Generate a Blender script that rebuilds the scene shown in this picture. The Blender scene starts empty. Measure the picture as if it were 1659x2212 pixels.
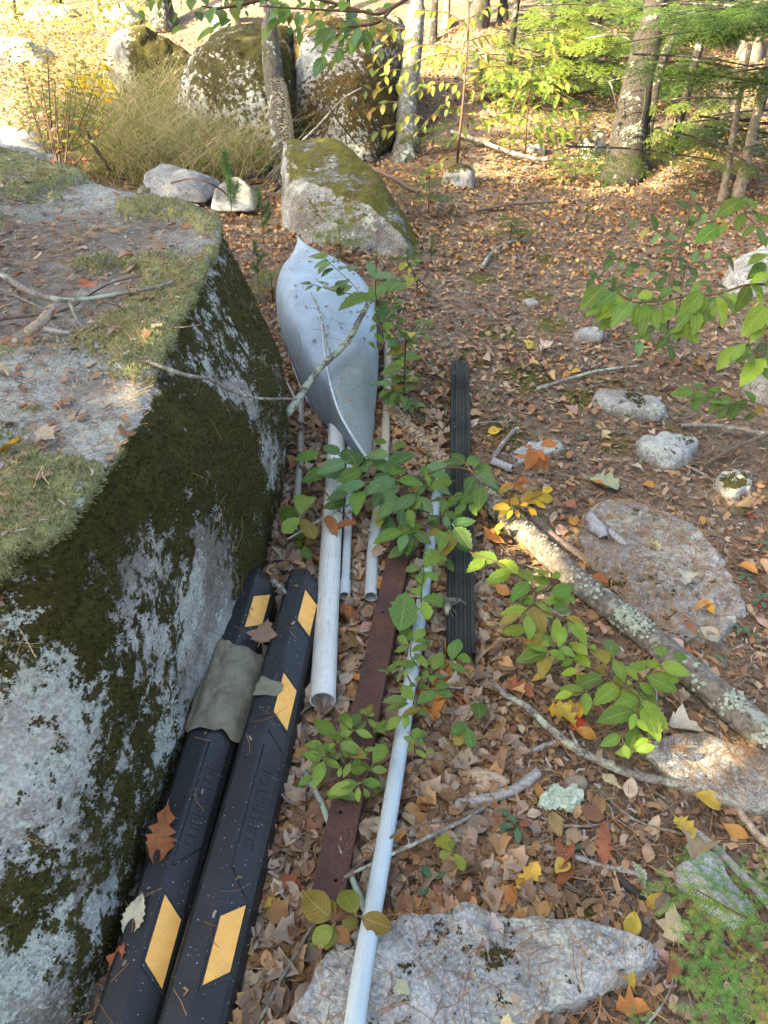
import bpy, bmesh, math, random
import numpy as np
from mathutils import Vector, Matrix

# ------------------------------------------------------------------ camera, sky, sun, exposure
SC = bpy.context.scene
COL = SC.collection
CAMH, PITCH, VFOV = 1.9, 38.0, 70.0
cam_d = bpy.data.cameras.new('camera')
cam = bpy.data.objects.new('camera', cam_d); COL.objects.link(cam)
cam.location = (0, 0, CAMH); cam.rotation_euler = (math.radians(90 - PITCH), 0, 0)
cam_d.sensor_fit = 'VERTICAL'; cam_d.angle = math.radians(VFOV); cam_d.clip_end = 400; cam_d.clip_start = 0.05
SC.camera = cam
SUN_DIR = Vector((-0.74, -0.30, 0.60)).normalized()          # towards the sun: low, from the side and a little behind
world = bpy.data.worlds.new('World'); SC.world = world; world.use_nodes = True
wn = world.node_tree.nodes; wl = world.node_tree.links
sky = wn.new('ShaderNodeTexSky'); sky.sky_type = 'NISHITA'; sky.sun_disc = False
sky.sun_elevation = math.asin(SUN_DIR.z); sky.sun_rotation = math.atan2(SUN_DIR.x, SUN_DIR.y)
sky.air_density = 0.55; sky.dust_density = 4.5; sky.ozone_density = 0.3
wn['Background'].inputs['Strength'].default_value = 0.135
wl.new(sky.outputs[0], wn['Background'].inputs['Color'])
sun_d = bpy.data.lights.new('sun', 'SUN'); sun_d.energy = 4.3; sun_d.angle = math.radians(0.6); sun_d.color = (1.0, 0.82, 0.56)
sun = bpy.data.objects.new('sun', sun_d); COL.objects.link(sun)
sun.rotation_euler = SUN_DIR.to_track_quat('Z', 'Y').to_euler(); sun.location = (-20, -8, 20)
SC.view_settings.view_transform = 'Standard'; SC.view_settings.look = 'None'
SC.view_settings.gamma = 1.0; SC.view_settings.use_curve_mapping = False
SC.view_settings.exposure = 2.92
SC.view_settings.use_white_balance = True; SC.view_settings.white_balance_temperature = 6900; SC.view_settings.white_balance_tint = 0
SC.cycles.use_denoising = True
SC.cycles.max_bounces = 6; SC.cycles.transparent_max_bounces = 4; SC.cycles.diffuse_bounces = 3
SC.cycles.sample_clamp_indirect = 4.0

R = random.Random(7)
RNG = np.random.default_rng(11)

# ------------------------------------------------------------------ noise, ground height, picture-to-place helper
def _hash(ix, iy, iz, s):
    h = (ix.astype(np.uint32) * np.uint32(374761393) + iy.astype(np.uint32) * np.uint32(668265263)
         + iz.astype(np.uint32) * np.uint32(2147483647) + np.uint32(s * 144665 + 17))
    h = (h ^ (h >> np.uint32(13))) * np.uint32(1274126177)
    h = (h ^ (h >> np.uint32(16))) * np.uint32(2246822519)
    return ((h ^ (h >> np.uint32(15))) & np.uint32(0xFFFFFF)).astype(np.float64) / 0xFFFFFF
def vnoise(P, s=0):
    P = np.asarray(P, float) + 1000.0
    i = np.floor(P).astype(np.int64); f = P - i; f = f * f * (3 - 2 * f)
    out = 0
    for dx in (0, 1):
        wx = f[:, 0] if dx else 1 - f[:, 0]
        for dy in (0, 1):
            wy = f[:, 1] if dy else 1 - f[:, 1]
            for dz in (0, 1):
                wz = f[:, 2] if dz else 1 - f[:, 2]
                out = out + wx * wy * wz * _hash(i[:, 0] + dx, i[:, 1] + dy, i[:, 2] + dz, s)
    return out
def fbm(P, freq=1.0, octaves=4, s=0, gain=0.5):
    P = np.asarray(P, float); t = 0; a = 1; n = 0
    for o in range(octaves):
        t = t + a * vnoise(P * freq * (2 ** o) + o * 7.3, s + o); n += a; a *= gain
    return t / n - 0.5
def sstep(a, b, x):
    t = np.clip((x - a) / (b - a), 0, 1); return t * t * (3 - 2 * t)

def gz(x, y):
    """Height of the forest floor."""
    x = np.atleast_1d(np.asarray(x, float)); y = np.atleast_1d(np.asarray(y, float))
    P = np.stack([x, y, np.zeros_like(x)], 1)
    far = sstep(3.0, 6.0, y)
    z = 0.16 * np.logaddexp(0, (y - 8.2) * 1.6) / 1.6
    z = z + 0.05 * sstep(0.2, 3.5, x) * sstep(1.0, 4.0, y)
    z = z + fbm(P, 0.55, 3, 5) * (0.06 + 0.22 * far) + fbm(P, 4.0, 3, 9) * 0.03
    z = z - 0.05 * np.exp(-((y - 0.6) / 0.8) ** 2) * 0
    return z
def gz1(x, y): return float(gz(x, y)[0])

FPX = 1106.0 / math.tan(math.radians(VFOV / 2))
CP, SP = math.cos(math.radians(PITCH)), math.sin(math.radians(PITCH))
def ray(px, py):
    u = (px - 829.5) / FPX; v = (py - 1106.0) / FPX
    return Vector((u, CP - v * SP, -(SP + v * CP)))
def D(px, py, depth):                       # a point at a given depth along the view axis
    return Vector((0, 0, CAMH)) + ray(px, py) * depth
def W(px, py, z=None, lift=0.0):            # a point at height z, or on the ground (+lift)
    r = ray(px, py)
    if z is not None:
        return Vector((0, 0, CAMH)) + r * ((CAMH - z) / -r.z)
    ts = np.linspace(0.6, 40, 1600)
    h = CAMH + r.z * ts - gz(r.x * ts, r.y * ts) - lift
    k = int(np.argmax(h < 0)) if (h < 0).any() else len(ts) - 1
    a, b = max(k - 1, 0), k
    t = ts[a] + (ts[b] - ts[a]) * h[a] / (h[a] - h[b] + 1e-9) if b > a else ts[b]
    return Vector((0, 0, CAMH)) + r * t
def zt(x0, y0, k):                          # turns coordinates measured on an enlarged crop into picture coordinates
    return lambda x, y: (x0 + x * k, y0 + y * k)

# ------------------------------------------------------------------ objects and tags
def tag(o, label=None, cat=None, group=None, kind=None):
    if label: o['label'] = label
    if cat: o['category'] = cat
    if group: o['group'] = group
    if kind: o['kind'] = kind
    return o
def empty(name, loc, label, cat, group=None):
    o = bpy.data.objects.new(name, None); COL.objects.link(o); o.location = loc; o.empty_display_size = 0.1
    return tag(o, label, cat, group)
def mesh_np(name, V, F, mat=None, smooth=True, uv=None, col=None, attrs=None):
    """Mesh from arrays; F is (n,3) or (n,4)."""
    V = np.asarray(V, np.float32); F = np.asarray(F, np.int32)
    me = bpy.data.meshes.new(name)
    n, k = F.shape
    me.vertices.add(len(V)); me.vertices.foreach_set('co', V.ravel())
    me.loops.add(n * k); me.loops.foreach_set('vertex_index', F.ravel())
    me.polygons.add(n); me.polygons.foreach_set('loop_start', np.arange(0, n * k, k, dtype=np.int32))
    try: me.polygons.foreach_set('loop_total', np.full(n, k, np.int32))
    except Exception: pass
    if smooth: me.polygons.foreach_set('use_smooth', np.ones(n, bool))
    if uv is not None:
        l = me.uv_layers.new(name='UVMap'); l.data.foreach_set('uv', np.asarray(uv, np.float32)[F.ravel()].ravel())
    if col is not None:
        a = me.color_attributes.new('Col', 'FLOAT_COLOR', 'POINT')
        c = np.ones((len(V), 4), np.float32); c[:, :3] = col; a.data.foreach_set('color', c.ravel())
    for nm, arr in (attrs or {}).items():
        a = me.attributes.new(nm, 'FLOAT', 'POINT'); a.data.foreach_set('value', np.asarray(arr, np.float32))
    me.update(calc_edges=True); me.validate()
    if mat: me.materials.append(mat)
    return me
def add(name, me, parent=None, loc=None, M=None):
    o = bpy.data.objects.new(name, me); COL.objects.link(o)
    if M is not None: o.matrix_world = M
    elif loc is not None: o.location = loc
    if parent is not None:
        o.parent = parent; o.matrix_parent_inverse = Matrix.Translation(parent.location).inverted()
    return o
class MB:
    """Collects simple shapes into one mesh (mixed tris and quads)."""
    def __init__(s): s.V, s.F = [], []
    def put(s, V, F):
        k = len(s.V); s.V += [tuple(v) for v in V]; s.F += [tuple(i + k for i in f) for f in F]; return s
    def box(s, a, b):
        x0, y0, z0 = a; x1, y1, z1 = b
        return s.put([(x0,y0,z0),(x1,y0,z0),(x1,y1,z0),(x0,y1,z0),(x0,y0,z1),(x1,y0,z1),(x1,y1,z1),(x0,y1,z1)],
                     [(3,2,1,0),(4,5,6,7),(0,1,5,4),(1,2,6,5),(2,3,7,6),(3,0,4,7)])
    def mesh(s, name, mat, smooth=False):
        me = bpy.data.meshes.new(name); me.from_pydata(s.V, [], s.F); me.update()
        if smooth: me.polygons.foreach_set('use_smooth', [True] * len(me.polygons))
        me.materials.append(mat); return me

def spline(P, n):
    """Catmull-Rom through the points P, resampled to n points (any width)."""
    P = np.asarray(P, float)
    if len(P) == 2: return P[0] + (P[1] - P[0]) * np.linspace(0, 1, n)[:, None]
    Q = np.vstack([2 * P[0] - P[1], P, 2 * P[-1] - P[-2]])
    t = np.linspace(0, len(P) - 1 - 1e-6, n); i = t.astype(int); f = (t - i)[:, None]
    a, b, c, d = Q[i], Q[i + 1], Q[i + 2], Q[i + 3]
    return 0.5 * (2 * b + (c - a) * f + (2 * a - 5 * b + 4 * c - d) * f ** 2 + (3 * b - a - 3 * c + d) * f ** 3)
def tube_arr(path, rad, sides=8, rough=0.0, seed=0, cap=True, flat=1.0, freq=None):
    """Tapered tube along a path; returns V, tris, uv."""
    P = np.asarray(path, float); n = len(P); rad = np.broadcast_to(np.asarray(rad, float), (n,))
    T = np.gradient(P, axis=0); T /= np.linalg.norm(T, axis=1)[:, None] + 1e-12
    u = np.cross(T[0], [0.13, 0.21, 0.97]); u /= np.linalg.norm(u) + 1e-12
    U = np.empty_like(P)
    for i in range(n):
        u = u - T[i] * np.dot(u, T[i]); u /= np.linalg.norm(u) + 1e-12; U[i] = u
    Bn = np.cross(T, U)
    a = np.linspace(0, 2 * np.pi, sides, endpoint=False)
    dirs = U[:, None, :] * np.cos(a)[None, :, None] + Bn[:, None, :] * np.sin(a)[None, :, None] * flat
    rr = np.repeat(rad[:, None], sides, 1)
    V = P[:, None, :] + dirs * rr[..., None]
    if rough:
        fr = freq or 0.6 / max(rad.mean(), 1e-4)
        nz = fbm(V.reshape(-1, 3), fr, 3, seed).reshape(n, sides)
        V = P[:, None, :] + dirs * (rr * (1 + rough * 2 * nz))[..., None]
    V = V.reshape(-1, 3)
    L = np.concatenate([[0], np.cumsum(np.linalg.norm(np.diff(P, axis=0), axis=1))])
    uv = np.stack([np.tile(a / (2 * np.pi), n), np.repeat(L, sides)], 1)
    F = []
    for i in range(n - 1):
        for j in range(sides):
            k = (j + 1) % sides
            p, q, r_, s_ = i * sides + j, i * sides + k, (i + 1) * sides + k, (i + 1) * sides + j
            F += [(p, q, r_), (p, r_, s_)]
    if cap:
        V = np.vstack([V, P[0], P[-1]]); uv = np.vstack([uv, [0, 0], [0, L[-1]]])
        c0, c1 = n * sides, n * sides + 1
        for j in range(sides):
            k = (j + 1) % sides
            F += [(c0, k, j), (c1, (n - 1) * sides + j, (n - 1) * sides + k)]
    return V, np.array(F), uv
def tube(name, path, rad, mat, sides=8, rough=0.0, seed=0, cap=True, flat=1.0):
    V, F, uv = tube_arr(path, rad, sides, rough, seed, cap, flat)
    return mesh_np(name, V, F, mat, True, uv)
def merge(parts):
    """[(V,F,uv,col)] -> one set of arrays."""
    Vs, Fs, Us, Cs, k = [], [], [], [], 0
    for p in parts:
        Vs.append(p[0]); Fs.append(np.asarray(p[1]) + k); k += len(p[0])
        if len(p) > 2 and p[2] is not None: Us.append(p[2])
        if len(p) > 3 and p[3] is not None: Cs.append(np.broadcast_to(np.asarray(p[3], float), (len(p[0]), 3)))
    return np.vstack(Vs), np.vstack(Fs), (np.vstack(Us) if len(Us) == len(parts) else None), (np.vstack(Cs) if len(Cs) == len(parts) else None)

# ------------------------------------------------------------------ materials
class NT:
    def __init__(s, name):
        s.m = bpy.data.materials.new(name); s.m.use_nodes = True
        s.t = s.m.node_tree; s.n = s.t.nodes; s.l = s.t.links
        s.b = s.n['Principled BSDF']; s.out = s.n['Material Output']
        s.b.inputs['Roughness'].default_value = 0.8
        s.b.inputs['Specular IOR Level'].default_value = 0.25
    def new(s, t): return s.n.new('ShaderNode' + t)
    def put(s, sock, v):
        if isinstance(v, bpy.types.NodeSocket): s.l.new(v, sock)
        elif isinstance(v, (tuple, list)) and len(v) == 3 and sock.type == 'RGBA': sock.default_value = (*v, 1)
        else: sock.default_value = v
    def pos(s): return s.new('NewGeometry').outputs['Position']
    def obj(s): return s.new('TexCoord').outputs['Object']
    def uv(s): return s.new('TexCoord').outputs['UV']
    def mapping(s, v, scale=(1, 1, 1), rot=(0, 0, 0)):
        m = s.new('Mapping'); s.put(m.inputs['Vector'], v); m.inputs['Scale'].default_value = scale; m.inputs['Rotation'].default_value = rot; return m.outputs[0]
    def noise(s, v, scale, detail=4, rough=0.55, dist=0.0):
        n = s.new('TexNoise'); s.put(n.inputs['Vector'], v); n.inputs['Scale'].default_value = scale
        n.inputs['Detail'].default_value = detail; n.inputs['Roughness'].default_value = rough; n.inputs['Distortion'].default_value = dist
        return n.outputs[0]
    def voro(s, v, scale, feature='F1', out='Distance', rnd=1.0):
        n = s.new('TexVoronoi'); n.feature = feature; s.put(n.inputs['Vector'], v); n.inputs['Scale'].default_value = scale
        n.inputs['Randomness'].default_value = rnd; return n.outputs[out]
    def ramp(s, f, *st):
        r = s.new('ValToRGB'); s.put(r.inputs[0], f); e = r.color_ramp.elements
        while len(e) < len(st): e.new(0.5)
        for k, (p, c) in enumerate(st):
            e[k].position = p; e[k].color = (*c, 1) if isinstance(c, tuple) else (c, c, c, 1)
        return r.outputs[0]
    def mix(s, f, a, b, mode='MIX'):
        m = s.new('Mix'); m.data_type = 'RGBA'; m.blend_type = mode
        s.put(m.inputs[0], f); s.put(m.inputs[6], a); s.put(m.inputs[7], b); return m.outputs[2]
    def math(s, op, a, b=0.0, clamp=False):
        m = s.new('Math'); m.operation = op; m.use_clamp = clamp; s.put(m.inputs[0], a); s.put(m.inputs[1], b); return m.outputs[0]
    def attr(s, nm, out='Fac'):
        a = s.new('Attribute'); a.attribute_name = nm; return a.outputs[out]
    def bump(s, h, strength=0.3, dist=0.01):
        b = s.new('Bump'); b.inputs['Strength'].default_value = strength; b.inputs['Distance'].default_value = dist
        s.put(b.inputs['Height'], h); s.l.new(b.outputs[0], s.b.inputs['Normal']); return b
    def color(s, c): s.put(s.b.inputs['Base Color'], c); return s
    def rough(s, r): s.put(s.b.inputs['Roughness'], r); return s

def rock_mat(name, greys=((0.13, 0.125, 0.115), (0.38, 0.37, 0.35)), pale=(0.62, 0.61, 0.58), lich=(0.50, 0.52, 0.46),
             moss=((0.024, 0.022, 0.005), (0.085, 0.075, 0.014)), brown=(0.075, 0.05, 0.025)):
    t = NT(name); p = t.pos()
    n1 = t.noise(p, 9, 6, 0.65); n2 = t.noise(p, 120, 3, 0.6); n3 = t.noise(p, 38, 5, 0.7); n4 = t.noise(p, 3.2, 4, 0.6)
    base = t.mix(t.ramp(n1, (0.35, 0.0), (0.62, 1.0)), greys[0], greys[1])
    base = t.mix(t.ramp(n2, (0.42, 0.0), (0.68, 0.75)), base, pale)
    base = t.mix(t.math('MULTIPLY', t.ramp(t.voro(p, 260), (0.0, 1.0), (0.28, 0.0)), 0.55), base, (0.03, 0.03, 0.03))
    base = t.mix(t.math('MULTIPLY', t.ramp(n4, (0.42, 0.0), (0.62, 1.0)), 0.6), base, brown)
    base = t.mix(t.math('MULTIPLY', t.ramp(n3, (0.52, 0.0), (0.62, 1.0)), 0.55), base, (0.06, 0.055, 0.05))
    # crustose lichen: a mask of the stone's own, broken up fine
    lf = t.math('ADD', t.attr('lich'), t.math('MULTIPLY', t.math('SUBTRACT', n3, 0.5), 1.7))
    lm = t.ramp(lf, (0.50, 0.0), (0.58, 1.0))
    lc = t.mix(t.ramp(n2, (0.4, 0.0), (0.65, 1.0)), tuple(c * 0.7 for c in lich), lich)
    base = t.mix(t.math('MULTIPLY', lm, 0.9), base, lc)
    n6 = t.noise(p, 22, 5, 0.72)
    mf = t.math('ADD', t.attr('moss'), t.math('MULTIPLY', t.math('SUBTRACT', n6, 0.5), 1.9))
    mf = t.math('ADD', mf, t.math('MULTIPLY', t.math('SUBTRACT', n2, 0.5), 0.5))
    mm = t.ramp(mf, (0.47, 0.0), (0.55, 1.0))
    mc = t.mix(t.ramp(t.noise(p, 70, 4, 0.7), (0.35, 0.0), (0.68, 1.0)), moss[0], moss[1])
    mc = t.mix(t.math('MULTIPLY', t.ramp(n1, (0.45, 0.0), (0.6, 1.0)), 0.6), mc, (0.045, 0.03, 0.008))
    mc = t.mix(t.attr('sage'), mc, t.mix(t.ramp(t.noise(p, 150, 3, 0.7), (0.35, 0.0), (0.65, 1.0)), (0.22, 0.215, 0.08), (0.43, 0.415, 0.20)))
    duff = t.mix(t.ramp(n3, (0.35, 0.0), (0.65, 1.0)), (0.075, 0.055, 0.04), (0.27, 0.205, 0.155))
    base = t.mix(t.math('MULTIPLY', t.attr('duff'), t.ramp(t.math('ADD', n6, t.math('MULTIPLY', t.attr('duff'), 0.3)), (0.45, 0.0), (0.62, 1.0))), base, duff)
    c = t.mix(mm, base, mc)
    t.color(c); t.rough(0.9)
    h = t.math('ADD', t.math('MULTIPLY', n2, 0.35), t.math('ADD', t.math('MULTIPLY', n3, 0.6), t.math('MULTIPLY', mm, t.math('ADD', 0.25, t.math('MULTIPLY', t.noise(p, 210, 3, 0.7), 0.9)))))
    t.bump(h, 0.75, 0.012)
    return t.m
def leaf_mat(name, source='object', trans=0.35, rough=0.45, vein=0.25, veins=9.0, var=0.25, spots=0.0, spec=0.35):
    """Leaf: colour of the leaf itself (object colour or vertex colour), veins from its UV, light passes through."""
    t = NT(name); uv = t.uv(); sx = t.new('SeparateXYZ'); t.put(sx.inputs[0], uv)
    u = t.math('ABSOLUTE', t.math('SUBTRACT', sx.outputs[0], 0.5))
    if source == 'object':
        oi = t.new('ObjectInfo'); base = oi.outputs['Color']; rnd = oi.outputs['Random']
    else:
        base = t.attr('Col', 'Color'); rnd = 0.5
    q = t.math('FRACT', t.math('ADD', t.math('MULTIPLY', sx.outputs[1], veins), t.math('MULTIPLY', u, -5.0)))
    side = t.ramp(t.math('ABSOLUTE', t.math('SUBTRACT', q, 0.5)), (0.0, 1.0), (0.16, 0.0))
    mid = t.ramp(u, (0.0, 1.0), (0.05, 0.0))
    vm = t.math('MAXIMUM', t.math('MULTIPLY', side, 0.6), mid)
    p = t.pos()
    nz = t.noise(p, 34, 4, 0.6)
    c = t.mix(t.math('MULTIPLY', t.ramp(nz, (0.3, 0.0), (0.7, 1.0)), var), base, t.mix(0.5, base, (0.02, 0.02, 0.0), 'MULTIPLY'))
    light = t.mix(0.55, base, (0.55, 0.6, 0.25))
    c = t.mix(t.math('MULTIPLY', vm, vein), c, light)
    if spots:
        sp = t.ramp(t.noise(p, 90, 3, 0.7), (0.62, 0.0), (0.70, 1.0))
        c = t.mix(t.math('MULTIPLY', sp, spots), c, (0.10, 0.045, 0.015))
    t.color(c); t.rough(rough); t.b.inputs['Specular IOR Level'].default_value = spec
    t.bump(t.math('ADD', t.math('MULTIPLY', q, 0.6), t.math('MULTIPLY', vm, -0.8)), 0.35, 0.004)
    tr = t.new('BsdfTranslucent'); t.put(tr.inputs[0], t.mix(0.5, c, (1.0, 1.0, 0.35), 'MULTIPLY') if source == 'object' else c)
    ms = t.new('MixShader'); ms.inputs[0].default_value = trans
    t.l.new(t.b.outputs[0], ms.inputs[1]); t.l.new(tr.outputs[0], ms.inputs[2]); t.l.new(ms.outputs[0], t.out.inputs[0])
    return t.m
def bark_mat(name, dark, light, lich=None, lam=0.0, scale=(9, 9, 2.2), bump=0.8, moss=None, mossam=0.0, space='obj'):
    t = NT(name); p = t.obj() if space == 'obj' else t.pos()
    q = t.mapping(p, scale)
    n = t.noise(q, 3.5, 7, 0.68, 0.4); f = t.noise(p, 60, 4, 0.65)
    c = t.mix(t.ramp(n, (0.36, 0.0), (0.64, 1.0)), dark, light)
    c = t.mix(t.math('MULTIPLY', t.ramp(f, (0.4, 0.0), (0.66, 1.0)), 0.35), c, tuple(min(1, x * 1.7) for x in light))
    if lich:
        lm = t.ramp(t.math('ADD', t.noise(p, 14, 5, 0.7), t.math('MULTIPLY', t.noise(p, 3, 2), 0.5)), (0.80 - lam, 0.0), (0.86 - lam, 1.0))
        c = t.mix(lm, c, lich)
    if moss:
        m2 = t.ramp(t.math('ADD', t.noise(p, 8, 5, 0.7), t.math('MULTIPLY', t.noise(p, 2, 2), 0.5)), (0.82 - mossam, 0.0), (0.9 - mossam, 1.0))
        c = t.mix(m2, c, moss)
    t.color(c); t.rough(0.92)
    t.bump(t.math('ADD', n, t.math('MULTIPLY', f, 0.3)), bump, 0.02)
    return t.m
def plain(name, c, rough=0.7, var=0.25, scale=20, spec=0.3, bump=0.15, space='obj'):
    t = NT(name); p = t.obj() if space == 'obj' else t.pos()
    n = t.noise(p, scale, 5, 0.65)
    t.color(t.mix(t.ramp(n, (0.3, 0.0), (0.7, 1.0)), tuple(x * (1 - var) for x in c), tuple(min(1, x * (1 + var)) for x in c)))
    t.rough(rough); t.b.inputs['Specular IOR Level'].default_value = spec
    if bump: t.bump(n, bump, 0.004)
    return t.m
def vcol_mat(name, rough=0.85, trans=0.0, bump=0.0):
    t = NT(name); c = t.attr('Col', 'Color')
    n = t.noise(t.pos(), 90, 3, 0.6)
    c = t.mix(t.math('MULTIPLY', t.ramp(n, (0.3, 0.0), (0.7, 1.0)), 0.35), c, t.mix(1.0, c, (0.45, 0.42, 0.40), 'MULTIPLY'))
    t.color(c); t.rough(rough)
    if trans:
        tr = t.new('BsdfTranslucent'); t.put(tr.inputs[0], c); ms = t.new('MixShader'); ms.inputs[0].default_value = trans
        t.l.new(t.b.outputs[0], ms.inputs[1]); t.l.new(tr.outputs[0], ms.inputs[2]); t.l.new(ms.outputs[0], t.out.inputs[0])
    return t.m

def ground_material():
    t = NT('forest_floor'); p = t.pos()
    n1 = t.noise(p, 2.2, 6, 0.65); n2 = t.noise(p, 26, 6, 0.72); n3 = t.noise(p, 130, 4, 0.7)
    c = t.mix(t.ramp(n2, (0.36, 0.0), (0.64, 1.0)), (0.08, 0.06, 0.045), (0.28, 0.22, 0.17))
    c = t.mix(t.math('MULTIPLY', t.ramp(n1, (0.42, 0.0), (0.6, 1.0)), 0.5), c, (0.15, 0.085, 0.05))
    c = t.mix(t.math('MULTIPLY', t.ramp(n3, (0.5, 0.0), (0.7, 1.0)), 0.6), c, (0.31, 0.27, 0.23))
    mm = t.ramp(t.math('ADD', t.attr('moss'), t.math('MULTIPLY', t.math('SUBTRACT', n2, 0.5), 1.6)), (0.48, 0.0), (0.62, 1.0))
    c = t.mix(mm, c, t.mix(t.ramp(n3, (0.35, 0.0), (0.65, 1.0)), (0.045, 0.05, 0.01), (0.15, 0.15, 0.035)))
    t.color(c); t.rough(0.95)
    t.bump(t.math('ADD', n2, t.math('MULTIPLY', n3, 0.4)), 0.9, 0.02)
    return t.m
# ------------------------------------------------------------------ the forest floor
def build_ground():
    nx, ny = 420, 520
    s = np.linspace(0, 1, ny); yy = -6 + 6.6 * np.minimum(s / 0.06, 1) + np.where(s > 0.06, 15.5 * ((s - 0.06) / 0.94) ** 1.75, 0)
    yy = np.concatenate([yy, [18, 22, 28, 36, 48, 64, 90]]); ny = len(yy)
    q = np.linspace(-1, 1, nx)
    Y = np.repeat(yy, nx); wid = np.where(Y < 1, 2.5, 2.5 + (Y - 1) * 0.95)
    wid = np.maximum(wid, 4.0 * (Y < 0.4)) + np.where(Y > 17, (Y - 17) * 1.0, 0)
    X = np.tile(np.sign(q) * np.abs(q) ** 1.15, ny) * wid * (1 + 2.2 * np.abs(np.tile(q, ny)) ** 14)
    Z = gz(X, Y)
    V = np.stack([X, Y, Z], 1)
    i = np.arange(ny - 1)[:, None] * nx + np.arange(nx - 1)[None, :]
    F = np.stack([i, i + 1, i + nx + 1, i + nx], -1).reshape(-1, 4)
    moss = 0.10 + 0.25 * sstep(0.1, 0.25, fbm(V, 1.3, 3, 21)) * (Y > 2)
    for (px, py, r) in ((1130, 820, .22), (1085, 940, .16), (1150, 640, .2), (1075, 720, .16), (1040, 600, .18), (1010, 770, .14), (1250, 860, .14), (1120, 1090, .1), (1180, 560, .16), (1330, 960, .12), (980, 860, .12), (1190, 700, .16), (1290, 2010, .12), (930, 2090, .1), (1190, 2080, .08)):
        w = W(px, py); moss = np.maximum(moss, 0.85 * np.exp(-(((X - w.x) / r) ** 2 + ((Y - w.y) / (r * 1.1)) ** 2)))
    me = mesh_np('ground', V, F, ground_material(), True, attrs={'moss': moss})
    tag(add('ground', me), 'forest floor of brown soil and needles', None, None, 'structure')
build_ground()

# ------------------------------------------------------------------ boulders and stones
_ico = {}
def ico(level):
    if level not in _ico:
        bm = bmesh.new(); bmesh.ops.create_icosphere(bm, subdivisions=level, radius=1)
        me = bpy.data.meshes.new('tmp'); bm.to_mesh(me); bm.free()
        v = np.empty(len(me.vertices) * 3); me.vertices.foreach_get('co', v)
        f = np.empty(len(me.polygons) * 3, np.int32); me.polygons.foreach_get('vertices', f)
        bpy.data.meshes.remove(me); _ico[level] = (v.reshape(-1, 3), f.reshape(-1, 3))
    return _ico[level]
def hull_planes(pts):
    bm = bmesh.new()
    for p in pts: bm.verts.new(p)
    bmesh.ops.convex_hull(bm, input=bm.verts)
    bmesh.ops.dissolve_limit(bm, angle_limit=0.12, verts=bm.verts, edges=bm.edges)
    bm.normal_update()
    N, Dp = [], []
    c = Vector(np.mean([list(p) for p in pts], axis=0))
    for f in bm.faces:
        n = f.normal.copy(); d = n.dot(f.calc_center_median() - c)
        if d < 0: n, d = -n, -d
        N.append(n[:]); Dp.append(max(d, 1e-3))
    bm.free()
    return np.array(c), np.array(N), np.array(Dp)
def vert_normals(V, F):
    n = np.cross(V[F[:, 1]] - V[F[:, 0]], V[F[:, 2]] - V[F[:, 0]])
    out = np.zeros_like(V)
    for k in range(3): np.add.at(out, F[:, k], n)
    return out / (np.linalg.norm(out, axis=1)[:, None] + 1e-12)
def rock_shape(pts, level=5, p=10, amp=0.03, freq=2.0, fine=0.3, seed=0):
    c, N, Dp = hull_planes(pts)
    S, F = ico(level)
    ext = np.ptp(np.array([list(q) for q in pts]), axis=0)
    S = S * np.maximum(ext, 0.25 * ext.max()); S = S / np.linalg.norm(S, axis=1)[:, None]
    acc = 0
    for n, d in zip(N, Dp): acc = acc + np.maximum(S @ n / d, 0) ** p
    r = acc ** (-1 / p)
    V = c + S * r[:, None]
    nrm = vert_normals(V, F)
    nz = fbm(V, freq, 5, seed, 0.55)
    rid = 0.5 - np.abs(fbm(V, freq * 2.1, 4, seed + 31, 0.5)) * 2
    V = V + nrm * (amp * (nz * 2 + 0.55 * (rid - 0.3)))[:, None]
    V = V + nrm * (amp * fine * fbm(V, freq * 9, 4, seed + 50, 0.6))[:, None]
    return V, F, vert_normals(V, F)
M_ROCK = rock_mat('granite_with_moss_and_lichen')
M_ROCK_PALE = rock_mat('pale_granite', ((0.17, 0.17, 0.17), (0.36, 0.36, 0.36)), (0.58, 0.59, 0.60), (0.46, 0.49, 0.44), brown=(0.14, 0.12, 0.10))
M_ROCK_TAN = rock_mat('tan_stone', ((0.22, 0.18, 0.13), (0.38, 0.33, 0.26)), (0.5, 0.46, 0.4), brown=(0.2, 0.14, 0.09))
ROCKS = {}; RAG = {}
def rock(name, pts, label, cat='rock', group=None, mat=None, level=5, p=10, amp=0.03, freq=2.5, fine=0.3, seed=0, moss=lambda V, N: 0.1, lich=lambda V, N: 0.3, duff=None):
    V, F, N = rock_shape(pts, level, p, amp, freq, fine, seed)
    if label in RAG:                                            # uneven, chipped outline
        c = V.mean(0); S = V - c; S = S / np.linalg.norm(S[:, :2], axis=1)[:, None].clip(1e-6); k = 1 + RAG[label] * fbm(np.c_[S[:, :2] * 1.0, S[:, 2:] * 0], 1.7, 4, seed + 9, .6)
        V[:, :2] = c[:2] + (V[:, :2] - c[:2]) * k[:, None]; N = vert_normals(V, F)
    z = np.zeros(len(V))
    hg = V[:, 2] - gz(V[:, 0], V[:, 1])
    df = 0.85 * sstep(.05, .0, hg) + (duff(V, N) if duff else 0)
    at = {'moss': z + moss(V, N), 'lich': z + lich(V, N), 'sage': z, 'duff': np.clip(z + df, 0, 1)}
    ROCKS[label] = (V, F, N)
    o = add(name, mesh_np(name, V, F, mat or M_ROCK, True, attrs=at))
    return tag(o, label, cat, group)

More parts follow.
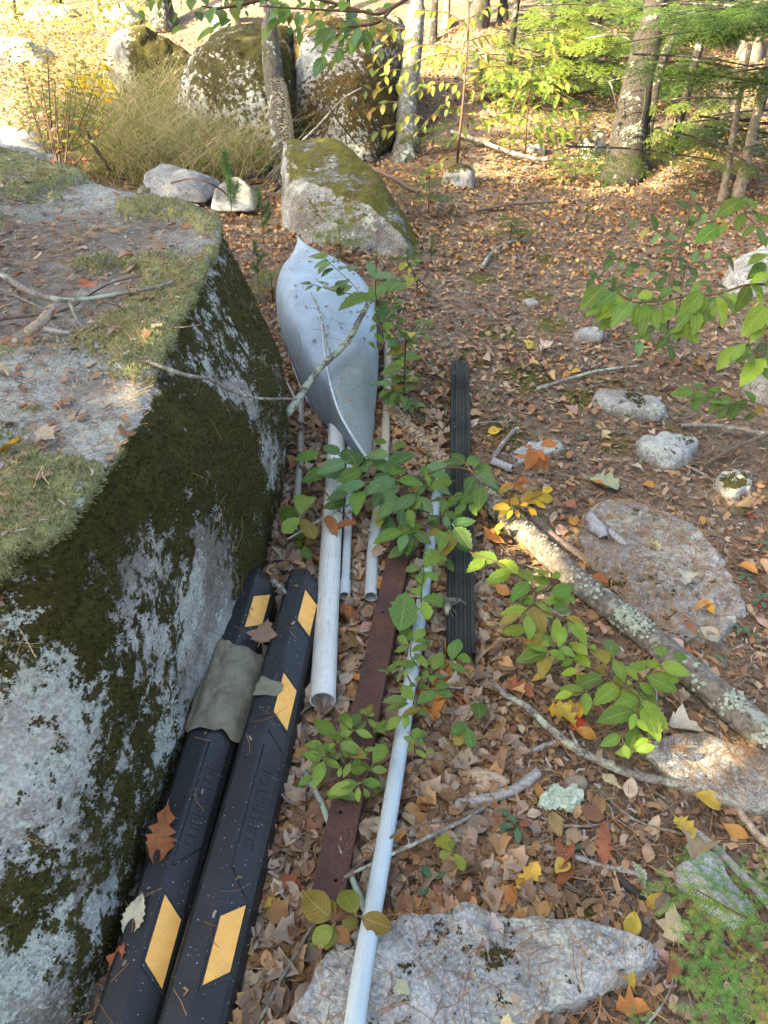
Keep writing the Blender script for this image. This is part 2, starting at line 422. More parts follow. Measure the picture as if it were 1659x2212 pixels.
# the big boulder beside the wheel stops
base = [(-.43, 2.35), (-.45, 2.72), (-.55, 3.2), (-.95, 3.9), (-2.4, 5.0), (-3.6, 4.4), (-3.5, 1.3), (-1.9, .12), (-1.05, .12), (-.66, .50), (-.60, 1.0), (-.53, 1.7)]
mid = [(-.50, 2.3), (-.40, 2.75), (-.50, 3.2), (-.58, 1.6), (-.60, 1.15), (-.78, .72)]
top = [(-.73, 2.0), (-.69, 2.7), (-.70, 3.22), (-1.0, 3.6), (-2.3, 4.6), (-3.2, 4.2), (-3.1, 1.6), (-1.7, 1.14), (-1.05, 1.06), (-.70, 1.12), (-.64, 1.30), (-.70, 1.68)]
bpts = [(x, y, -0.12) for x, y in base] + [(x, y, .42) for x, y in mid] + [(x, y, .90 + (0.02 if x > -1.2 else 0.06)) for x, y in top] + [(-1.8, 2.6, 1.0)]
BV, BF, BN = rock_shape(bpts, 8, 42, 0.042, 1.7, 0.34, 3)
def boulder_masks(V, N):
    up = N[:, 2]
    n1 = fbm(V, 2.6, 3, 61); n2 = fbm(V, 6.5, 3, 62)
    topm = sstep(0.62, 0.80, up)
    fx = sstep(0.5, 0.8, N[:, 0])                                  # the face towards the wheel stops
    moss = 0.56 + n1 * 1.5 + 0.22 * fx * sstep(1.0, 1.7, V[:, 1]) + 0.75 * n2
    moss = moss - 0.30 * sstep(1.35, 0.75, V[:, 1] + .25 * (V[:, 2] - .4)) * (1 - topm)  # paler bare rock towards its near end
    bare = np.exp(-(((V[:, 1] - 1.65) / .24) ** 2 + ((V[:, 2] - .22) / .30) ** 2)) + 0.8 * np.exp(-(((V[:, 1] - 2.35) / .12) ** 2 + ((V[:, 2] - .35) / .35) ** 2))
    moss = moss - 0.55 * bare * (1 - topm)
    edge = topm * (0.40 + 3.3 * fbm(V, 2.9, 3, 66) + 0.18 * sstep(-1.5, -.85, V[:, 0]) * sstep(2.9, 2.4, V[:, 1]))
    moss = moss * (1 - topm) + edge
    moss = moss + 0.25 * sstep(0.25, 0.0, V[:, 2])
    lich = 0.42 + 1.3 * fbm(V, 5.0, 3, 70) + 0.10 * topm + 0.12 * sstep(1.5, 0.6, V[:, 1]) * (1 - topm)
    lich = lich - 0.16 * fx * sstep(1.0, 1.8, V[:, 1])
    duff = topm * np.clip(0.52 + 1.9 * fbm(V, 1.6, 3, 75) + 0.25 * sstep(-1.0, -1.9, V[:, 0]), 0, 1)
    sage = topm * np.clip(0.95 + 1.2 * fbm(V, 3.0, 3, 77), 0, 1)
    return moss, lich, sage, duff
bm_, bl_, bs_, bd_ = boulder_masks(BV, BN)
cush = sstep(0.46, 0.62, bm_) * bs_                                # moss cushions on top stand proud of the stone
BV = BV + BN * (0.048 * cush * (0.7 + 0.9 * (fbm(BV, 14, 3, 80) + 0.5)))[:, None] + BN * (0.010 * sstep(0.5, 0.7, bm_) * (1 - bs_) * (fbm(BV, 30, 3, 81) + 0.5))[:, None]
BN = vert_normals(BV, BF)
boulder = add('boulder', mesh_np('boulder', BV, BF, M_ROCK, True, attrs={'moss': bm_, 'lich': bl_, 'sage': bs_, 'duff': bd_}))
tag(boulder, 'huge dark mossy granite boulder with sheer side beside the two black wheel stops', 'boulder')

def surface_points(V, F, weight, n, rng):
    """Random points on the faces, weighted by a per-vertex value."""
    a = np.linalg.norm(np.cross(V[F[:, 1]] - V[F[:, 0]], V[F[:, 2]] - V[F[:, 0]]), axis=1) * np.clip(weight[F].mean(1), 0, None)
    k = rng.choice(len(F), n, p=a / a.sum())
    u = rng.random((n, 2)); fl = u.sum(1) > 1; u[fl] = 1 - u[fl]
    w = np.stack([1 - u.sum(1), u[:, 0], u[:, 1]], 1)
    return (V[F[k]] * w[:, :, None]).sum(1), k, w
def tufts(name, V, F, N, weight, n, size, cols, parent=None, seed=1, lean=0.6, wid=0.32):
    """Short upright moss shoots: small three-sided blades growing from a surface."""
    rng = np.random.default_rng(seed)
    P, k, w = surface_points(V, F, weight, n, rng)
    nn = (N[F[k]] * w[:, :, None]).sum(1)
    nn = nn + rng.normal(0, lean, (n, 3)) * 0.5 + np.array([0, 0, 0.25]); nn /= np.linalg.norm(nn, axis=1)[:, None]
    t = np.cross(nn, rng.normal(size=(n, 3))); t /= np.linalg.norm(t, axis=1)[:, None]
    h = size * rng.uniform(0.5, 1.3, n)[:, None]
    ww = h * wid
    b = np.cross(nn, t)
    A = P - t * ww - nn * h * .2; B = P + t * ww - nn * h * .2; C = P + nn * h + b * h * .25; Dd = P + b * ww * 1.2 - nn * h * .2
    VV = np.stack([A, B, C, Dd], 1).reshape(-1, 3)
    i = np.arange(n)[:, None] * 4
    FF = np.concatenate([i + [0, 1, 2], i + [1, 3, 2], i + [3, 0, 2]], 0)
    f = rng.random((n, 1)); c = np.array(cols[0]) * (1 - f) + np.array(cols[1]) * f
    c = c * rng.uniform(0.7, 1.25, (n, 1))
    cc = np.repeat(c, 4, axis=0)
    return mesh_np(name, VV, FF, M_VCOL, False, col=cc)
M_VCOL = vcol_mat('dry_and_mossy_bits', 0.9, 0.15)
vis = ((BV[:, 1] < 4.6) & (BV[:, 0] > -2.6)).astype(float)
nearw = vis * np.clip(3.2 / np.maximum(BV[:, 1] + 0.6, .6) ** 1.2, 0, 3)
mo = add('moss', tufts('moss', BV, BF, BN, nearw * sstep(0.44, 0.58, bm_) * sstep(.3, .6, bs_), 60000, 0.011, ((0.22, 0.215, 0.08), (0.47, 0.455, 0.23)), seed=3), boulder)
tag(mo, 'pale green moss cushions', kind='stuff')
side_w = nearw * sstep(0.46, 0.60, bm_ + 0.55 * fbm(BV, 22, 3, 90)) * (1 - sstep(.2, .5, bs_)) * (BN[:, 0] + .6 - 0.3 * BN[:, 1] > 0)
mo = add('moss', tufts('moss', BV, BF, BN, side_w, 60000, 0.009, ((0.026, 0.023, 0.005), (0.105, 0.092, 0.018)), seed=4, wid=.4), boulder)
tag(mo, 'dark olive brown moss on its side', kind='stuff')
lw = nearw * sstep(0.48, 0.62, bl_) * (1 - sstep(0.4, 0.55, bm_)) * (BN[:, 1] < 0.4)
mo = add('lichen', tufts('lichen', BV, BF, BN, lw, 16000, 0.006, ((0.36, 0.38, 0.33), (0.62, 0.64, 0.58)), seed=5, wid=.8, lean=1.2), boulder)
tag(mo, 'pale crusty lichen', kind='stuff')

def P3(*a): return [W(x, y, z) for x, y, z in a]
def up_moss(k=0.5, base=0.15, s=1, f=3.0):
    return lambda V, N: base + k * sstep(0.3, 0.8, N[:, 2]) + 1.1 * fbm(V, f, 3, s)
def flat_l(base=0.35, s=2, f=4.0): return lambda V, N: base + 1.2 * fbm(V, f, 3, s)

# mossy wedge behind the canoe
def Rk(lst): return [Vector(p) for p in lst]
rock('mossy_boulder', Rk([(-.86, 6.15, -.1), (-.60, 5.75, .0), (.10, 5.30, -.1), (.30, 5.35, -.1), (.34, 6.1, -.1), (-.2, 7.9, -.1), (-.95, 7.6, -.1),
      (-.80, 6.40, .32), (-.60, 6.22, .40), (-.08, 5.72, .33), (.16, 5.50, .17), (-.9, 7.2, .50), (-.45, 7.1, .54), (-.05, 6.5, .40)]),
     'wedge shaped boulder behind the canoe tip with bright green moss and speckled grey face', 'boulder', level=7, p=60, amp=0.04, freq=2.6, seed=12,
     mat=rock_mat('bright_moss_granite', ((0.04, 0.04, 0.04), (0.20, 0.20, 0.195)), (0.45, 0.45, 0.44), (0.40, 0.42, 0.38), moss=((0.05, 0.052, 0.008), (0.17, 0.15, 0.022))),
     moss=lambda V, N: 0.08 + 0.70 * sstep(0.45, 0.90, N[:, 2] + 0.5 * np.maximum(N[:, 0], 0) - 0.25 * np.maximum(-N[:, 1], 0)) + 1.9 * fbm(V, 4.0, 5, 5, .65), lich=flat_l(0.30, 6, 9.0))
# the great boulders under the trees
gy = lambda px, py: W(px, py)
rock('boulder', Rk([(-2.25, 8.9, .0), (-1.0, 8.2, -.1), (-2.45, 9.4, .1), (-2.2, 10.4, .2), (-.9, 10.3, .2),
      (-2.36, 9.1, .5), (-2.15, 9.25, .92), (-1.75, 9.2, 1.12), (-1.15, 9.0, 1.10), (-.95, 8.6, .7), (-1.5, 8.45, .5), (-2.05, 8.7, .6), (-1.0, 10.2, 1.2), (-2.0, 10.3, 1.1)]),
     'large round grey boulder with white lichen patches on its front face and grass in front', 'boulder', level=7, p=12, amp=0.11, freq=1.7, seed=21,
     moss=lambda V, N: 0.34 + 0.30 * sstep(0.2, 0.9, N[:, 2]) + 0.26 * sstep(-2.1, -1.4, V[:, 0]) + 1.0 * fbm(V, 2.2, 3, 8), lich=flat_l(0.42, 9, 2.2))
rock('boulder', Rk([(-1.12, 8.7, 0), (-.2, 8.05, 0), (.02, 8.3, 0), (.26, 9.4, .2), (-1.1, 10.8, .3), (.32, 10.8, .3),
      (-1.0, 9.1, 1.0), (-.8, 9.3, 1.22), (.05, 9.2, 1.12), (.22, 9.3, .85), (.12, 8.7, .5), (-.3, 8.35, .6), (-1.0, 8.85, .6), (.28, 10.6, 1.2), (-1.0, 10.6, 1.35)]),
     'broad brown boulder matted with orange moss and needles just behind the leaning fungus covered tree', 'boulder', level=7, p=9, amp=0.12, freq=1.4, seed=22,
     mat=rock_mat('mossy_brown_granite', moss=((0.03, 0.022, 0.006), (0.12, 0.075, 0.015)), brown=(0.10, 0.055, 0.02)),
     moss=lambda V, N: 0.48 + 0.15 * N[:, 2] + 1.0 * fbm(V, 2.0, 3, 10), lich=flat_l(0.42, 11, 2.4))
rock('boulder', Rk([(-3.5, 9.9, 0), (-2.3, 10.1, 0), (-2.2, 11.4, .2), (-3.6, 11.4, .2),
      (-3.48, 10.2, .7), (-3.25, 10.5, 1.12), (-2.95, 10.4, 1.10), (-2.65, 10.6, 1.08), (-2.3, 10.5, .7), (-2.9, 10.0, .5)]),
     'upright boulder with green moss on its top standing beyond the yellow shrub', 'boulder', level=6, p=9, amp=0.11, freq=1.6, seed=23,
     moss=lambda V, N: -0.05 + 0.75 * sstep(-3.3, -2.9, V[:, 0]) + 0.9 * fbm(V, 2.4, 3, 12), lich=flat_l(0.45, 13))
rock('stone_slab', Rk([(-4.6, 6.4, -.1), (-2.95, 6.9, -.05), (-2.75, 7.4, -.05), (-3.4, 8.6, 0), (-4.8, 8.4, 0), (-4.5, 7.0, .42), (-3.6, 7.1, .40), (-3.1, 7.3, .22), (-4.5, 8.2, .5), (-3.5, 8.2, .42)]),
     'long pale grey slab of bare granite beyond the top of the big mossy boulder', 'rock', mat=M_ROCK_PALE, level=6, p=12, amp=0.03, seed=24, moss=lambda V, N: 0.02 + 0.6 * fbm(V, 3, 3, 14), lich=flat_l(0.2, 15))
rock('stone', Rk([(-2.25, 7.0, 0), (-1.6, 7.0, 0), (-1.55, 7.5, .05), (-2.2, 7.6, .05), (-2.2, 7.15, .24), (-1.75, 7.15, .25), (-1.6, 7.3, .18), (-2.1, 7.5, .26)]),
     'flat topped blue grey rock at the foot of the dry grass, larger of two', 'rock', mat=M_ROCK_PALE, level=5, p=16, amp=0.03, freq=4, seed=25, moss=lambda V, N: 0.1, lich=flat_l(0.35, 16))
rock('stone', Rk([(-1.55, 6.75, 0), (-1.15, 6.75, 0), (-1.15, 7.2, 0), (-1.55, 7.25, .05), (-1.5, 6.85, .16), (-1.3, 6.95, .24), (-1.18, 6.9, .16), (-1.4, 7.2, .2)]),
     'small split blue grey rock beside the pine seedling, smaller of two', 'rock', mat=M_ROCK_PALE, level=5, p=16, amp=0.03, freq=4, seed=26, moss=lambda V, N: 0.1, lich=flat_l(0.35, 17))
for i, (px, py, w_, h_, lab) in enumerate(((25, 130, 1.0, .34, 'sun bleached white rock at the clearing edge beyond the goldenrod'), (110, 40, .8, .22, 'low sunlit rock below the pale saplings'), (255, 45, .6, .26, 'sunlit rock with yellow green moss near the grey trunk'))):
    c = W(px, py)
    rock('stone', [c + Vector((w_ * a, w_ * b * .7, h_ * z - .08)) for a, b, z in ((-.6, -.4, 0), (.6, -.4, 0), (.6, .5, .3), (-.6, .5, .3), (-.4, -.2, .9), (.3, -.2, 1), (.4, .3, 1), (-.3, .3, 1.1))],
         lab, 'rock', mat=M_ROCK_PALE, level=5, p=9, amp=0.10, freq=2.2, seed=30 + i, moss=lambda V, N: 0.05, lich=flat_l(0.3, 20 + i))
# stones on the path and among the leaves
def stone_px(name, outline, h, label, mat=None, level=6, p=12, amp=0.034, freq=3.8, seed=1, moss=0.1, lich=0.4, group=None, inset=0.72, mossup=0.0, back=0.3, cat='rock', duff=None):
    """A stone from its outline on the ground, domed to height h."""
    g = [W(x, y) for x, y in outline]
    c = sum(g, Vector()) / len(g)
    pts = [q + (c - q) * 0.0 - Vector((0, 0, .06)) for q in g]
    pts += [c + (q - c) * inset + Vector((0, back * h * 0.5, h * (0.85 + 0.15 * ((i * 7) % 3) / 2))) for i, q in enumerate(g)]
    RAG[label] = .55 if 'round grey stone' not in label else .05
    return rock(name, pts, label, cat, group, mat, level, p, amp, freq, 0.4, seed, lambda V, N: moss + mossup * sstep(.5, .9, N[:, 2]) + 1.1 * fbm(V, 8, 3, seed), lambda V, N: lich + 1.2 * fbm(V, 9, 3, seed + 5), duff)
stone_px('stone', [(1265, 880), (1290, 895), (1350, 915), (1445, 912), (1448, 890), (1380, 868), (1275, 862)], .075, 'long grey rock with a mossy top below the hanging beech leaves', M_ROCK_PALE, seed=41, moss=.12, mossup=.28, lich=.45, inset=.8)
stone_px('stone', [(1355, 985), (1370, 1005), (1450, 1022), (1512, 1005), (1522, 965), (1440, 950), (1365, 965)], .075, 'white speckled rock with green moss peak, upper of two at the path edge', M_ROCK_PALE, seed=42, moss=.12, mossup=.25, lich=.5)
stone_px('stone', [(1527, 1060), (1545, 1085), (1590, 1098), (1635, 1080), (1640, 1035), (1590, 1025), (1535, 1035)], .075, 'white speckled rock capped with brown moss, lower of two at the path edge', M_ROCK_PALE, seed=43, moss=.15, mossup=.45, lich=.5)
stone_px('stone', [(1085, 1005), (1100, 1025), (1150, 1012), (1240, 985), (1242, 960), (1180, 950), (1100, 975)], .05, 'grey rock with dark moss tuft behind the orange beech sprig', M_ROCK_PALE, seed=44, moss=.12, mossup=.1, lich=.45)
stone_px('stone_slab', [(1240, 1140), (1250, 1230), (1330, 1330), (1430, 1400), (1560, 1420), (1610, 1330), (1600, 1250), (1500, 1150), (1370, 1105), (1270, 1108)], .05, 'wide flat slab strewn with needles and a pale star shaped leaf', M_ROCK_PALE, level=7, p=40, seed=45, amp=.034, freq=4, moss=.18, lich=.36, inset=.93, duff=lambda V, N: .40 + 1.9 * fbm(V, 3.2, 3, 4) - .5 * sstep(.9, 1.25, V[:, 0]))
stone_px('stone_slab', [(610, 2230), (625, 2120), (700, 2060), (840, 2010), (885, 1985), (1050, 1975), (1200, 1995), (1340, 2035), (1395, 2075), (1385, 2100), (1215, 2130), (1150, 2260), (800, 2300)], .07, 'large flat white speckled granite slab at the bottom by the thin white pipe', M_ROCK_PALE, level=7, p=34, seed=46, amp=.036, freq=4.4, moss=.20, lich=.42, inset=.94, duff=lambda V, N: .0 + 1.5 * fbm(V, 4, 3, 8))
stone_px('stone', [(1440, 1905), (1500, 1850), (1535, 1850), (1600, 1935), (1640, 2010), (1590, 2030), (1480, 1960)], .07, 'slanted grey stone under the hemlock seedling', M_ROCK_PALE, seed=47, moss=.05, lich=.3)
stone_px('stone_slab', [(1370, 1620), (1480, 1595), (1600, 1630), (1690, 1660), (1700, 1790), (1600, 1770), (1420, 1700)], .05, 'dark weathered slab partly buried beside the lichen covered log', M_ROCK, level=6, p=40, amp=.02, freq=4, seed=48, moss=.15, lich=.30, inset=.92, duff=lambda V, N: .25 + 1.5 * fbm(V, 5, 3, 8))
stone_px('stone', [(1203, 1700), (1215, 1725), (1245, 1735), (1275, 1720), (1280, 1695), (1250, 1682), (1215, 1685)], .045, 'small smooth round grey stone next to pale lichen clump', M_ROCK_TAN, level=4, seed=49, amp=.003, moss=.05, lich=.2, p=6)
stone_px('stone', [(1560, 600), (1570, 640), (1640, 650), (1720, 640), (1720, 560), (1620, 560)], .14, 'grey rock half hidden behind the hanging beech leaves, upper', M_ROCK, seed=50, lich=.3)
stone_px('stone', [(1590, 840), (1610, 880), (1680, 900), (1760, 860), (1740, 790), (1640, 790)], .12, 'smooth grey rock under the lowest hanging beech leaves', M_ROCK, seed=51, lich=.25, moss=.0)
stone_px('stone', [(1228, 735), (1250, 748), (1290, 745), (1310, 735), (1290, 722), (1240, 722)], .05, 'small pale stone next to the pine seedling on the path', M_ROCK_PALE, level=4, seed=52, lich=.35)
stone_px('stone', [(945, 395), (970, 412), (1020, 412), (1035, 395), (1000, 385), (960, 385)], .16, 'dark mossy stone on the leaves in front of the thin sapling', M_ROCK, level=4, seed=53, mossup=.4, moss=.3)
stone_px('stone', [(1240, 330), (1270, 345), (1310, 335), (1300, 318), (1255, 318)], .2, 'dark mossy stone uphill beside the slanting trunk', M_ROCK, level=4, seed=54, mossup=.4, moss=.3)
stone_px('stone', [(1128, 332), (1150, 342), (1180, 338), (1178, 325), (1140, 325)], .13, 'small mossy stone touching the long fallen branch', M_ROCK, level=4, seed=55, mossup=.5, moss=.3)
stone_px('stone', [(1225, 190), (1260, 200), (1330, 195), (1340, 178), (1290, 170), (1235, 175)], .3, 'grey stone up the slope under the hemlock boughs', M_ROCK, level=4, seed=56)
stone_px('stone', [(1120, 656), (1140, 668), (1170, 666), (1168, 655), (1140, 650)], .04, 'flat grey stone showing through the leaves on the path', M_ROCK_PALE, level=3, seed=57)
for i, (px, py, r, tan) in enumerate(((1480, 2180, 28, 1), (1438, 2160, 11, 1), (1455, 2158, 14, 1), (1200, 2205, 22, 0), (1130, 2190, 16, 1), (1205, 1905, 9, 0), (1352, 1985, 12, 0), (1398, 1990, 14, 1), (1405, 2000, 8, 1), (1305, 2115, 8, 1), (1298, 2175, 9, 0), (1380, 2290, 14, 0), (1345, 2130, 9, 1), (1235, 2270, 12, 1), (1510, 2195, 16, 0), (1385, 2055, 9, 1), (1310, 1960, 9, 0), (1450, 2230, 12, 0), (1560, 2150, 16, 0), (1270, 2075, 7, 1))):
    c = W(px, py); s_ = r / FPX * 1.75
    rr = random.Random(i)
    pts = [c + Vector((s_ * rr.uniform(.7, 1.1) * math.cos(a), s_ * rr.uniform(.7, 1.1) * math.sin(a), z * s_)) for z in (-.3, .45) for a in (0.3, 1.5, 2.7, 3.9, 5.2)] + [c + Vector((0, 0, .8 * s_))]
    rock('pebble', pts, ('small tan pebble' if tan else 'small white grey pebble') + ' lying on bare soil between the flat slab and the hemlock seedling', 'pebble', 'tan pebbles on bare soil' if tan else 'white grey pebbles on bare soil', M_ROCK_TAN if tan else M_ROCK_PALE, level=3, p=6, amp=.002, freq=20, seed=60 + i, moss=lambda V, N: -1, lich=lambda V, N: -1)

# ------------------------------------------------------------------ the canoe
def aluminium():
    t = NT('weathered_hull'); p = t.obj()
    sp = t.noise(p, 150, 2, 0.75); big = t.noise(p, 3.0, 4, 0.6)
    c = t.mix(t.ramp(big, (0.35, 0.0), (0.65, 1.0)), (0.27, 0.355, 0.45), (0.36, 0.45, 0.54))
    grime = t.attr('grime')
    c = t.mix(t.math('MULTIPLY', t.ramp(sp, (0.42, 0.0), (0.56, 1.0)), t.math('MULTIPLY', grime, 0.85)), c, (0.10, 0.105, 0.085))
    c = t.mix(t.math('MULTIPLY', grime, 0.6), c, (0.24, 0.245, 0.20))
    q = t.mapping(p, (26, 3, 26)); scr = t.ramp(t.noise(q, 3.4, 2, 0.5, 1.2), (0.485, 0.0), (0.495, 1.0), (0.505, 1.0), (0.515, 0.0))
    scr = t.math('MULTIPLY', scr, t.ramp(t.noise(p, 7, 2), (0.5, 0.0), (0.6, 1.0)))
    c = t.mix(t.math('MULTIPLY', scr, 0.6), c, (0.13, 0.14, 0.16))
    dn = t.noise(t.mapping(p, (5, 1.6, 5)), 2.2, 6, 0.7); c = t.mix(t.math('MULTIPLY', t.ramp(dn, (0.5, 0.0), (0.68, 1.0)), 0.42), c, (0.20, 0.19, 0.16))
    fl = t.math('MULTIPLY', t.ramp(t.voro(p, 75), (0.0, 1.0), (0.14, 0.0)), t.ramp(t.noise(p, 9, 3), (0.55, 0.0), (0.62, 1.0)))
    c = t.mix(t.math('MULTIPLY', fl, 0.7), c, (0.08, 0.08, 0.07))
    t.color(c); t.b.inputs['Metallic'].default_value = 0.05; t.rough(t.math('ADD', 0.58, t.math('MULTIPLY', grime, 0.25)))
    t.b.inputs['Specular IOR Level'].default_value = 0.4
    t.bump(t.math('ADD', t.math('MULTIPLY', sp, 0.5), t.math('MULTIPLY', big, 2.0)), 0.25, 0.01)
    return t.m
def build_canoe():
    n, m = 90, 49
    L = spline([(-.068, 2.765, .0), (-.207, 2.93, .02), (-.349, 3.21, .03), (-.44, 3.45, .05), (-.515, 3.72, .05), (-.60, 4.05, .05), (-.665, 4.35, .05), (-.70, 4.65, .06), (-.68, 4.98, .10), (-.615, 5.285, .20)], n)
    Rr = spline([(-.058, 2.765, .0), (-.050, 2.95, .02), (-.042, 3.2, .03), (-.036, 3.45, .04), (-.03, 3.72, .05), (-.035, 4.05, .05), (-.065, 4.35, .05), (-.17, 4.65, .06), (-.37, 4.98, .10), (-.605, 5.285, .20)], n)
    K = spline([(-.064, 2.755, .03), (-.16, 2.82, .165), (-.215, 2.92, .235), (-.265, 3.14, .285), (-.30, 3.4, .31), (-.335, 3.8, .33), (-.37, 4.2, .34), (-.44, 4.6, .33), (-.53, 4.95, .30), (-.612, 5.30, .25)], n)
    s = np.linspace(0, 1, n)
    pw = np.interp(s, [0, .1, .24, .38, .6, .85, 1], [1.0, 1.05, 1.3, 2.6, 2.8, 1.5, 1.0])       # 1 is a knife edge, 3 a flat bottom
    t = np.linspace(-1, 1, m)
    V = np.zeros((n, m, 3))
    for i in range(n):
        a = np.abs(t)
        side = np.where(t[:, None] < 0, L[i], Rr[i])
        x = a                                    # 0 on the keel, 1 on the gunwale
        p = pw[i]
        ang = x * np.pi / 2
        ch, cv = np.sin(ang) ** (2 / (1 + 0.55 * (p - 1))), np.cos(ang) ** (2 / p if p > 1.6 else 1.25)
        if p < 1.6:                              # V-shaped ends
            f = np.where(t > 0, max((p - 1) / .6, .8 if s[i] < .5 else 0), (p - 1) / .6); ch = (1 - f) * x ** 0.95 + f * np.sin(ang); cv = (1 - f) * (1 - x) ** 0.95 + f * np.cos(ang) ** 1.05
        else: ch = np.sin(ang) ** (2 / (p + .6)); cv = np.cos(ang) ** (2 / (p + .6))
        V[i] = side * 1.0
        V[i, :, :2] = K[i][:2] + (side[:, :2] - K[i][:2]) * ch[:, None]
        V[i, :, 2] = side[:, 2] + (K[i][2] - side[:, 2]) * np.clip(cv, 0, 1)
    P = V.reshape(-1, 3)
    dent = fbm(P, 6, 3, 90) * .022 + fbm(P, 2.0, 2, 91) * .02
    P = P + np.stack([dent * .3, dent * 0, dent], 1)
    idx = np.arange(n - 1)[:, None] * m + np.arange(m - 1)[None, :]
    F = np.stack([idx, idx + 1, idx + m + 1, idx + m], -1).reshape(-1, 4)
    tt = np.tile(t, n); ss = np.repeat(s, m)
    grime = np.clip(sstep(.46, .24, ss) * sstep(-.06, .12, tt) + 0.8 * sstep(.55, .9, tt) * sstep(.75, .4, ss) + .25 * sstep(.5, .3, ss) + 0.18 * sstep(-.5, -.9, tt), 0, 1)
    c = empty('canoe', (-.35, 4.0, 0), 'silver canoe lying upside down between the mossy boulder and leafy shoots', 'canoe')
    hull = mesh_np('hull', P, F, aluminium(), True, attrs={'grime': grime})
    h = add('hull', hull, c)
    global HULL; HULL = (P, np.vstack([F[:, [0, 1, 2]], F[:, [0, 2, 3]]]))
    so = h.modifiers.new('thickness', 'SOLIDIFY'); so.thickness = 0.006; so.offset = -1
    add('keel_strip', tube('keel_strip', spline([(-.066, 2.752, .035), (-.162, 2.815, .172), (-.217, 2.915, .241), (-.266, 3.13, .290), (-.30, 3.38, .312), (-.332, 3.7, .326)], 40), np.linspace(.009, .004, 40), plain('worn_metal', (.52, .56, .58), .4, .3, 60, .5), 6, flat=.8), c)
    add('gunwale', tube('gunwale', Rr[4:-4] + [-.012, 0, -.012], .011, bpy.data.materials['worn_metal'], 6), c)
    add('gunwale', tube('gunwale', L[4:-4] + [.010, 0, -.012], .011, bpy.data.materials['worn_metal'], 6), c)
build_canoe()

# ------------------------------------------------------------------ two rubber wheel stops with yellow panels
def rubber():
    t = NT('flecked_black_rubber'); p = t.obj()
    v = t.new('TexVoronoi'); t.put(v.inputs['Vector'], t.mapping(p, (1, 1, 1))); v.inputs['Scale'].default_value = 125
    wn_ = t.new('SeparateColor'); t.l.new(v.outputs['Color'], wn_.inputs[0])
    size = t.math('MULTIPLY', t.ramp(wn_.outputs[0], (0.55, 0.0), (1.0, 1.0)), 0.19)
    fleck = t.math('LESS_THAN', v.outputs['Distance'], size)
    n = t.noise(p, 9, 5, 0.65)
    c = t.mix(t.ramp(n, (0.35, 0.0), (0.7, 1.0)), (0.0105, 0.0105, 0.012), (0.020, 0.020, 0.022))
    c = t.mix(t.math('MULTIPLY', t.ramp(t.noise(p, 4.5, 6, 0.75), (0.56, 0.0), (0.78, 1.0)), 0.14), c, (0.040, 0.038, 0.036))
    c = t.mix(t.math('MULTIPLY', fleck, 0.8), c, (0.55, 0.56, 0.58))
    t.color(c); t.rough(0.50); t.b.inputs['Specular IOR Level'].default_value = 0.5
    t.bump(t.math('ADD', t.noise(p, 160, 3, 0.7), fleck), 0.25, 0.003)
    return t.m
def yellow():
    t = NT('yellow_reflective_sheet'); p = t.obj()
    c = t.mix(t.ramp(t.noise(p, 40, 4, 0.7), (0.3, 0.0), (0.72, 1.0)), (0.90, 0.43, 0.085), (0.97, 0.54, 0.16))
    c = t.mix(t.math('MULTIPLY', t.ramp(t.noise(p, 240, 3, 0.7), (0.60, 0.0), (0.72, 1.0)), 0.6), c, (0.16, 0.09, 0.03))
    c = t.mix(t.math('MULTIPLY', t.ramp(t.noise(p, 9, 4, 0.6), (0.5, 0.0), (0.7, 1.0)), 0.22), c, (0.30, 0.20, 0.10))
    t.color(c); t.rough(0.5); t.bump(t.noise(p, 300, 2), 0.15, 0.002)
    return t.m
M_RUB, M_YEL = rubber(), yellow()
PROF = [(-.072, 0), (-.074, .018), (-.068, .088), (-.062, .100), (-.054, .103), (-.004, .103), (.006, .097), (.054, .066), (.066, .052), (.075, .010), (.073, 0)]
def slope_pt(f, y, lift=0.0):               # f in 0..1 down the panel slope
    a, b = Vector((.006, 0, .097)), Vector((.054, 0, .066)); q = a.lerp(b, f); nrm = Vector((.031, 0, .048)).normalized()
    return Vector((q.x, y, q.z)) + nrm * lift
STOP_L = 1.85
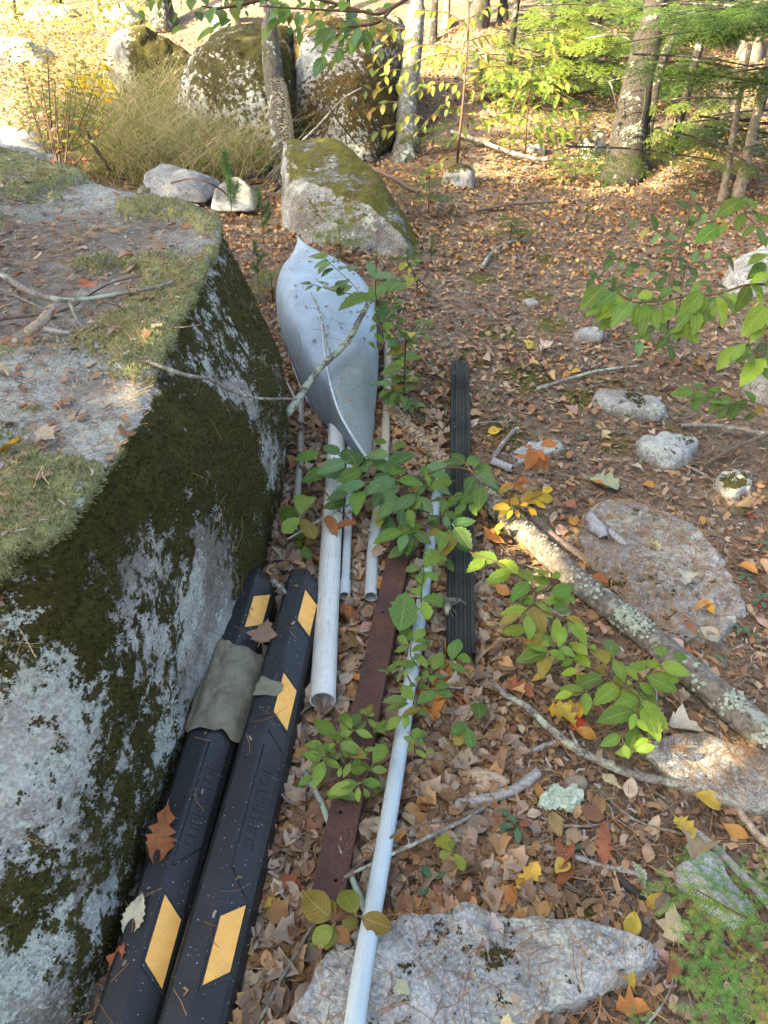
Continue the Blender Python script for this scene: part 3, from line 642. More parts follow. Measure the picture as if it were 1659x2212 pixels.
def wheel_stop(near, far, label, flip, text, group, lettering2=None):
    """near/far: points on the middle of the panel slope; the stop runs from y = 0 (far end) to y = -STOP_L in its own frame."""
    a, b = Vector(near), Vector(far); d = (b - a).normalized(); ang = math.atan2(d.y, d.x) - math.pi / 2
    rdir = Vector((d.y, -d.x, 0)); d = Vector((d.x, d.y, 0))
    org = b + d * STOP_FAR[label] - rdir * .03
    root = empty('wheel_stop', (org.x, org.y, gz1(org.x, org.y) * 0 + .012), label, 'wheel stop', group)
    root.rotation_euler.z = ang
    ys = [0, -.012, -.06, -.14] + list(np.linspace(-.2, -STOP_L + .2, 24)) + [-STOP_L + .14, -STOP_L + .06, -STOP_L + .012, -STOP_L]
    V, F = [], []
    for y in ys:
        e = min(-y, STOP_L + y)                                   # rounded and chamfered ends
        k = 1 - .5 * (1 - min(e / .07, 1)) ** 2 * 1.0
        for i, (x, z) in enumerate(PROF):
            zz = z * (1 if e > .07 else (0.62 + .38 * (e / .07) ** .6)) if x > .0 else z * (1 if e > .03 else .8 + .2 * e / .03)
            xx = x if x < 0 else x * (1 if e > .11 else .30 + .70 * min(1, e / .11) ** .8)
            V.append((xx, y, zz))
    m = len(PROF)
    for j in range(len(ys) - 1):
        for i in range(m - 1): F.append((j * m + i, (j + 1) * m + i, (j + 1) * m + i + 1, j * m + i + 1))
    F.append(tuple(range(m))); F.append(tuple(reversed(range((len(ys) - 1) * m, len(ys) * m))))
    me = bpy.data.meshes.new('body'); me.from_pydata(V, [], F); me.update(); me.materials.append(M_RUB)
    body = bpy.data.objects.new('body', me); COL.objects.link(body); body.parent = root
    bv = body.modifiers.new('edge', 'BEVEL'); bv.width = .004; bv.segments = 2; bv.limit_method = 'ANGLE'
    for c_, sg in ((.215, 1), (.585, 1), (1.265, -1), (1.635, -1)):
        sg = sg * flip
        if label.startswith('black wheel stop with a torn') and abs(c_ - .585) < .01: continue
        hl, sk = .072, .042
        def pts(g, lift): return [slope_pt(.02 - g * .1, -c_ + hl + sk * sg * .5 + g * .012, lift), slope_pt(.02 - g * .1, -c_ - hl + sk * sg * .5 - g * .012, lift),
                                  slope_pt(.98 + g * .1, -c_ - hl - sk * sg * .5 - g * .012, lift), slope_pt(.98 + g * .1, -c_ + hl - sk * sg * .5 + g * .012, lift)]
        lo, hi = pts(0, -.002), pts(0, .0016)
        mb = MB().put(lo + hi, [(4, 5, 6, 7), (0, 4, 7, 3), (1, 5, 4, 0), (2, 6, 5, 1), (3, 7, 6, 2)])
        o = bpy.data.objects.new('yellow_panel', mb.mesh('yellow_panel', M_YEL)); COL.objects.link(o); o.parent = root
        # moulded rim around the panel
        A = pts(1, .0022); Bq = pts(.45, .0022); A2 = pts(1, -.003)
        mb = MB().put(A + Bq + A2, [(0, 1, 5, 4), (1, 2, 6, 5), (2, 3, 7, 6), (3, 0, 4, 7), (0, 8, 9, 1), (1, 9, 10, 2), (2, 10, 11, 3), (3, 11, 8, 0)])
        o = bpy.data.objects.new('panel_rim', mb.mesh('panel_rim', M_RUB)); COL.objects.link(o); o.parent = root
    # raised bead framing the lettering, the lettering, bolt holes
    for f0 in (-.02, ):
        path = [slope_pt(f0, -.75, .001), slope_pt(f0, -1.10, .001)]
        o = bpy.data.objects.new('moulded_rib', tube('moulded_rib', spline(path, 6), .0022, M_RUB, 5)); COL.objects.link(o); o.parent = root
    for y0, y1 in ((-.70, -.75), (-1.10, -1.16)):
        o = bpy.data.objects.new('moulded_rib', tube('moulded_rib', spline([slope_pt(.02, y0, .001), slope_pt(.98, y1 if flip > 0 else y0 * 2 - y1, .001)], 6), .0020, M_RUB, 5)); COL.objects.link(o); o.parent = root
    tc = bpy.data.curves.new('lettering', 'FONT'); tc.body = text; tc.size = .044; tc.extrude = .0013; tc.align_x = 'CENTER'; tc.align_y = 'CENTER'; tc.space_character = 1.05
    tmp = bpy.data.objects.new('tmp', tc); COL.objects.link(tmp); bpy.context.view_layer.update()
    lm = bpy.data.meshes.new_from_object(tmp.evaluated_get(bpy.context.evaluated_depsgraph_get())); bpy.data.objects.remove(tmp)
    lm.materials.clear(); lm.materials.append(M_RUB)
    to = bpy.data.objects.new('lettering', lm); COL.objects.link(to); to.parent = root
    nrm = Vector((.031, 0, .048)).normalized(); yv = Vector((.048, 0, -.031)).normalized() * -1; xv = yv.cross(nrm)
    M = Matrix((xv, yv, nrm)).transposed().to_4x4(); M.translation = slope_pt(.5, -.925, .0005); to.matrix_local = M
    if True:
        V, F, uv = tube_arr([(-.030, -1.12, .094), (-.030, -1.12, .1015)], .014 if flip < 0 else .008, 16)
        nm = 'bolt_hole' if flip < 0 else 'plug'; o = bpy.data.objects.new(nm, mesh_np(nm, V, F, M_HOLE if flip < 0 else M_PLUG, False)); COL.objects.link(o); o.parent = root
    return root
M_PLUG = plain('grey_plug', (.13, .14, .14), .8, .3, 60, .2, 0)
M_HOLE = plain('hole_shade_black', (.004, .004, .004), .9, .1, 20, .1, 0)  # near-black disc colour stands in for the shade inside the bolt hole
STOP_FAR = {}
G_ST = None
lab1 = 'black wheel stop with four yellow panels lying next to the thick white pipe'
lab2 = 'black wheel stop with a torn grey cloth over it pressed against the big boulder'
STOP_FAR[lab1], STOP_FAR[lab2] = .215, .215
ws1 = wheel_stop((-.3627, .719, 0), (-.262, 1.755, 0), lab1, 1, 'SUPERSTOP', None)
ws2 = wheel_stop((-.505, .735, 0), (-.432, 1.765, 0), lab2, -1, 'SUPERSTOP', None)

def cloth():
    """Grey green cloth sagging over the second stop."""
    t = NT('felted_cloth'); p = t.obj()
    n = t.noise(p, 18, 6, 0.7); f = t.noise(p, 240, 3, 0.7)
    c = t.mix(t.ramp(n, (0.3, 0.0), (0.7, 1.0)), (0.17, 0.15, 0.10), (0.36, 0.315, 0.225))
    c = t.mix(t.math('MULTIPLY', t.ramp(f, (0.4, 0.0), (0.7, 1.0)), 0.4), c, (0.42, 0.40, 0.31))
    t.color(c); t.rough(0.97); t.bump(t.math('ADD', n, t.math('MULTIPLY', f, 0.5)), 0.9, 0.016)
    nx, ny = 46, 64
    V = []
    for j in range(ny):
        for i in range(nx):
            u = i / (nx - 1); v = j / (ny - 1)
            ed = .03 * (vnoise(np.array([[u * 7, v * 0, 3.1 if v > .5 else 9.7]]), 5)[0] - .5) * (1 if 0.02 < v < .98 else 1.5)
            y = -.385 - (v + ed * abs(v - .5) * 5) * .33
            s_ = -.125 + u * .215
            if s_ < -.075: x, z = s_ * .6 - .032, .012 + max(0, .085 - (-.075 - s_) * 1.9)
            else:
                x = s_; z = float(np.interp(x, [q[0] for q in PROF[2:9]], [q[1] for q in PROF[2:9]])) if x < .064 else .056 - (x - .064) * 1.6
            V.append((x, y, z))
    V = np.array(V); 
    w = fbm(V, 14, 3, 7) * .026 + np.abs(fbm(V * [1, .6, 1], 24, 4, 9)) * .040 + .008
    V = V + np.stack([w * .35, w * 0, w], 1)
    idx = np.arange(ny - 1)[:, None] * nx + np.arange(nx - 1)[None, :]
    F = np.stack([idx + nx, idx + nx + 1, idx + 1, idx], -1).reshape(-1, 4)
    o = add('cloth', mesh_np('cloth', V, F, t.m, True)); o.matrix_world = Matrix.Translation(ws2.location) @ Matrix.Rotation(ws2.rotation_euler.z, 4, 'Z')
    so = o.modifiers.new('thickness', 'SOLIDIFY'); so.thickness = .0025; so.offset = 1
    tag(o, 'torn grey green felt cloth draped over the wheel stop at the boulder', 'cloth')
    # loose flap lying on the other stop
    nx, ny = 14, 12; V = []
    c0 = W(580, 1490, .112)
    for j in range(ny):
        for i in range(nx):
            u, v = i / (nx - 1) - .5, j / (ny - 1) - .5
            V.append((c0.x + u * .075 + .02 * v, c0.y + v * .055 * (1 - u * .7) , c0.z + .008 - .02 * u + .0))
    V = np.array(V); V[:, 2] += fbm(V, 30, 3, 4) * .012; V[:, :2] += np.stack([fbm(V, 25, 2, 5), fbm(V, 25, 2, 6)], 1) * .02
    idx = np.arange(ny - 1)[:, None] * nx + np.arange(nx - 1)[None, :]
    F = np.stack([idx, idx + 1, idx + nx + 1, idx + nx], -1).reshape(-1, 4)
    o = add('cloth_scrap', mesh_np('cloth_scrap', V, F, t.m, True)); so = o.modifiers.new('thickness', 'SOLIDIFY'); so.thickness = .003; so.offset = 1
    tag(o, 'small torn flap of grey felt on the wheel stop beside the white pipe', 'cloth')
cloth()

# ------------------------------------------------------------------ pipes, rusty bar, black channel
def pvc(name, c, dirt=0.4):
    t = NT(name); p = t.obj()
    n = t.noise(p, 6, 5, 0.65); f = t.noise(p, 190, 3, 0.75)
    col = t.mix(t.math('MULTIPLY', t.ramp(n, (0.4, 0.0), (0.7, 1.0)), dirt * .6), c, (0.42, 0.38, 0.30))
    col = t.mix(t.math('MULTIPLY', t.ramp(f, (0.60, 0.0), (0.72, 1.0)), dirt), col, (0.16, 0.14, 0.11))
    q = t.mapping(p, (90, 7, 90)); s_ = t.ramp(t.noise(q, 1.2, 2), (0.62, 0.0), (0.66, 1.0))
    col = t.mix(t.math('MULTIPLY', s_, dirt * .5), col, (0.25, 0.23, 0.2))
    t.color(col); t.rough(0.38); t.b.inputs['Specular IOR Level'].default_value = 0.45; t.bump(n, 0.1, 0.004)
    return t.m
def pipe(path, r, wall, mat, label, bell=None, n=40, name='pipe'):
    P = spline(path, n); L = np.concatenate([[0], np.cumsum(np.linalg.norm(np.diff(P, axis=0), axis=1))])
    rad = np.full(n, r)
    if bell:
        dns = np.concatenate([np.linspace(0, bell[0] * .8, 8), np.linspace(bell[0] * .82, bell[0] * 1.05, 6), np.linspace(bell[0] * 1.3, L[-1], n)])
        P = np.stack([np.interp(dns, L, P[:, k]) for k in range(3)], 1); rad = np.interp(dns, [0, bell[0] * .82, bell[0] * 1.05, 99], [bell[1], bell[1], r, r])
    ri = rad - wall
    PP = np.vstack([P[::-1], P]); RR = np.concatenate([rad[::-1], ri])
    sides = 28
    Vo, Fo, _ = tube_arr(P, rad, sides, cap=False); Vi, Fi, _ = tube_arr(P, ri, sides, cap=False)
    k = len(Vo); F = [Fo, Fi[:, ::-1] + k]
    m = len(P)
    for e in (0, (m - 1) * sides):
        for j in range(sides):
            q = (j + 1) % sides
            tri = [(e + j, k + e + j, k + e + q), (e + j, k + e + q, e + q)]
            F.append(np.array(tri if e == 0 else [t_[::-1] for t_ in tri]))
    me = mesh_np(name, np.vstack([Vo, Vi]), np.vstack(F), mat, True)
    o = add(name, me); ed = o.modifiers.new('edges', 'EDGE_SPLIT'); ed.split_angle = math.radians(40)
    return tag(o, label, 'pipe')
M_PVC = pvc('white_pvc', (0.64, 0.66, 0.65), .85); M_PVC2 = pvc('clean_white_pvc', (0.46, 0.54, 0.60), .42)
M_CON = pvc('grey_conduit', (0.42, 0.47, 0.52), .6); M_TAN = pvc('stained_tan_pipe', (0.36, 0.31, 0.24), .8); M_GRY = pvc('weathered_grey_pipe', (0.33, 0.32, 0.28), .8)
pipe([(-.189, 1.415, .058), (-.205, 2.1, .056), (-.218, 2.75, .056), (-.24, 3.4, .056)], .0405, .0045, M_PVC, 'thick white plastic pipe with its open end by the wheel stop')
pipe([(-.141, 1.885, .044), (-.146, 2.3, .036), (-.156, 2.72, .032), (-.18, 3.4, .03)], .0165, .003, M_CON, 'slim grey conduit with a flared socket end lying along the thick white pipe', bell=(.085, .0205))
pipe([(-.047, 1.885, .04), (-.042, 2.15, .036), (-.022, 2.45, .034), (-.014, 2.62, .036)], .0235, .0032, M_CON, 'grey blue conduit, its open end half filled with leaves, left of the rusty bar')
pipe([(-.004, 2.70, .036), (.008, 3.0, .034), (.016, 3.4, .034), (.022, 4.1, .04)], .0225, .003, M_TAN, 'stained tan pipe lying along the canoe under leafy shoots')
pipe([(-.368, 2.45, .03), (-.385, 2.8, .03), (-.42, 3.25, .03), (-.45, 3.6, .03)], .0165, .003, M_GRY, 'thin dull grey pipe between the mossy boulder and the canoe')
pipe([(-.075, .30, .135), (-.058, .572, .115), (.0, .95, .07), (.06, 1.34, .045), (.15, 1.95, .034), (.243, 2.62, .034), (.262, 2.75, .034)], .0225, .003, M_PVC2, 'long slender bluish white pipe running from the bottom up under the green seedling', n=60)

def rusty_bar():
    t = NT('rusted_steel'); p = t.obj()
    n = t.noise(p, 11, 6, 0.7); f = t.noise(p, 150, 4, 0.75); n2 = t.noise(p, 4, 3, 0.6)
    c = t.mix(t.ramp(n, (0.36, 0.0), (0.62, 1.0)), (0.045, 0.028, 0.028), (0.085, 0.044, 0.038))
    c = t.mix(t.math('MULTIPLY', t.ramp(f, (0.45, 0.0), (0.62, 1.0)), t.ramp(n2, (0.42, 0.15), (0.6, 0.9))), c, (0.19, 0.08, 0.045))
    t.color(c); t.rough(0.85); t.bump(t.math('ADD', n, t.math('MULTIPLY', f, 0.6)), 0.5, 0.004)
    a, b = W(697, 1985, .05), Vector((.135, 2.62, .05)); d = (b - a).normalized(); Lb = (b - a).length
    hw, th = .041, .008
    mb = MB(); holes = [.09, .27, .62, 1.02, 1.42]
    ys = [0.0]
    for h in holes: ys += [h - .03, h + .03]
    ys.append(Lb)
    def quad(x0, x1, y0, y1, z): return [(x0, y0, z), (x1, y0, z), (x1, y1, z), (x0, y1, z)]
    for k in range(len(ys) - 1):
        y0, y1 = ys[k], ys[k + 1]
        if k % 2 == 0:
            for s_ in range(max(1, int((y1 - y0) / .12))):
                q0 = y0 + (y1 - y0) * s_ / max(1, int((y1 - y0) / .12)); q1 = y0 + (y1 - y0) * (s_ + 1) / max(1, int((y1 - y0) / .12))
                mb.put(quad(-hw, hw, q0, q1, th), [(0, 1, 2, 3)])
        else:
            yc = (y0 + y1) / 2; hx = .014 if k % 4 == 1 else -.01; r = .0052; N = 16
            sq, ci, cb = [], [], []
            for j in range(N):
                an = 2 * math.pi * j / N; cx, sy = math.cos(an), math.sin(an); m_ = max(abs(cx), abs(sy))
                ex = (hw - hx) if cx > 0 else (hw + hx)
                sq.append((hx + cx / m_ * ex, yc + sy / m_ * .03, th)); ci.append((hx + cx * r, yc + sy * r, th)); cb.append((hx + cx * r, yc + sy * r, -.01))
            mb.put(sq + ci + cb, [(j, (j + 1) % N, N + (j + 1) % N, N + j) for j in range(N)] + [(N + j, N + (j + 1) % N, 2 * N + (j + 1) % N, 2 * N + j) for j in range(N)])
    mb.put([(-hw, 0, th), (-hw, Lb, th), (-hw, Lb, -.012), (-hw, 0, -.012)], [(0, 1, 2, 3)])
    mb.put([(hw, 0, th), (hw, Lb, th), (hw + .004, Lb, -.012), (hw + .004, 0, -.012)], [(3, 2, 1, 0)])
    mb.put([(-hw, 0, th), (hw, 0, th), (hw, 0, -.012), (-hw, 0, -.012)], [(3, 2, 1, 0)])
    mb.put([(-hw, Lb, th), (hw, Lb, th), (hw, Lb, -.012), (-hw, Lb, -.012)], [(0, 1, 2, 3)])
    o = add('steel_bar', mb.mesh('steel_bar', t.m)); o.matrix_world = Matrix.Translation(a) @ Matrix.Rotation(math.atan2(d.y, d.x) - math.pi / 2, 4, 'Z')
    tag(o, 'flat rusty steel bar with bolt holes lying in leaves beside the slender white pipe', 'metal bar')
rusty_bar()

def channel():
    t = NT('black_ribbed_plastic'); p = t.obj()
    n = t.noise(p, 8, 5, 0.65); f = t.noise(p, 200, 3, 0.75)
    c = t.mix(t.ramp(n, (0.35, 0.0), (0.65, 1.0)), (0.010, 0.011, 0.011), (0.028, 0.030, 0.028))
    c = t.mix(t.math('MULTIPLY', t.ramp(f, (0.64, 0.0), (0.72, 1.0)), 0.5), c, (0.20, 0.19, 0.16))
    q = t.math('MULTIPLY', t.ramp(t.noise(p, 3, 3), (0.45, 0.0), (0.6, 1.0)), 0.45)
    c = t.mix(q, c, (0.055, 0.058, 0.048)); t.color(c); t.rough(0.5); t.bump(f, 0.15, 0.003)
    a, b = Vector((.252, 1.60, .03)), Vector((.420, 3.70, .045)); d = (b - a).normalized(); Lb = (b - a).length
    prof = [(-.046, -.02), (-.046, .034), (-.042, .040), (-.036, .040), (-.034, .032), (-.022, .032), (-.020, .040), (-.012, .040), (-.010, .034), (.010, .034), (.012, .040), (.018, .040), (.020, .032), (.033, .032), (.035, .040), (.043, .040), (.046, .034), (.046, -.02)]
    prof = [(x, z) for x, z in prof]
    V, F = [], []; ys = np.linspace(0, Lb, 12)
    for y in ys: V += [(x, y, z) for x, z in prof]
    m = len(prof)
    for j in range(len(ys) - 1):
        for i in range(m - 1): F.append((j * m + i, j * m + i + 1, (j + 1) * m + i + 1, (j + 1) * m + i))
    F = [f_[::-1] for f_ in F]
    me = bpy.data.meshes.new('gutter_channel'); me.from_pydata(V, [], F); me.update(); me.materials.append(t.m)
    o = add('gutter_channel', me); o.matrix_world = Matrix.Translation(a) @ Matrix.Rotation(math.atan2(d.y, d.x) - math.pi / 2, 4, 'Z')
    so = o.modifiers.new('thickness', 'SOLIDIFY'); so.thickness = .002; so.offset = -1
    tag(o, 'black ribbed plastic downspout lying on the leaves with a dead bird on it', 'downspout')
channel()
# ------------------------------------------------------------------ leaf shapes (unit length, base at the origin, tip along +Y)
def leaf_arrays(kind, rng, n=11, curl=0.1, fold=0.12, wave=0.02, cols=(-1, 0, 1), stalk=True):
    t = np.linspace(0, 1, n)
    if kind == 'beech':
        w = .235 * np.sin(np.pi * np.clip(t, 0, 1) ** .82) ** .95; w[1:-1] += .024 * (np.arange(n - 2) % 2 * 2 - 1) * np.sin(np.pi * t[1:-1])
    elif kind == 'oval': w = .205 * np.sin(np.pi * t ** .9) ** 1.0
    elif kind == 'round': w = .31 * np.sin(np.pi * t ** .85) ** .85
    elif kind == 'lance': w = .19 * np.sin(np.pi * t ** .8) ** .9
    elif kind == 'oak':
        lob = np.interp(t, [0, .08, .18, .26, .38, .46, .58, .65, .76, .83, .91, 1], [.02, .05, .19, .09, .30, .13, .38, .17, .30, .14, .13, .0]); w = lob
    elif kind == 'oaklet':
        lob = np.interp(t, [0, .1, .24, .32, .46, .54, .68, .76, .88, 1], [.02, .10, .22, .17, .32, .24, .35, .24, .20, .0]); w = lob
    elif kind == 'maple':
        lob = np.interp(t, [0, .05, .12, .2, .3, .38, .5, .58, .68, .8, .88, 1], [.03, .25, .36, .20, .44, .50, .28, .17, .26, .13, .08, .0]); w = lob
    V, UV = [], []
    ph = rng.random() * 6
    for i in range(n):
        for c in cols:
            x = c * w[i] * (1 + .06 * (rng.random() - .5))
            z = fold * abs(c) * w[i] * 2 - curl * t[i] ** 2 * 1.0 + wave * math.sin(ph + 7 * t[i] + c * 2.1) + curl * .5 * t[i]
            V.append((x, t[i] * (1 - .12 * abs(curl) * t[i]) + (.0 if kind not in ('maple', 'oak') else .05 * abs(c) * math.sin(ph + 9 * t[i])), z)); UV.append((.5 + .5 * c, t[i]))
    m = len(cols); F = []
    for i in range(n - 1):
        for j in range(m - 1):
            a = i * m + j; F += [(a, a + 1, a + m + 1), (a, a + m + 1, a + m)]
    if stalk:
        k = len(V); V += [(-.008, -.14, .0), (.008, -.14, .0), (.010, .04, .004), (-.010, .04, .004)]; UV += [(.5, 0)] * 4
        F += [(k, k + 1, k + 2), (k, k + 2, k + 3)]
    return np.array(V), np.array(F), np.array(UV)
ML_LIVE = leaf_mat('live_leaf', 'object', .40, .38, .50, 9, .4, .5)
ML_DRY = leaf_mat('fallen_leaf_skin', 'object', .12, .6, .16, 8, .55, .6, .2)
ML_MASS = leaf_mat('leaf_litter_skin', 'vertex', .10, .65, .14, 8, .5, .4, .15)
_leafs = {}
def leaf_mesh(kind, v=None, dry=False):
    """A few shared meshes per kind of leaf."""
    nv = 5; v = R.randrange(nv) if v is None else v % nv
    key = (kind, v, dry)
    if key not in _leafs:
        rng = np.random.default_rng(abs(hash(kind)) % 1000 * 0 + sum(map(ord, kind)) * 10 + v + (500 if dry else 0))
        n = {'beech': 15, 'oak': 12, 'oaklet': 12, 'maple': 12}.get(kind, 9)
        if dry: a = leaf_arrays(kind, rng, n, rng.uniform(-.45, .45), rng.uniform(-.1, .55), rng.uniform(.02, .07), (-1, -.5, 0, .5, 1) if kind == 'oak' and 0 else (-1, 0, 1))
        else: a = leaf_arrays(kind, rng, n, rng.uniform(.06, .28), rng.uniform(.05, .25), .018)
        _leafs[key] = mesh_np('leaf_' + kind, a[0], a[1], ML_DRY if dry else ML_LIVE, True, a[2])
    return _leafs[key]
def frame(base, tip, up=Vector((0, 0, 1)), roll=0.0):
    y = tip - base; L = y.length; y = y / max(L, 1e-6)
    x = y.cross(up)
    if x.length < 1e-3: x = y.cross(Vector((1, 0, .1)))
    x.normalize(); z = x.cross(y)
    M = Matrix((x, y, z)).transposed()
    if roll: M = M @ Matrix.Rotation(roll, 3, 'Y')
    M = (M * L).to_4x4(); M.translation = base
    return M
def jit(c, a=.15, rnd=R):
    k = rnd.uniform(1 - a, 1 + a); return (c[0] * k * rnd.uniform(.9, 1.12), c[1] * k * rnd.uniform(.95, 1.06), c[2] * k * rnd.uniform(.8, 1.2), 1)
GREEN = (0.14, 0.245, 0.034); YGREEN = (0.26, 0.36, 0.036); LIME = (0.24, 0.36, 0.06); DGREEN = (0.06, 0.125, 0.028); YEL = (.48, .36, .03); ORG = (.50, .20, .035); BLUEG = (0.13, 0.25, 0.09); RUST = (.36, .11, .03)
def plant_leaf(parent, base, tip, kind, col, roll=None, up=None):
    o = bpy.data.objects.new('leaf', leaf_mesh(kind)); COL.objects.link(o)
    o.parent = parent; o.matrix_parent_inverse = Matrix.Translation(parent.location).inverted()
    upv = up or Vector((R.uniform(-.25, .25), -.35 + R.uniform(-.25, .2), 1)).normalized()
    o.matrix_basis = frame(base, tip, upv, R.uniform(-.25, .25) if roll is None else roll)
    o.color = jit(col, .24) if R.random() > .05 else jit((.30, .24, .04), .2)
    o.scale = o.scale * R.uniform(.86, 1.12); return o
M_STEM = plain('brown_stem', (.10, .055, .03), .7, .3, 60, .3, 0); M_STEMG = plain('green_stem', (.16, .17, .05), .6, .3, 60, .3, 0)
def stem(parent, pts, r0=.003, r1=.0012, mat=None, n=None, name='stem'):
    P = spline([list(p) for p in pts], n or max(4, len(pts) * 4))
    return add(name, tube(name, P, np.linspace(r0, r1, len(P)), mat or M_STEM, 5, cap=False), parent)
def plant(name, foot, label, cat='plant', group=None): return empty(name, foot, label, cat, group)
def leaves_px(parent, tf, lst, kind, cols, z=None, depth=None, drop=0.02, zj=0.03, extra=0):
    """Leaves measured on the photograph as base and tip, put at a height (or depth) of their own."""
    for k, q in enumerate(lst):
        bx, by = tf(q[0], q[1]); tx, ty = tf(q[2], q[3]); dz = R.uniform(-zj, zj)
        if depth is None:
            zz = z(bx, by, k) if callable(z) else z
            b = W(bx, by, zz + dz); t = W(tx, ty, zz + dz - drop * R.uniform(.3, 1.5)); t = b + (t - b) * 1.10
        else:
            b = D(bx, by, depth + dz * 2); t = D(tx, ty, depth + dz * 2 - R.uniform(-.02, .05))
        c = cols[k % len(cols)] if isinstance(cols, list) else cols
        plant_leaf(parent, b, t, kind, c)
        if extra and R.random() < extra:
            off = Vector((R.uniform(-.05, .05), R.uniform(-.05, .05), R.uniform(-.07, -.02))); q = Matrix.Rotation(R.uniform(-.9, .9), 3, 'Z') @ (t - b)
            plant_leaf(parent, b + off, b + off + q * R.uniform(.7, 1.0), kind, c)
def stems_px(parent, tf, lines, z=None, depth=None, r0=.003, r1=.0014, mat=None):
    r0 *= 1.3; r1 *= 1.3
    for ln in lines:
        pts = []
        for q in ln:
            x, y = tf(q[0], q[1]); h = q[2] if len(q) > 2 else z
            pts.append(D(x, y, h if len(q) > 2 and depth is not None else depth) if depth is not None else W(x, y, h))
        stem(parent, pts, r0, r1, mat)
ident = lambda x, y: (x, y)

# ------------------------------------------------------------------ logs and sticks
def stick(name, pts, r0, r1, mat, label, cat='stick', group=None, sides=9, rough=.12, seed=1, n=None, parent=None, knobs=0):
    P = spline([list(p) for p in pts], n or 12 + 8 * len(pts))
    rr = random.Random(seed)
    P = P + fbm(P, 9, 3, seed)[:, None] * np.array([1, .6, .35]) * r0 * 1.1
    rad = np.linspace(r0, r1, len(P)) * (1 + .3 * fbm(P, 30, 2, seed + 3))
    V, F, uv = tube_arr(P, rad, sides, rough, seed)
    parts = [(V, F, uv)]
    for _ in range(knobs):
        k = rr.randrange(2, len(P) - 2); dr = Vector((rr.uniform(-1, 1), rr.uniform(-1, 1), rr.uniform(.1, .8))).normalized()
        ll = rad[k] * rr.uniform(2.5, 6); q = np.array([P[k], P[k] + np.array(dr) * ll * .6, P[k] + np.array(dr) * ll + [0, 0, .003]])
        v2, f2, u2 = tube_arr(q, [rad[k] * .45, rad[k] * .35, rad[k] * .2], 5); parts.append((v2, f2, u2))
    V, F, uv, _ = merge(parts)
    o = add(name, mesh_np(name, V, F, mat, True, uv), parent)
    return tag(o, label, cat, group) if label else o
M_BARKL = bark_mat('lichened_log_bark', (.055, .048, .042), (.20, .175, .15), (.30, .31, .27), -.02, (9, 9, 9), .8, space='pos')
M_TWIG = bark_mat('grey_twig_bark', (.10, .085, .070), (.27, .24, .21), (.40, .44, .36), .03, (30, 30, 30), .5, space='pos')
M_TWIGB = bark_mat('brown_twig_bark', (.07, .05, .038), (.19, .14, .11), None, 0, (30, 30, 30), .5, space='pos')
M_GREYW = bark_mat('bleached_wood', (.20, .18, .165), (.42, .40, .38), None, 0, (12, 60, 60), .6, space='pos')
M_TANW = bark_mat('pale_tan_wood', (.25, .17, .11), (.50, .40, .30), None, 0, (12, 50, 50), .6, space='pos')
M_FUNG = vcol_mat('shelf_fungus', .8, .1)
def G(*a): return [W(x, y, None, h) for x, y, h in a]
log = empty('fallen_log', W(1180, 1180), 'long fallen log, orange crust on its upper end and pale lichen patches further down', 'log')
LP = spline([list(q) for q in G((835, 872, .03), (880, 925, .035), (960, 1000, .035), (1035, 1065, .04), (1120, 1140, .055), (1260, 1265, .055), (1400, 1375, .05), (1550, 1500, .045), (1700, 1630, .045))], 120)
LR = np.interp(np.linspace(0, 1, 120), [0, .3, .45, .75, 1], [.026, .034, .045, .045, .050])
V, F, uv = tube_arr(LP, LR, 18, .10, 5)
add('trunk', mesh_np('trunk', V, F, M_BARKL, True, uv), log)
def fungus(parent, P, rad, n, seed, up=True, size=.012, cols=((.62, .42, .22), (.75, .58, .38)), side=None, name='bracket_fungus'):
    rng = np.random.default_rng(seed); parts = []
    for _ in range(n):
        k = rng.integers(1, len(P) - 1); T = P[k + 1] - P[k - 1]; T /= np.linalg.norm(T)
        d = rng.normal(size=3); d[2] = abs(d[2]) if up else d[2]
        if side is not None: d = np.array(side) + rng.normal(0, .45, 3)
        d -= T * d.dot(T); d /= np.linalg.norm(d)
        c = P[k] + d * rad[k] * .97 + T * rng.uniform(-.5, .5) * np.linalg.norm(P[k + 1] - P[k - 1])
        s = size * rng.uniform(.5, 1.3); u = np.cross(d, T); a = np.linspace(0, np.pi, 6)
        rim = c + (np.cos(a)[:, None] * u + np.sin(a)[:, None] * d * .9) * s + T * s * .15
        vv = np.vstack([c + T * s * .35, rim, c - T * s * .2]); ff = [(0, i, i + 1) for i in range(1, 6)] + [(7, i + 1, i) for i in range(1, 6)]
        f = rng.random(); parts.append((vv, np.array(ff), None, np.array(cols[0]) * (1 - f) + np.array(cols[1]) * f))
    V, F, _, C = merge(parts)
    return tag(add(name, mesh_np(name, V, F, M_FUNG, True, col=C), parent), kind='stuff')
fungus(log, LP[2:34], LR[2:34], 420, 3, size=.009, cols=((.45, .27, .14), (.66, .50, .34)))
fungus(log, LP[46:70], LR[46:70], 360, 4, size=.009, cols=((.42, .33, .20), (.60, .54, .42)))
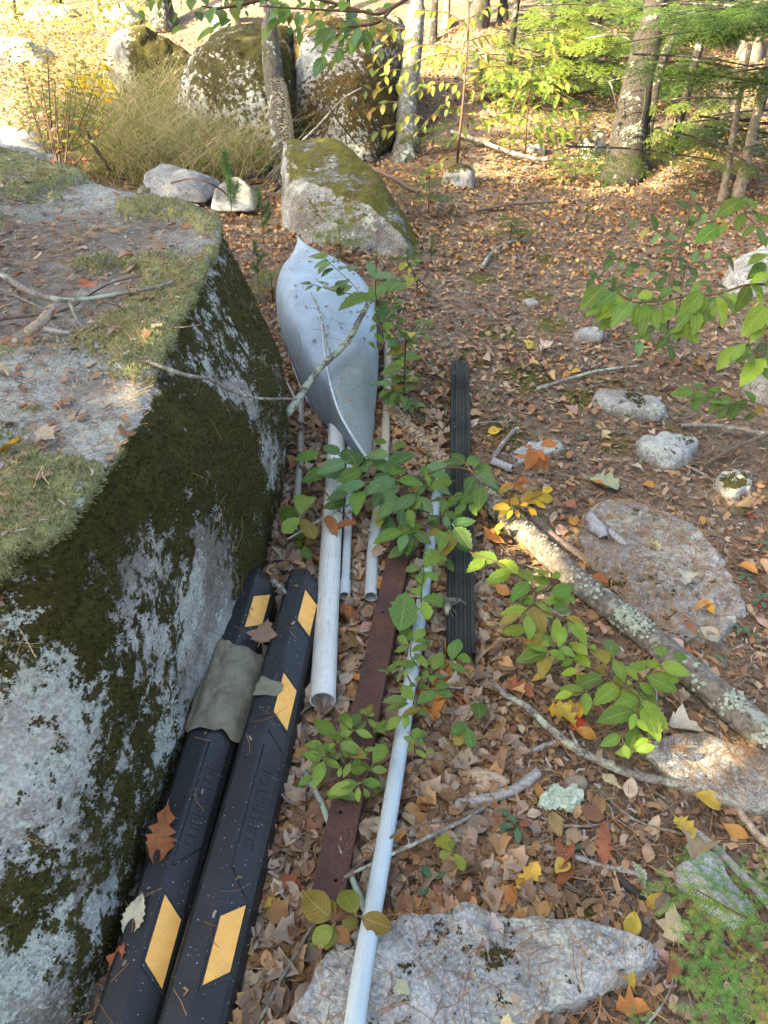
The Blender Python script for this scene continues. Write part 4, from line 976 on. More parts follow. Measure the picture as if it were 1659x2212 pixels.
def lichen_flakes(parent, P, rad, n, seed, size=.012, name='lichen', col=((.36, .44, .34), (.56, .64, .54))):
    rng = np.random.default_rng(seed); parts = []
    for _ in range(n):
        k = rng.integers(1, len(P) - 1); T = P[k + 1] - P[k - 1]; T /= np.linalg.norm(T)
        d = rng.normal(0, .55, 3) + [-.2, -.4, 1.0]; d -= T * d.dot(T); d /= np.linalg.norm(d)
        c = P[k] + d * rad[k] * 1.0 + T * rng.uniform(-.6, .6) * np.linalg.norm(P[k + 1] - P[k - 1]); u = np.cross(d, T); m = 7; a = np.linspace(0, 2 * np.pi, m, endpoint=False) + rng.random() * 6
        s = size * rng.uniform(.5, 1.4) * rng.uniform(.5, 1.2, m)
        rim = c + (np.cos(a) * s)[:, None] * u + (np.sin(a) * s)[:, None] * T + d * (.001 + .006 * rng.random(m))[:, None]
        vv = np.vstack([c + d * .002, rim]); ff = [(0, 1 + i, 1 + (i + 1) % m) for i in range(m)]
        f = rng.random(); parts.append((vv, np.array(ff), None, np.array(col[0]) * (1 - f) + np.array(col[1]) * f))
    V, F, _, C = merge(parts)
    return tag(add(name, mesh_np(name, V, F, M_FUNG, False, col=C), parent), kind='stuff')
rngc = np.random.default_rng(2)
for k0, k1, nn in ((72, 80, 24), (82, 91, 110), (97, 103, 14), (105, 111, 44), (113, 119, 34)): lichen_flakes(log, LP[k0:k1], LR[k0:k1], nn * 2, k0, .0062, 'lichen', ((.27, .32, .26), (.46, .51, .43)))
stick('stick', G((1148, 1122, .02), (1200, 1165, .02), (1260, 1205, .02), (1312, 1240, .015)), .020, .017, bark_mat('rotten_brown_wood', (.12, .085, .07), (.26, .20, .17), None, 0, (20, 60, 60), .7, space='pos'), 'short rotten brown branch lying along the upper side of the fallen log', seed=3)
stick('stick', G((1048, 1460, .014), (1090, 1498, .03), (1135, 1525, .03), (1230, 1605, .03), (1335, 1662, .03), (1450, 1690, .035), (1560, 1700, .03), (1690, 1765, .02)), .011, .013, M_TWIG, 'long curved grey branch crossing the soil below the leafy beech seedling', seed=4, knobs=7)
o = stick('branch', [W(-30, 575, .965), W(40, 615, .975), W(95, 643, .97), W(160, 650, .965), W(255, 635, .975), W(330, 622, .985), W(382, 603, .99)], .013, .004, M_TWIG, 'forked grey branch lying on the mossy top of the big boulder', 'branch', seed=5, knobs=4)
root_b = W(150, 652, .965)
stick('branch', [W(150, 655, .965), W(175, 700, .95), W(215, 730, .94), W(262, 755, .93)], .007, .003, M_TWIG, 'thin curved grey twig below the forked branch on the boulder moss', 'twig', seed=6)
stick('branch', [W(215, 645, .965), W(290, 675, .96), W(340, 700, .95), W(372, 708, .96), W(435, 702, 1.0)], .005, .002, M_TWIGB, 'thin brown twig reaching past the edge of the boulder top', 'twig', seed=7)
stick('branch', [W(-10, 690, .955), W(80, 680, .955), W(150, 665, .96), W(240, 612, .965), (W(370, 585, .96))], .006, .002, M_TWIGB, 'dark twig under the forked branch on the boulder', 'twig', seed=8)
stick('branch', [W(-10, 620, .96), W(60, 650, .96), W(130, 685, .955)], .005, .003, M_TWIG, 'pale straight twig at the far edge of the boulder moss', 'twig', seed=18)
stick('branch', [W(288, 768, .95), W(330, 785, .96), W(400, 810, .92), W(455, 820, .88), W(500, 845, .82), W(555, 860, .76), W(640, 862, .58)], .0065, .0042, M_TWIG, 'thin pale branch spanning from the boulder moss to the stick on the canoe', 'branch', seed=9, knobs=6)
cb = [W(618, 895, .30), W(655, 845, .33), W(690, 795, .345), (W(742, 748, .36)), W(778, 690, .37), W(800, 650, .41), W(838, 612, .47)]
stick('branch', cb, .0165, .013, bark_mat('lichen_spotted_branch', (.075, .062, .045), (.17, .15, .115), (.36, .38, .30), .10, (18, 18, 18), .6, space='pos'), 'thick lichen spotted branch lying across the upturned canoe', 'branch', seed=10, knobs=3)
stick('branch', [W(672, 632, .36), W(690, 672, .365), W(702, 722, .365), W(716, 768, .36)], .0035, .0055, M_TWIG, 'slim knobbly twig lying on the flat bottom of the canoe', 'twig', seed=11, knobs=9)
stick('branch', [W(645, 722, .36), W(650, 750, .345), W(640, 780, .33)], .0018, .0024, M_TWIGB, 'tiny dark twig on the canoe next to the boulder', 'twig', seed=12)
stick('branch', G((655, 1640, .02), (665, 1680, .03), (700, 1745, .045), (735, 1840, .05), (765, 1910, .05), (795, 1990, .06), (803, 2060, .06), (806, 2125, .05)), .0085, .0075, bark_mat('scaly_grey_bark', (.12, .10, .085), (.33, .30, .27), (.38, .46, .38), .12, (20, 20, 20), .6, space='pos'), 'crooked scaly grey branch lying across the lower end of the rusty bar', 'branch', seed=13, knobs=4)
stick('branch', G((555, 2215, .03), (610, 2110, .045), (680, 1990, .05), (735, 1905, .06), (800, 1868, .075), (900, 1820, .07), (1000, 1772, .05), (1075, 1728, .02)), .0036, .0055, M_TWIG, 'long thin grey twig running up from the bottom and over the slender white pipe', 'twig', seed=14, knobs=6)
stick('branch', G((720, 1915, .055), (790, 1855, .075), (850, 1805, .085), (900, 1785, .08), (980, 1770, .05), (1040, 1760, .03)), .0035, .0028, M_TWIGB, 'dark thin twig lying over the slender white pipe just above another', 'twig', seed=15, knobs=4)
stick('stick', G((985, 1738, .02), (1060, 1722, .025), (1120, 1700, .03), (1162, 1668, .03)), .017, .014, M_GREYW, 'bleached splintered piece of branch next to the pale bark chip', seed=16, rough=.25)
stick('stick', G((1150, 1622, .012), (1185, 1608, .012), (1215, 1598, .012)), .009, .008, M_GREYW, 'short bleached stick below the leafy beech seedling', seed=17, sides=6)
stick('stick', G((1490, 1790, .015), (1560, 1850, .02), (1640, 1930, .02), (1700, 1990, .02)), .010, .012, M_GREYW, 'split bleached branch pointing towards the hemlock seedling', seed=19, rough=.25)
stick('stick', G((1560, 1680, .02), (1590, 1745, .02), (1630, 1800, .02), (1690, 1850, .02)), .010, .012, M_TANW, 'flaking tan stick crossing the dark weathered slab', seed=20, rough=.25)
stick('stick', G((1170, 1825, .012), (1240, 1850, .015), (1310, 1872, .015), (1395, 1892, .012)), .0055, .007, M_GREYW, 'pale stick lying above the small wintergreen plant with a berry', seed=21, knobs=3)
stick('stick', G((1340, 1900, .01), (1380, 1930, .014), (1402, 1938, .01)), .011, .009, plain('charred_bark', (.04, .035, .035), .9, .4, 40, space='pos'), 'short charred looking bark piece above the flat slab', seed=22)
stick('branch', G((975, 285, .05), (1040, 305, .08), (1110, 332, .08), (1180, 345, .06), (1240, 342, .08), (1300, 345, .1)), .022, .014, M_TWIG, 'long fallen grey branch on the slope behind the thin sapling', 'branch', seed=23)
stick('branch', G((800, 360, .05), (850, 385, .06), (890, 408, .05), (905, 415, .04)), .02, .014, M_TWIGB, 'dark fallen branch behind the green mossy boulder', 'branch', seed=24)
stick('branch', G((1030, 455, .03), (1100, 442, .04), (1160, 438, .05), (1205, 435, .06)), .014, .010, M_TWIGB, 'dark fallen stick in front of the slanting double trunk', 'branch', seed=25)
stick('branch', G((1040, 580, .02), (1060, 550, .03), (1095, 525, .03), (1135, 520, .03)), .016, .012, M_TWIG, 'crooked grey stick beside the small hemlock seedling on the path', 'branch', seed=26)
stick('branch', G((1160, 840, .02), (1230, 818, .03), (1300, 800, .03), (1380, 790, .02)), .010, .007, M_TWIG, 'thin pale branch lying beyond the long mossy topped rock', 'branch', seed=27)
stick('branch', G((1470, 920, .03), (1550, 920, .05), (1640, 935, .05), (1700, 945, .05)), .010, .012, M_TWIG, 'grey branch running out behind the two rounded path rocks', 'branch', seed=28)
stick('branch', G((1520, 1005, .03), (1580, 970, .05), (1640, 945, .06), (1690, 925, .06)), .008, .010, M_TWIGB, 'brown branch leaning between the two rounded path rocks', 'branch', seed=29)
stick('branch', G((1065, 990, .02), (1085, 960, .03), (1110, 930, .03), (1120, 925, .03)), .012, .008, M_TWIG, 'lichen tinted stick end between the downspout and the grey rock', 'branch', seed=30)
stick('branch', [W(610, 375, None, .1), W(640, 320, None, .25), W(690, 270, None, .55), W(740, 215, None, .8), W(780, 190, None, .95)], .018, .006, M_TWIG, 'bare grey dead limb leaning from the fungus tree over the green boulder', 'branch', seed=31, knobs=3)
stick('branch', [W(690, 195, None, .9), W(730, 260, None, .6), W(770, 310, None, .35)], .006, .008, M_TWIGB, 'thin bare branch crossing in front of the orange mossy boulder', 'branch', seed=32, knobs=3)
stick('branch', [W(370, 395, None, .2), W(420, 386, None, .35), W(470, 405, None, .3), W(500, 430, None, .1)], .008, .006, plain('red_brown_cane', (.13, .06, .04), .6, .3, 30), 'arched red brown cane bending over the blue grey rock', 'branch', seed=33)
stick('stick', [W(185, 280, None, .55), W(205, 320, None, .35), W(240, 370, None, .1)], .016, .018, M_TWIGB, 'dark broken stub leaning beside the dry grass', 'stick', seed=34)
stick('stick', G((905, 1530, .01), (930, 1480, .02), (948, 1420, .02), (952, 1380, .02)), .012, .010, M_TWIG, 'scaly grey stick between the slender white pipe and the downspout', seed=35)
stick('stick', G((1010, 1290, .02), (1050, 1310, .02), (1100, 1335, .02)), .009, .008, M_GREYW, 'bleached stick touching the downspout beside the dead bird', seed=36)
stick('stick', [W(590, 1252, .11), W(608, 1270, .12), (W(625, 1290, .10))], .010, .007, M_TWIG, 'short grey stick stub between the far ends of the wheel stops', seed=37)
stick('stick', [W(620, 1165, .1), W(680, 1130, .11), W(760, 1085, .09), W(800, 1045, .06)], .0035, .003, M_TWIG, 'bent grey twig arching over the white pipe ends', 'twig', seed=38, knobs=3)
stick('stick', [W(655, 1010, .12), W(700, 1060, .12), W(740, 1110, .1), W(800, 1150, .08)], .0035, .003, M_TWIGB, 'dark twig slanting down over thick and slim pipes', 'twig', seed=39, knobs=3)
stick('stick', [W(720, 1512, .03), W(780, 1511, .035), W(860, 1512, .04)], .0035, .003, M_TWIG, 'straight pale twig across the rusty bar at the open pipe end', 'twig', seed=40, knobs=3)
stick('stick', G((60, 760, 0), ) * 0 + [W(60, 720, .98), W(95, 690, .995), W(112, 665, .99)], .016, .014, M_TANW, 'hollow tan bark curl lying on the boulder moss', 'bark', seed=41, rough=.3)
stick('stick', [W(95, 712, .985), W(130, 718, .985), W(152, 718, .985)], .008, .006, M_GREYW, 'white splinter of wood next to the tan bark curl on the boulder', 'stick', seed=42)
stick('stick', [W(-20, 775, .98), W(10, 795, .98), W(22, 812, .97)], .008, .005, M_TANW, 'yellowish wood splinter at the near rim of the boulder moss', 'stick', seed=43)
# a few scattered small twigs
ZONES = []
def zone(name, px, py): ZONES.append((name, W(px, py)))
for nm, px, py in (('below the wheel stop cloth', 430, 1540), ('by the open end of the thick white pipe', 720, 1560), ('between the grey conduits', 770, 1220), ('right beside the rusty bar', 790, 1720), ('under the green central seedling', 900, 1120), ('along the black downspout', 1040, 1250), ('near the dead bird', 940, 1380),
                   ('against the lichen covered log', 1330, 1400), ('on the wide needle strewn slab', 1450, 1270), ('by the two rounded path rocks', 1480, 1060), ('near the long mossy topped rock', 1330, 960), ('behind the orange beech sprig', 1180, 1060), ('under the leafy beech seedling', 1200, 1400), ('beside the round grey stone', 1180, 1660), ('between slender pipe and bleached branch', 930, 1700),
                   ('around the small wintergreen plant', 1050, 1860), ('above the flat bottom slab', 950, 1930), ('by the hemlock seedling', 1400, 1860), ('below the curved grey branch', 1380, 1740), ('next to the red tinged seedling', 640, 1960), ('at the foot of the wheel stop', 560, 2130), ('on the flat bottom slab', 1000, 2110), ('on bare soil at the bottom', 1300, 2160), ('where canoe and shoots meet', 850, 800), ('on the open path', 1150, 700), ('beside the green mossy boulder', 950, 560), ('in front of the slanting trunk', 1250, 480), ('under the hanging beech leaves', 1450, 820), ('by the boulder foot', 600, 1130)):
    zone(nm, px, py)
def where(p): return min(ZONES, key=lambda z: (z[1].xy - p.xy).length)[0]
rr = random.Random(5); tw_n = 0; seen_t = set()
while tw_n < 70:
    px, py = rr.uniform(480, 1659), rr.uniform(520, 2200)
    if px < 620 - (py - 1100) * .38 + 60: continue
    p = W(px, py)
    if not (p.x > -.12 or p.y > 5.6): continue
    ln = rr.uniform(.08, .30); an = rr.uniform(0, math.pi); r_ = rr.uniform(.0018, .0050)
    d = Vector((math.cos(an), math.sin(an), 0)) * ln * .5; s_ = Vector((-d.y, d.x, 0)) * rr.uniform(-.3, .3)
    pts = []
    for k in (-1, 0, 1):
        q = p + d * k + s_ * (1 - abs(k)); q.z = gz1(q.x, q.y) + r_ + rr.uniform(.004, .02); pts.append(q)
    mt = rr.choice([M_TWIG, M_TWIGB, M_GREYW]); cn = {M_TWIG: 'grey', M_TWIGB: 'brown', M_GREYW: 'bleached'}[mt]
    lab = f"{'short' if ln < .17 else 'long'} thin {cn} twig lying {where(p)}"
    if lab in seen_t: continue
    seen_t.add(lab); stick('twig', pts, r_, r_ * .6, mt, lab, 'twig', f'{cn} twigs {where(p)}', sides=5, seed=100 + tw_n, n=9, knobs=rr.choice([0, 1, 2])); tw_n += 1
# bark chips
def chip(px, py, L, wd, an, mat, label, z=.015, name='bark_chip'):
    p = W(px, py, None, z); rng = np.random.default_rng(int(px)); n, m = 9, 6; V = []
    for j in range(n):
        for i in range(m):
            u, v = i / (m - 1) - .5, j / (n - 1) - .5
            w_ = 1 - .5 * abs(v) + .15 * math.sin(9 * v + px) + rng.uniform(-.06, .06)
            V.append((u * wd * w_, v * L * (1 + .12 * math.sin(8 * u + py)), .02 * (1 - (2 * u) ** 2) * wd / .05 + rng.uniform(-.002, .002)))
    idx = np.arange(n - 1)[:, None] * m + np.arange(m - 1)[None, :]
    F = np.stack([idx, idx + 1, idx + m + 1, idx + m], -1).reshape(-1, 4)
    o = add(name, mesh_np(name, V, F, mat, True)); o.matrix_world = Matrix.Translation(p) @ Matrix.Rotation(an, 4, 'Z'); so = o.modifiers.new('thickness', 'SOLIDIFY'); so.thickness = .006
    return tag(o, label, 'bark')
M_BARKG = bark_mat('grey_bark_flake', (.22, .21, .22), (.40, .40, .42), None, 0, (14, 60, 60), .6, space='pos')
chip(1058, 1686, .10, .075, 1.2, M_TANW, 'pale torn bark chip beside the bleached splintered branch')
chip(1290, 1140, .14, .07, .2, M_BARKG, 'peeling grey bark flake on the corner of the wide slab', .05)
chip(1335, 1165, .10, .04, .4, M_BARKG, 'narrow grey bark flake hanging off the wide slab', .045)
chip(1045, 1330, .07, .05, .3, M_TANW, 'round tan bark piece next to the downspout', .02)
chip(1085, 1005, .11, .05, .9, M_BARKG, 'grey bark flake between downspout and orange sprig', .02)
# foliose lichen lying on the soil
P = np.array([list(W(1175 + i * 6, 1728 + 8 * math.sin(i), .012)) for i in range(12)])
lc = empty('lichen_clump', tuple(P[5]), 'frilly pale green lichen clump on soil touching the round grey stone', 'lichen')
lichen_flakes(lc, P, np.full(12, .022), 260, 8, .013, 'frond'); lichen_flakes(lc, P, np.full(12, .010), 200, 9, .013, 'frond')
# ------------------------------------------------------------------ seedlings measured on the photograph
z4 = zt(589.9, 949.3, .3111); z5 = zt(995.4, 1179.7, .3111); z6 = zt(1235.1, 405.5, .25556); z7 = zt(626.7, 1493.1, .24163)
z8 = zt(811.1, 1179.7, .20829); z9 = zt(755.8, 534.6, .20829); z3 = zt(571.4, 488.5, .24994); z10 = zt(313.4, 0, .32223); z2b = zt(829.5, 921.7, .5)
p1 = plant('beech_seedling', W(900, 1150), 'dense dark green beech seedling spreading over the pipes below the canoe', 'seedling')
leaves_px(p1, z4, [(325,90,135,145),(462,105,345,35),(505,155,288,240),(590,190,510,70),(618,210,425,298),(660,235,645,125),(640,300,428,368),(520,375,365,420),(605,355,570,530),(810,115,660,115),(690,140,815,225),(985,105,800,180),(810,245,935,205),(850,265,640,370),(830,340,765,468),(745,365,705,465),(870,285,1030,305),(985,380,850,495),(1000,395,1095,495),(885,480,890,590),(940,490,970,600),(850,440,725,555)], 'beech', [GREEN, BLUEG, BLUEG, DGREEN], .22, extra=.5)
leaves_px(p1, z4, [(760,470,730,600),(895,640,705,712),(925,660,875,785),(955,655,940,805),(970,630,1090,720),(1030,590,860,640),(1245,290,1100,335),(1215,170,1030,230),(1330,160,1130,170),(1330,155,1225,85),(1340,180,1430,130),(1390,235,1530,190),(1430,235,1560,340),(1400,260,1340,365),(1440,330,1430,470),(1370,430,1410,525),(1340,450,1255,525),(1235,590,1405,560),(1260,610,1380,765),(1230,620,1225,750),(1170,630,1160,785),(1160,620,1065,670),(1200,530,1210,610),(1140,590,1090,520),(1195,420,1170,515),(1250,400,1365,390),(1030,185,1110,300),(1050,330,1010,390),(1265,705,1365,780),(790,20,700,15),(925,20,810,70),(1060,240,1080,320),(1100,250,1230,260),(930,360,1040,350),(1080,520,1130,600),(760,420,830,500),(1020,480,960,420),(1130,340,1230,380)], 'beech', [GREEN, GREEN, BLUEG, DGREEN, (.10, .18, .03)], .17, extra=.5)
stems_px(p1, z4, [[(1010,660,.01),(1000,520,.10),(980,400,.17),(960,330,.18)],[(960,330),(860,270),(720,270),(600,190),(470,110),(320,88)],[(960,330),(1060,250),(1190,200),(1340,165)],[(1190,200),(1320,200),(1440,240)],[(980,400),(1080,430),(1200,400),(1300,390)],[(990,560),(1100,610),(1220,600)],[(1340,165),(1390,240),(1440,330)],[(700,270),(620,300),(540,370)]], z=.18, r0=.0036)
p2 = plant('beech_seedling', W(1165, 1420), 'drooping bright green beech seedling between the downspout and the fallen log', 'seedling')
leaves_px(p2, z5, [(165,95,40,180),(255,110,85,50),(350,175,175,250),(400,195,270,110),(495,255,400,170),(475,255,340,390),(620,275,490,200),(610,200,520,170),(630,215,705,185),(625,320,780,290),(580,265,520,330),(650,350,785,365),(605,360,720,395),(525,375,400,385),(560,375,640,400),(470,450,280,470),(510,400,650,500),(640,440,780,440),(490,420,570,600),(470,475,480,650),(400,490,265,545),(720,500,875,555),(740,520,870,680),(670,500,640,650),(720,560,680,690),(600,740,380,800),(590,730,470,690),(600,750,555,920),(610,730,720,780),(600,700,590,600),(680,700,780,760),(560,690,640,660)], 'beech', [(.21,.33,.036), GREEN, (.19,.31,.04), YGREEN], .24, extra=.4)
stems_px(p2, z5, [[(620,760,.03),(610,600,.16),(560,450,.22),(500,400,.23)],[(500,400),(520,330),(450,245),(350,175),(255,112),(60,40)],[(520,330),(610,280),(630,180)],[(560,450),(720,500),(790,540)],[(500,400),(420,480)],[(620,640,.14),(600,740,.18)]], z=.24, r0=.003)
p3 = plant('beech_seedling', W(1265, 1545), 'yellow green beech seedling arching over the soil, one leaf browned at the tip', 'seedling')
leaves_px(p3, z5, [(880,760,740,655),(900,840,770,750),(910,850,1045,915),(810,860,705,885),(980,900,775,985),(860,1010,700,990),(1100,960,940,1080),(960,920,990,1030),(1005,825,930,700),(1035,780,1050,660),(1065,785,1145,960),(1140,830,1230,930),(1170,820,1280,850),(1160,930,1190,990),(1290,900,1500,1005),(1235,950,1365,1045),(1370,850,1275,780),(1390,770,1360,680),(1385,820,1580,885),(1470,760,1580,775),(870,1015,870,1175),(775,1020,655,1055),(1240,1050,1070,1100),(1240,1030,1080,1040),(1200,1140,945,1215),(1260,1070,1460,1290),(1265,1110,1395,1380),(1210,1160,1180,1270),(1215,1240,1320,1280),(1115,1315,970,1385),(1130,1375,1165,1475),(1300,1340,1200,1390),(1350,1390,1210,1420),(1220,1200,1300,1290),(780,790,690,830),(940,720,880,690),(1060,900,1140,1000)], 'beech', [(.22,.34,.04), YGREEN, (.19,.31,.04), (.25,.37,.04), GREEN], .20, extra=.4)
stems_px(p3, z5, [[(960,1090,.01),(985,1000,.10),(1010,920,.17)],[(905,850),(1020,920),(1140,985),(1240,1060),(1210,1160),(1130,1310),(1128,1375)],[(1140,985),(1240,950),(1310,880),(1390,800)],[(1010,920),(1040,800)],[(1010,920),(870,1005),(770,1020)]], z=.19, r0=.003)
p4 = plant('beech_sapling', W(1700, 960), 'drooping large leaved beech branches reaching in over the grey rocks', 'sapling')
leaves_px(p4, z6, [(270,830,90,1010),(350,890,220,1000),(440,900,320,1000),(500,975,325,1185),(480,975,210,1105),(350,900,110,1070),(565,975,525,1165),(610,980,640,1160),(640,980,730,1190),(680,885,540,940),(690,890,620,960),(860,940,765,1145),(1100,890,885,1115),(850,850,730,920),(850,850,960,900),(1105,895,1070,1090),(1220,920,1055,1190),(1040,1020,1040,1230),(980,1070,880,1190),(1230,915,1300,1190),(1370,880,1350,1030),(1500,815,1390,1050),(1510,820,1650,960),(1090,800,1000,890),(1640,1000,1450,1240),(1470,1310,1335,1475),(1620,1180,1480,1310),(1400,1340,1215,1550),(1659,1330,1540,1390),(1630,1440,1400,1690),(1500,1330,1390,1480),(1640,1520,1659,1620),(1650,560,1490,640),(1640,640,1470,780),(1659,720,1500,810),(1659,770,1640,860),(760,990,880,1090),(930,950,1000,1060),(1310,930,1370,1060),(1560,880,1600,1000),(1580,1180,1659,1240),(1480,1400,1560,1500),(1250,880,1330,950)], 'beech', [(.14,.235,.028), GREEN, (.155,.25,.028), (.115,.19,.03), YGREEN], depth=2.62, zj=.04, extra=.5)
leaves_px(p4, z6, [(1460,90,1330,240),(1450,95,1220,240),(1470,85,1570,180),(1450,215,1385,385),(1550,325,1425,420),(1560,320,1650,500),(1250,320,1040,475),(1300,310,1240,420),(1520,190,1600,300),(1600,240,1700,330),(1400,130,1330,60)], 'beech', [(.10,.18,.02), (.115,.19,.02)], depth=2.5, zj=.03)
stems_px(p4, z6, [[(1800,830),(1500,820),(1230,900),(960,920),(780,955),(520,965),(380,880),(240,800)],[(1800,930),(1640,990),(1500,1310),(1380,1330)],[(1830,200),(1650,240),(1460,210),(1300,310)],[(1500,150),(1460,210),(1560,320)],[(1640,1100),(1640,1430)]], depth=2.62, r0=.004)
stem(p4, [W(1720, 980), D(1790, 800, 2.65), D(1830, 500, 2.6), D(1800, 300, 2.5)], .012, .006, M_STEM)
def sprig(par, line, depth, step, leaf, kind, cols, droop=(0, 1), alt=True, spread=.8, mat=None, r0=.0025, dj=.05, seed=0, height=False):
    """Leaves set alternately along a line of picture points (depth, or height above ground)."""
    rg = random.Random(seed); P = spline([(float(a), float(b)) for a, b in line], 60)
    stem(par, [D(x, y, depth) for x, y in P[::10]] + [D(P[-1][0], P[-1][1], depth)], r0, r0 * .5, mat)
    L = np.concatenate([[0], np.cumsum(np.linalg.norm(np.diff(P, axis=0), axis=1))]); s = step * .6; k = 0
    while s < L[-1]:
        i = min(int(np.searchsorted(L, s)), 58); b = P[i]; t = P[i + 1] - P[i]; t = t / (np.linalg.norm(t) + 1e-9)
        nrm = np.array([-t[1], t[0]]) * (1 if k % 2 else -1)
        d = t * .5 + nrm * spread * rg.uniform(.5, 1.2) + np.array(droop) * rg.uniform(.5, 1.3)
        d = d / np.linalg.norm(d) * leaf * rg.uniform(.75, 1.2)
        dd = depth + rg.uniform(-dj, dj)
        plant_leaf(par, D(b[0], b[1], dd), D(b[0] + d[0], b[1] + d[1], dd + rg.uniform(-.03, .02)), kind, cols[k % len(cols)] if rg.random() < .8 else rg.choice(cols))
        s += step * rg.uniform(.7, 1.3); k += 1
p5 = plant('beech_sapling', W(1455, 715), 'dark stemmed young tree with small green leaves behind the drooping beech branch', 'sapling')
for j, ln in enumerate(([(1440, 640), (1455, 560), (1480, 470), (1510, 425)], [(1450, 600), (1380, 570), (1310, 555)], [(1462, 590), (1520, 560), (1580, 555)], [(1445, 630), (1370, 620), (1280, 600)], [(1460, 530), (1420, 500), (1370, 480)], [(1475, 500), (1530, 480), (1570, 470)], [(1450, 650), (1400, 660), (1345, 640)], [(1470, 620), (1510, 615), (1550, 620)], [(1440, 690), (1410, 710), (1380, 735)], [(1470, 680), (1450, 720), (1440, 745)])):
    sprig(p5, ln, 3.35, 15, 34, 'oval' if j % 2 else 'beech', [(.075, .14, .03), (.06, .115, .028), BLUEG], (0, .5), seed=j)
stem(p5, [W(1440, 735), D(1448, 640, 3.35), D(1462, 560, 3.35), D(1500, 430, 3.3)], .006, .003, M_STEM)
stem(p5, [W(1468, 735), D(1470, 650, 3.4), D(1482, 570, 3.4)], .005, .003, M_STEM)
p5b = plant('beech_seedling', W(1560, 935), 'low dark leaved beech seedling among stones below the hanging branches', 'seedling')
for j, ln in enumerate(([(1600, 880), (1550, 860), (1500, 860)], [(1640, 900), (1600, 875), (1560, 880)], [(1590, 860), (1540, 840), (1490, 845)], [(1659, 880), (1630, 870), (1600, 860)])): sprig(p5b, ln, 3.0, 18, 42, 'beech', [(.085, .15, .025), GREEN], (-.3, .6), seed=40 + j)
# light green shoots by the rusty bar and the slender pipe
p6 = plant('green_shoot', W(760, 1690), 'light green oval leaved bush growing up around the rusty bar', 'shrub')
leaves_px(p6, z7, [(420,410,225,270),(550,330,425,185),(560,330,610,190),(600,340,680,270),(580,350,730,405),(550,340,510,240),(690,215,635,150),(690,210,735,100),(695,220,770,200),(690,250,775,325),(750,370,790,330),(810,310,850,260),(805,325,855,335),(300,480,140,480),(300,600,115,560),(320,590,200,500),(330,560,390,430),(410,470,330,520),(440,460,650,550),(430,480,510,590),(310,615,465,690),(300,625,215,850),(205,750,65,850),(240,640,170,720),(540,640,480,760),(460,680,430,770),(690,700,505,710),(720,700,890,705),(740,650,850,470),(660,530,760,510),(635,810,815,830),(605,820,430,850),(600,830,360,905),(610,850,610,1005),(660,860,700,950),(560,360,440,400),(480,420,560,440),(400,560,330,480),(600,560,700,560),(560,650,640,610)], 'oval', [LIME, (.23,.34,.06), (.17,.28,.05), (.2,.32,.07)], lambda x, y, k: .10 + .10 * ((k * 37) % 10) / 10, extra=.3)
leaves_px(p6, z7, [(690,600,495,540)], 'oval', [(.26, .22, .04)], .17)
stems_px(p6, z7, [[(560,900,.005),(520,720,.08),(430,480,.15)],[(430,480),(480,420),(550,345)],[(430,480),(330,580),(300,620)],[(620,830,.12),(700,720,.12),(740,650,.13)],[(600,900,.01),(620,830,.12)],[(550,345),(640,290),(690,220)]], z=.15, r0=.0025)
p7 = plant('green_shoot', W(900, 1540), 'light green leafy shoots growing across the slender white pipe', 'shrub')
leaves_px(p7, z8, [(390,975,260,825),(340,1025,218,920),(350,1045,180,1100),(405,980,520,830),(410,1000,540,965),(375,1095,550,1020),(460,1130,365,1190),(400,1110,530,1250),(280,1240,75,1300),(290,1235,180,1200),(290,1260,430,1205),(300,1280,320,1370),(270,1310,220,1415),(590,1290,700,1090),(620,1330,720,1370),(590,1420,600,1320),(790,1190,865,930),(830,1160,985,1170),(775,1240,945,1300),(610,1480,780,1430),(610,1510,815,1550),(400,1600,250,1420),(430,1640,625,1500),(345,1630,95,1690),(340,1600,80,1610),(400,1640,375,1780),(400,1720,555,1730),(310,1700,310,1905),(420,1450,330,1440),(480,1400,400,1350),(530,1450,430,1430),(400,2020,450,1870),(400,2030,285,1975),(420,2040,530,2050),(395,2050,325,2140),(410,2110,530,2190),(440,2010,520,1920),(470,1380,540,1300)], 'oval', [(.18,.30,.065), LIME, (.14,.25,.06), (.22,.33,.06)], lambda x, y, k: .10 + .09 * ((k * 29) % 10) / 10, extra=.3)
stems_px(p7, z8, [[(400,1750,.0),(395,1640,.10),(420,1480,.13)],[(420,1480),(480,1320),(370,1150),(370,1000)],[(440,1480,.1),(600,1500,.1)],[(370,1420,.08),(290,1260,.13)],[(560,1480,.02),(590,1300,.12)],[(700,1300,.02),(790,1200,.12)],[(410,2200,.0),(400,2030,.10)]], z=.13, r0=.002)
def oaklets(par, tf, lst, z, cols, kind='oaklet'): leaves_px(par, tf, lst, kind, cols, z, zj=.015)
p8 = plant('oak_seedling', W(880, 1330), 'light green oak seedling with one very large lobed leaf over the slender pipe', 'seedling')
oaklets(p8, z8, [(510,220,660,95),(480,230,300,260),(500,250,460,400),(520,270,625,340),(460,520,410,430),(480,550,700,580),(490,570,540,735),(680,80,720,165),(500,400,480,300)], .13, [LIME, (.15,.25,.045)]); oaklets(p8, z8, [(320,480,265,810)], .13, [(.155, .255, .045)])
stems_px(p8, z8, [[(480,700,.01),(475,540,.11),(500,240,.13)],[(470,540,.12),(380,530,.13),(320,490,.13)]], z=.12, r0=.0022)
p9 = plant('oak_seedling', W(655, 1165), 'small oak seedling with lobed leaves in the gap between boulder and white pipe', 'seedling')
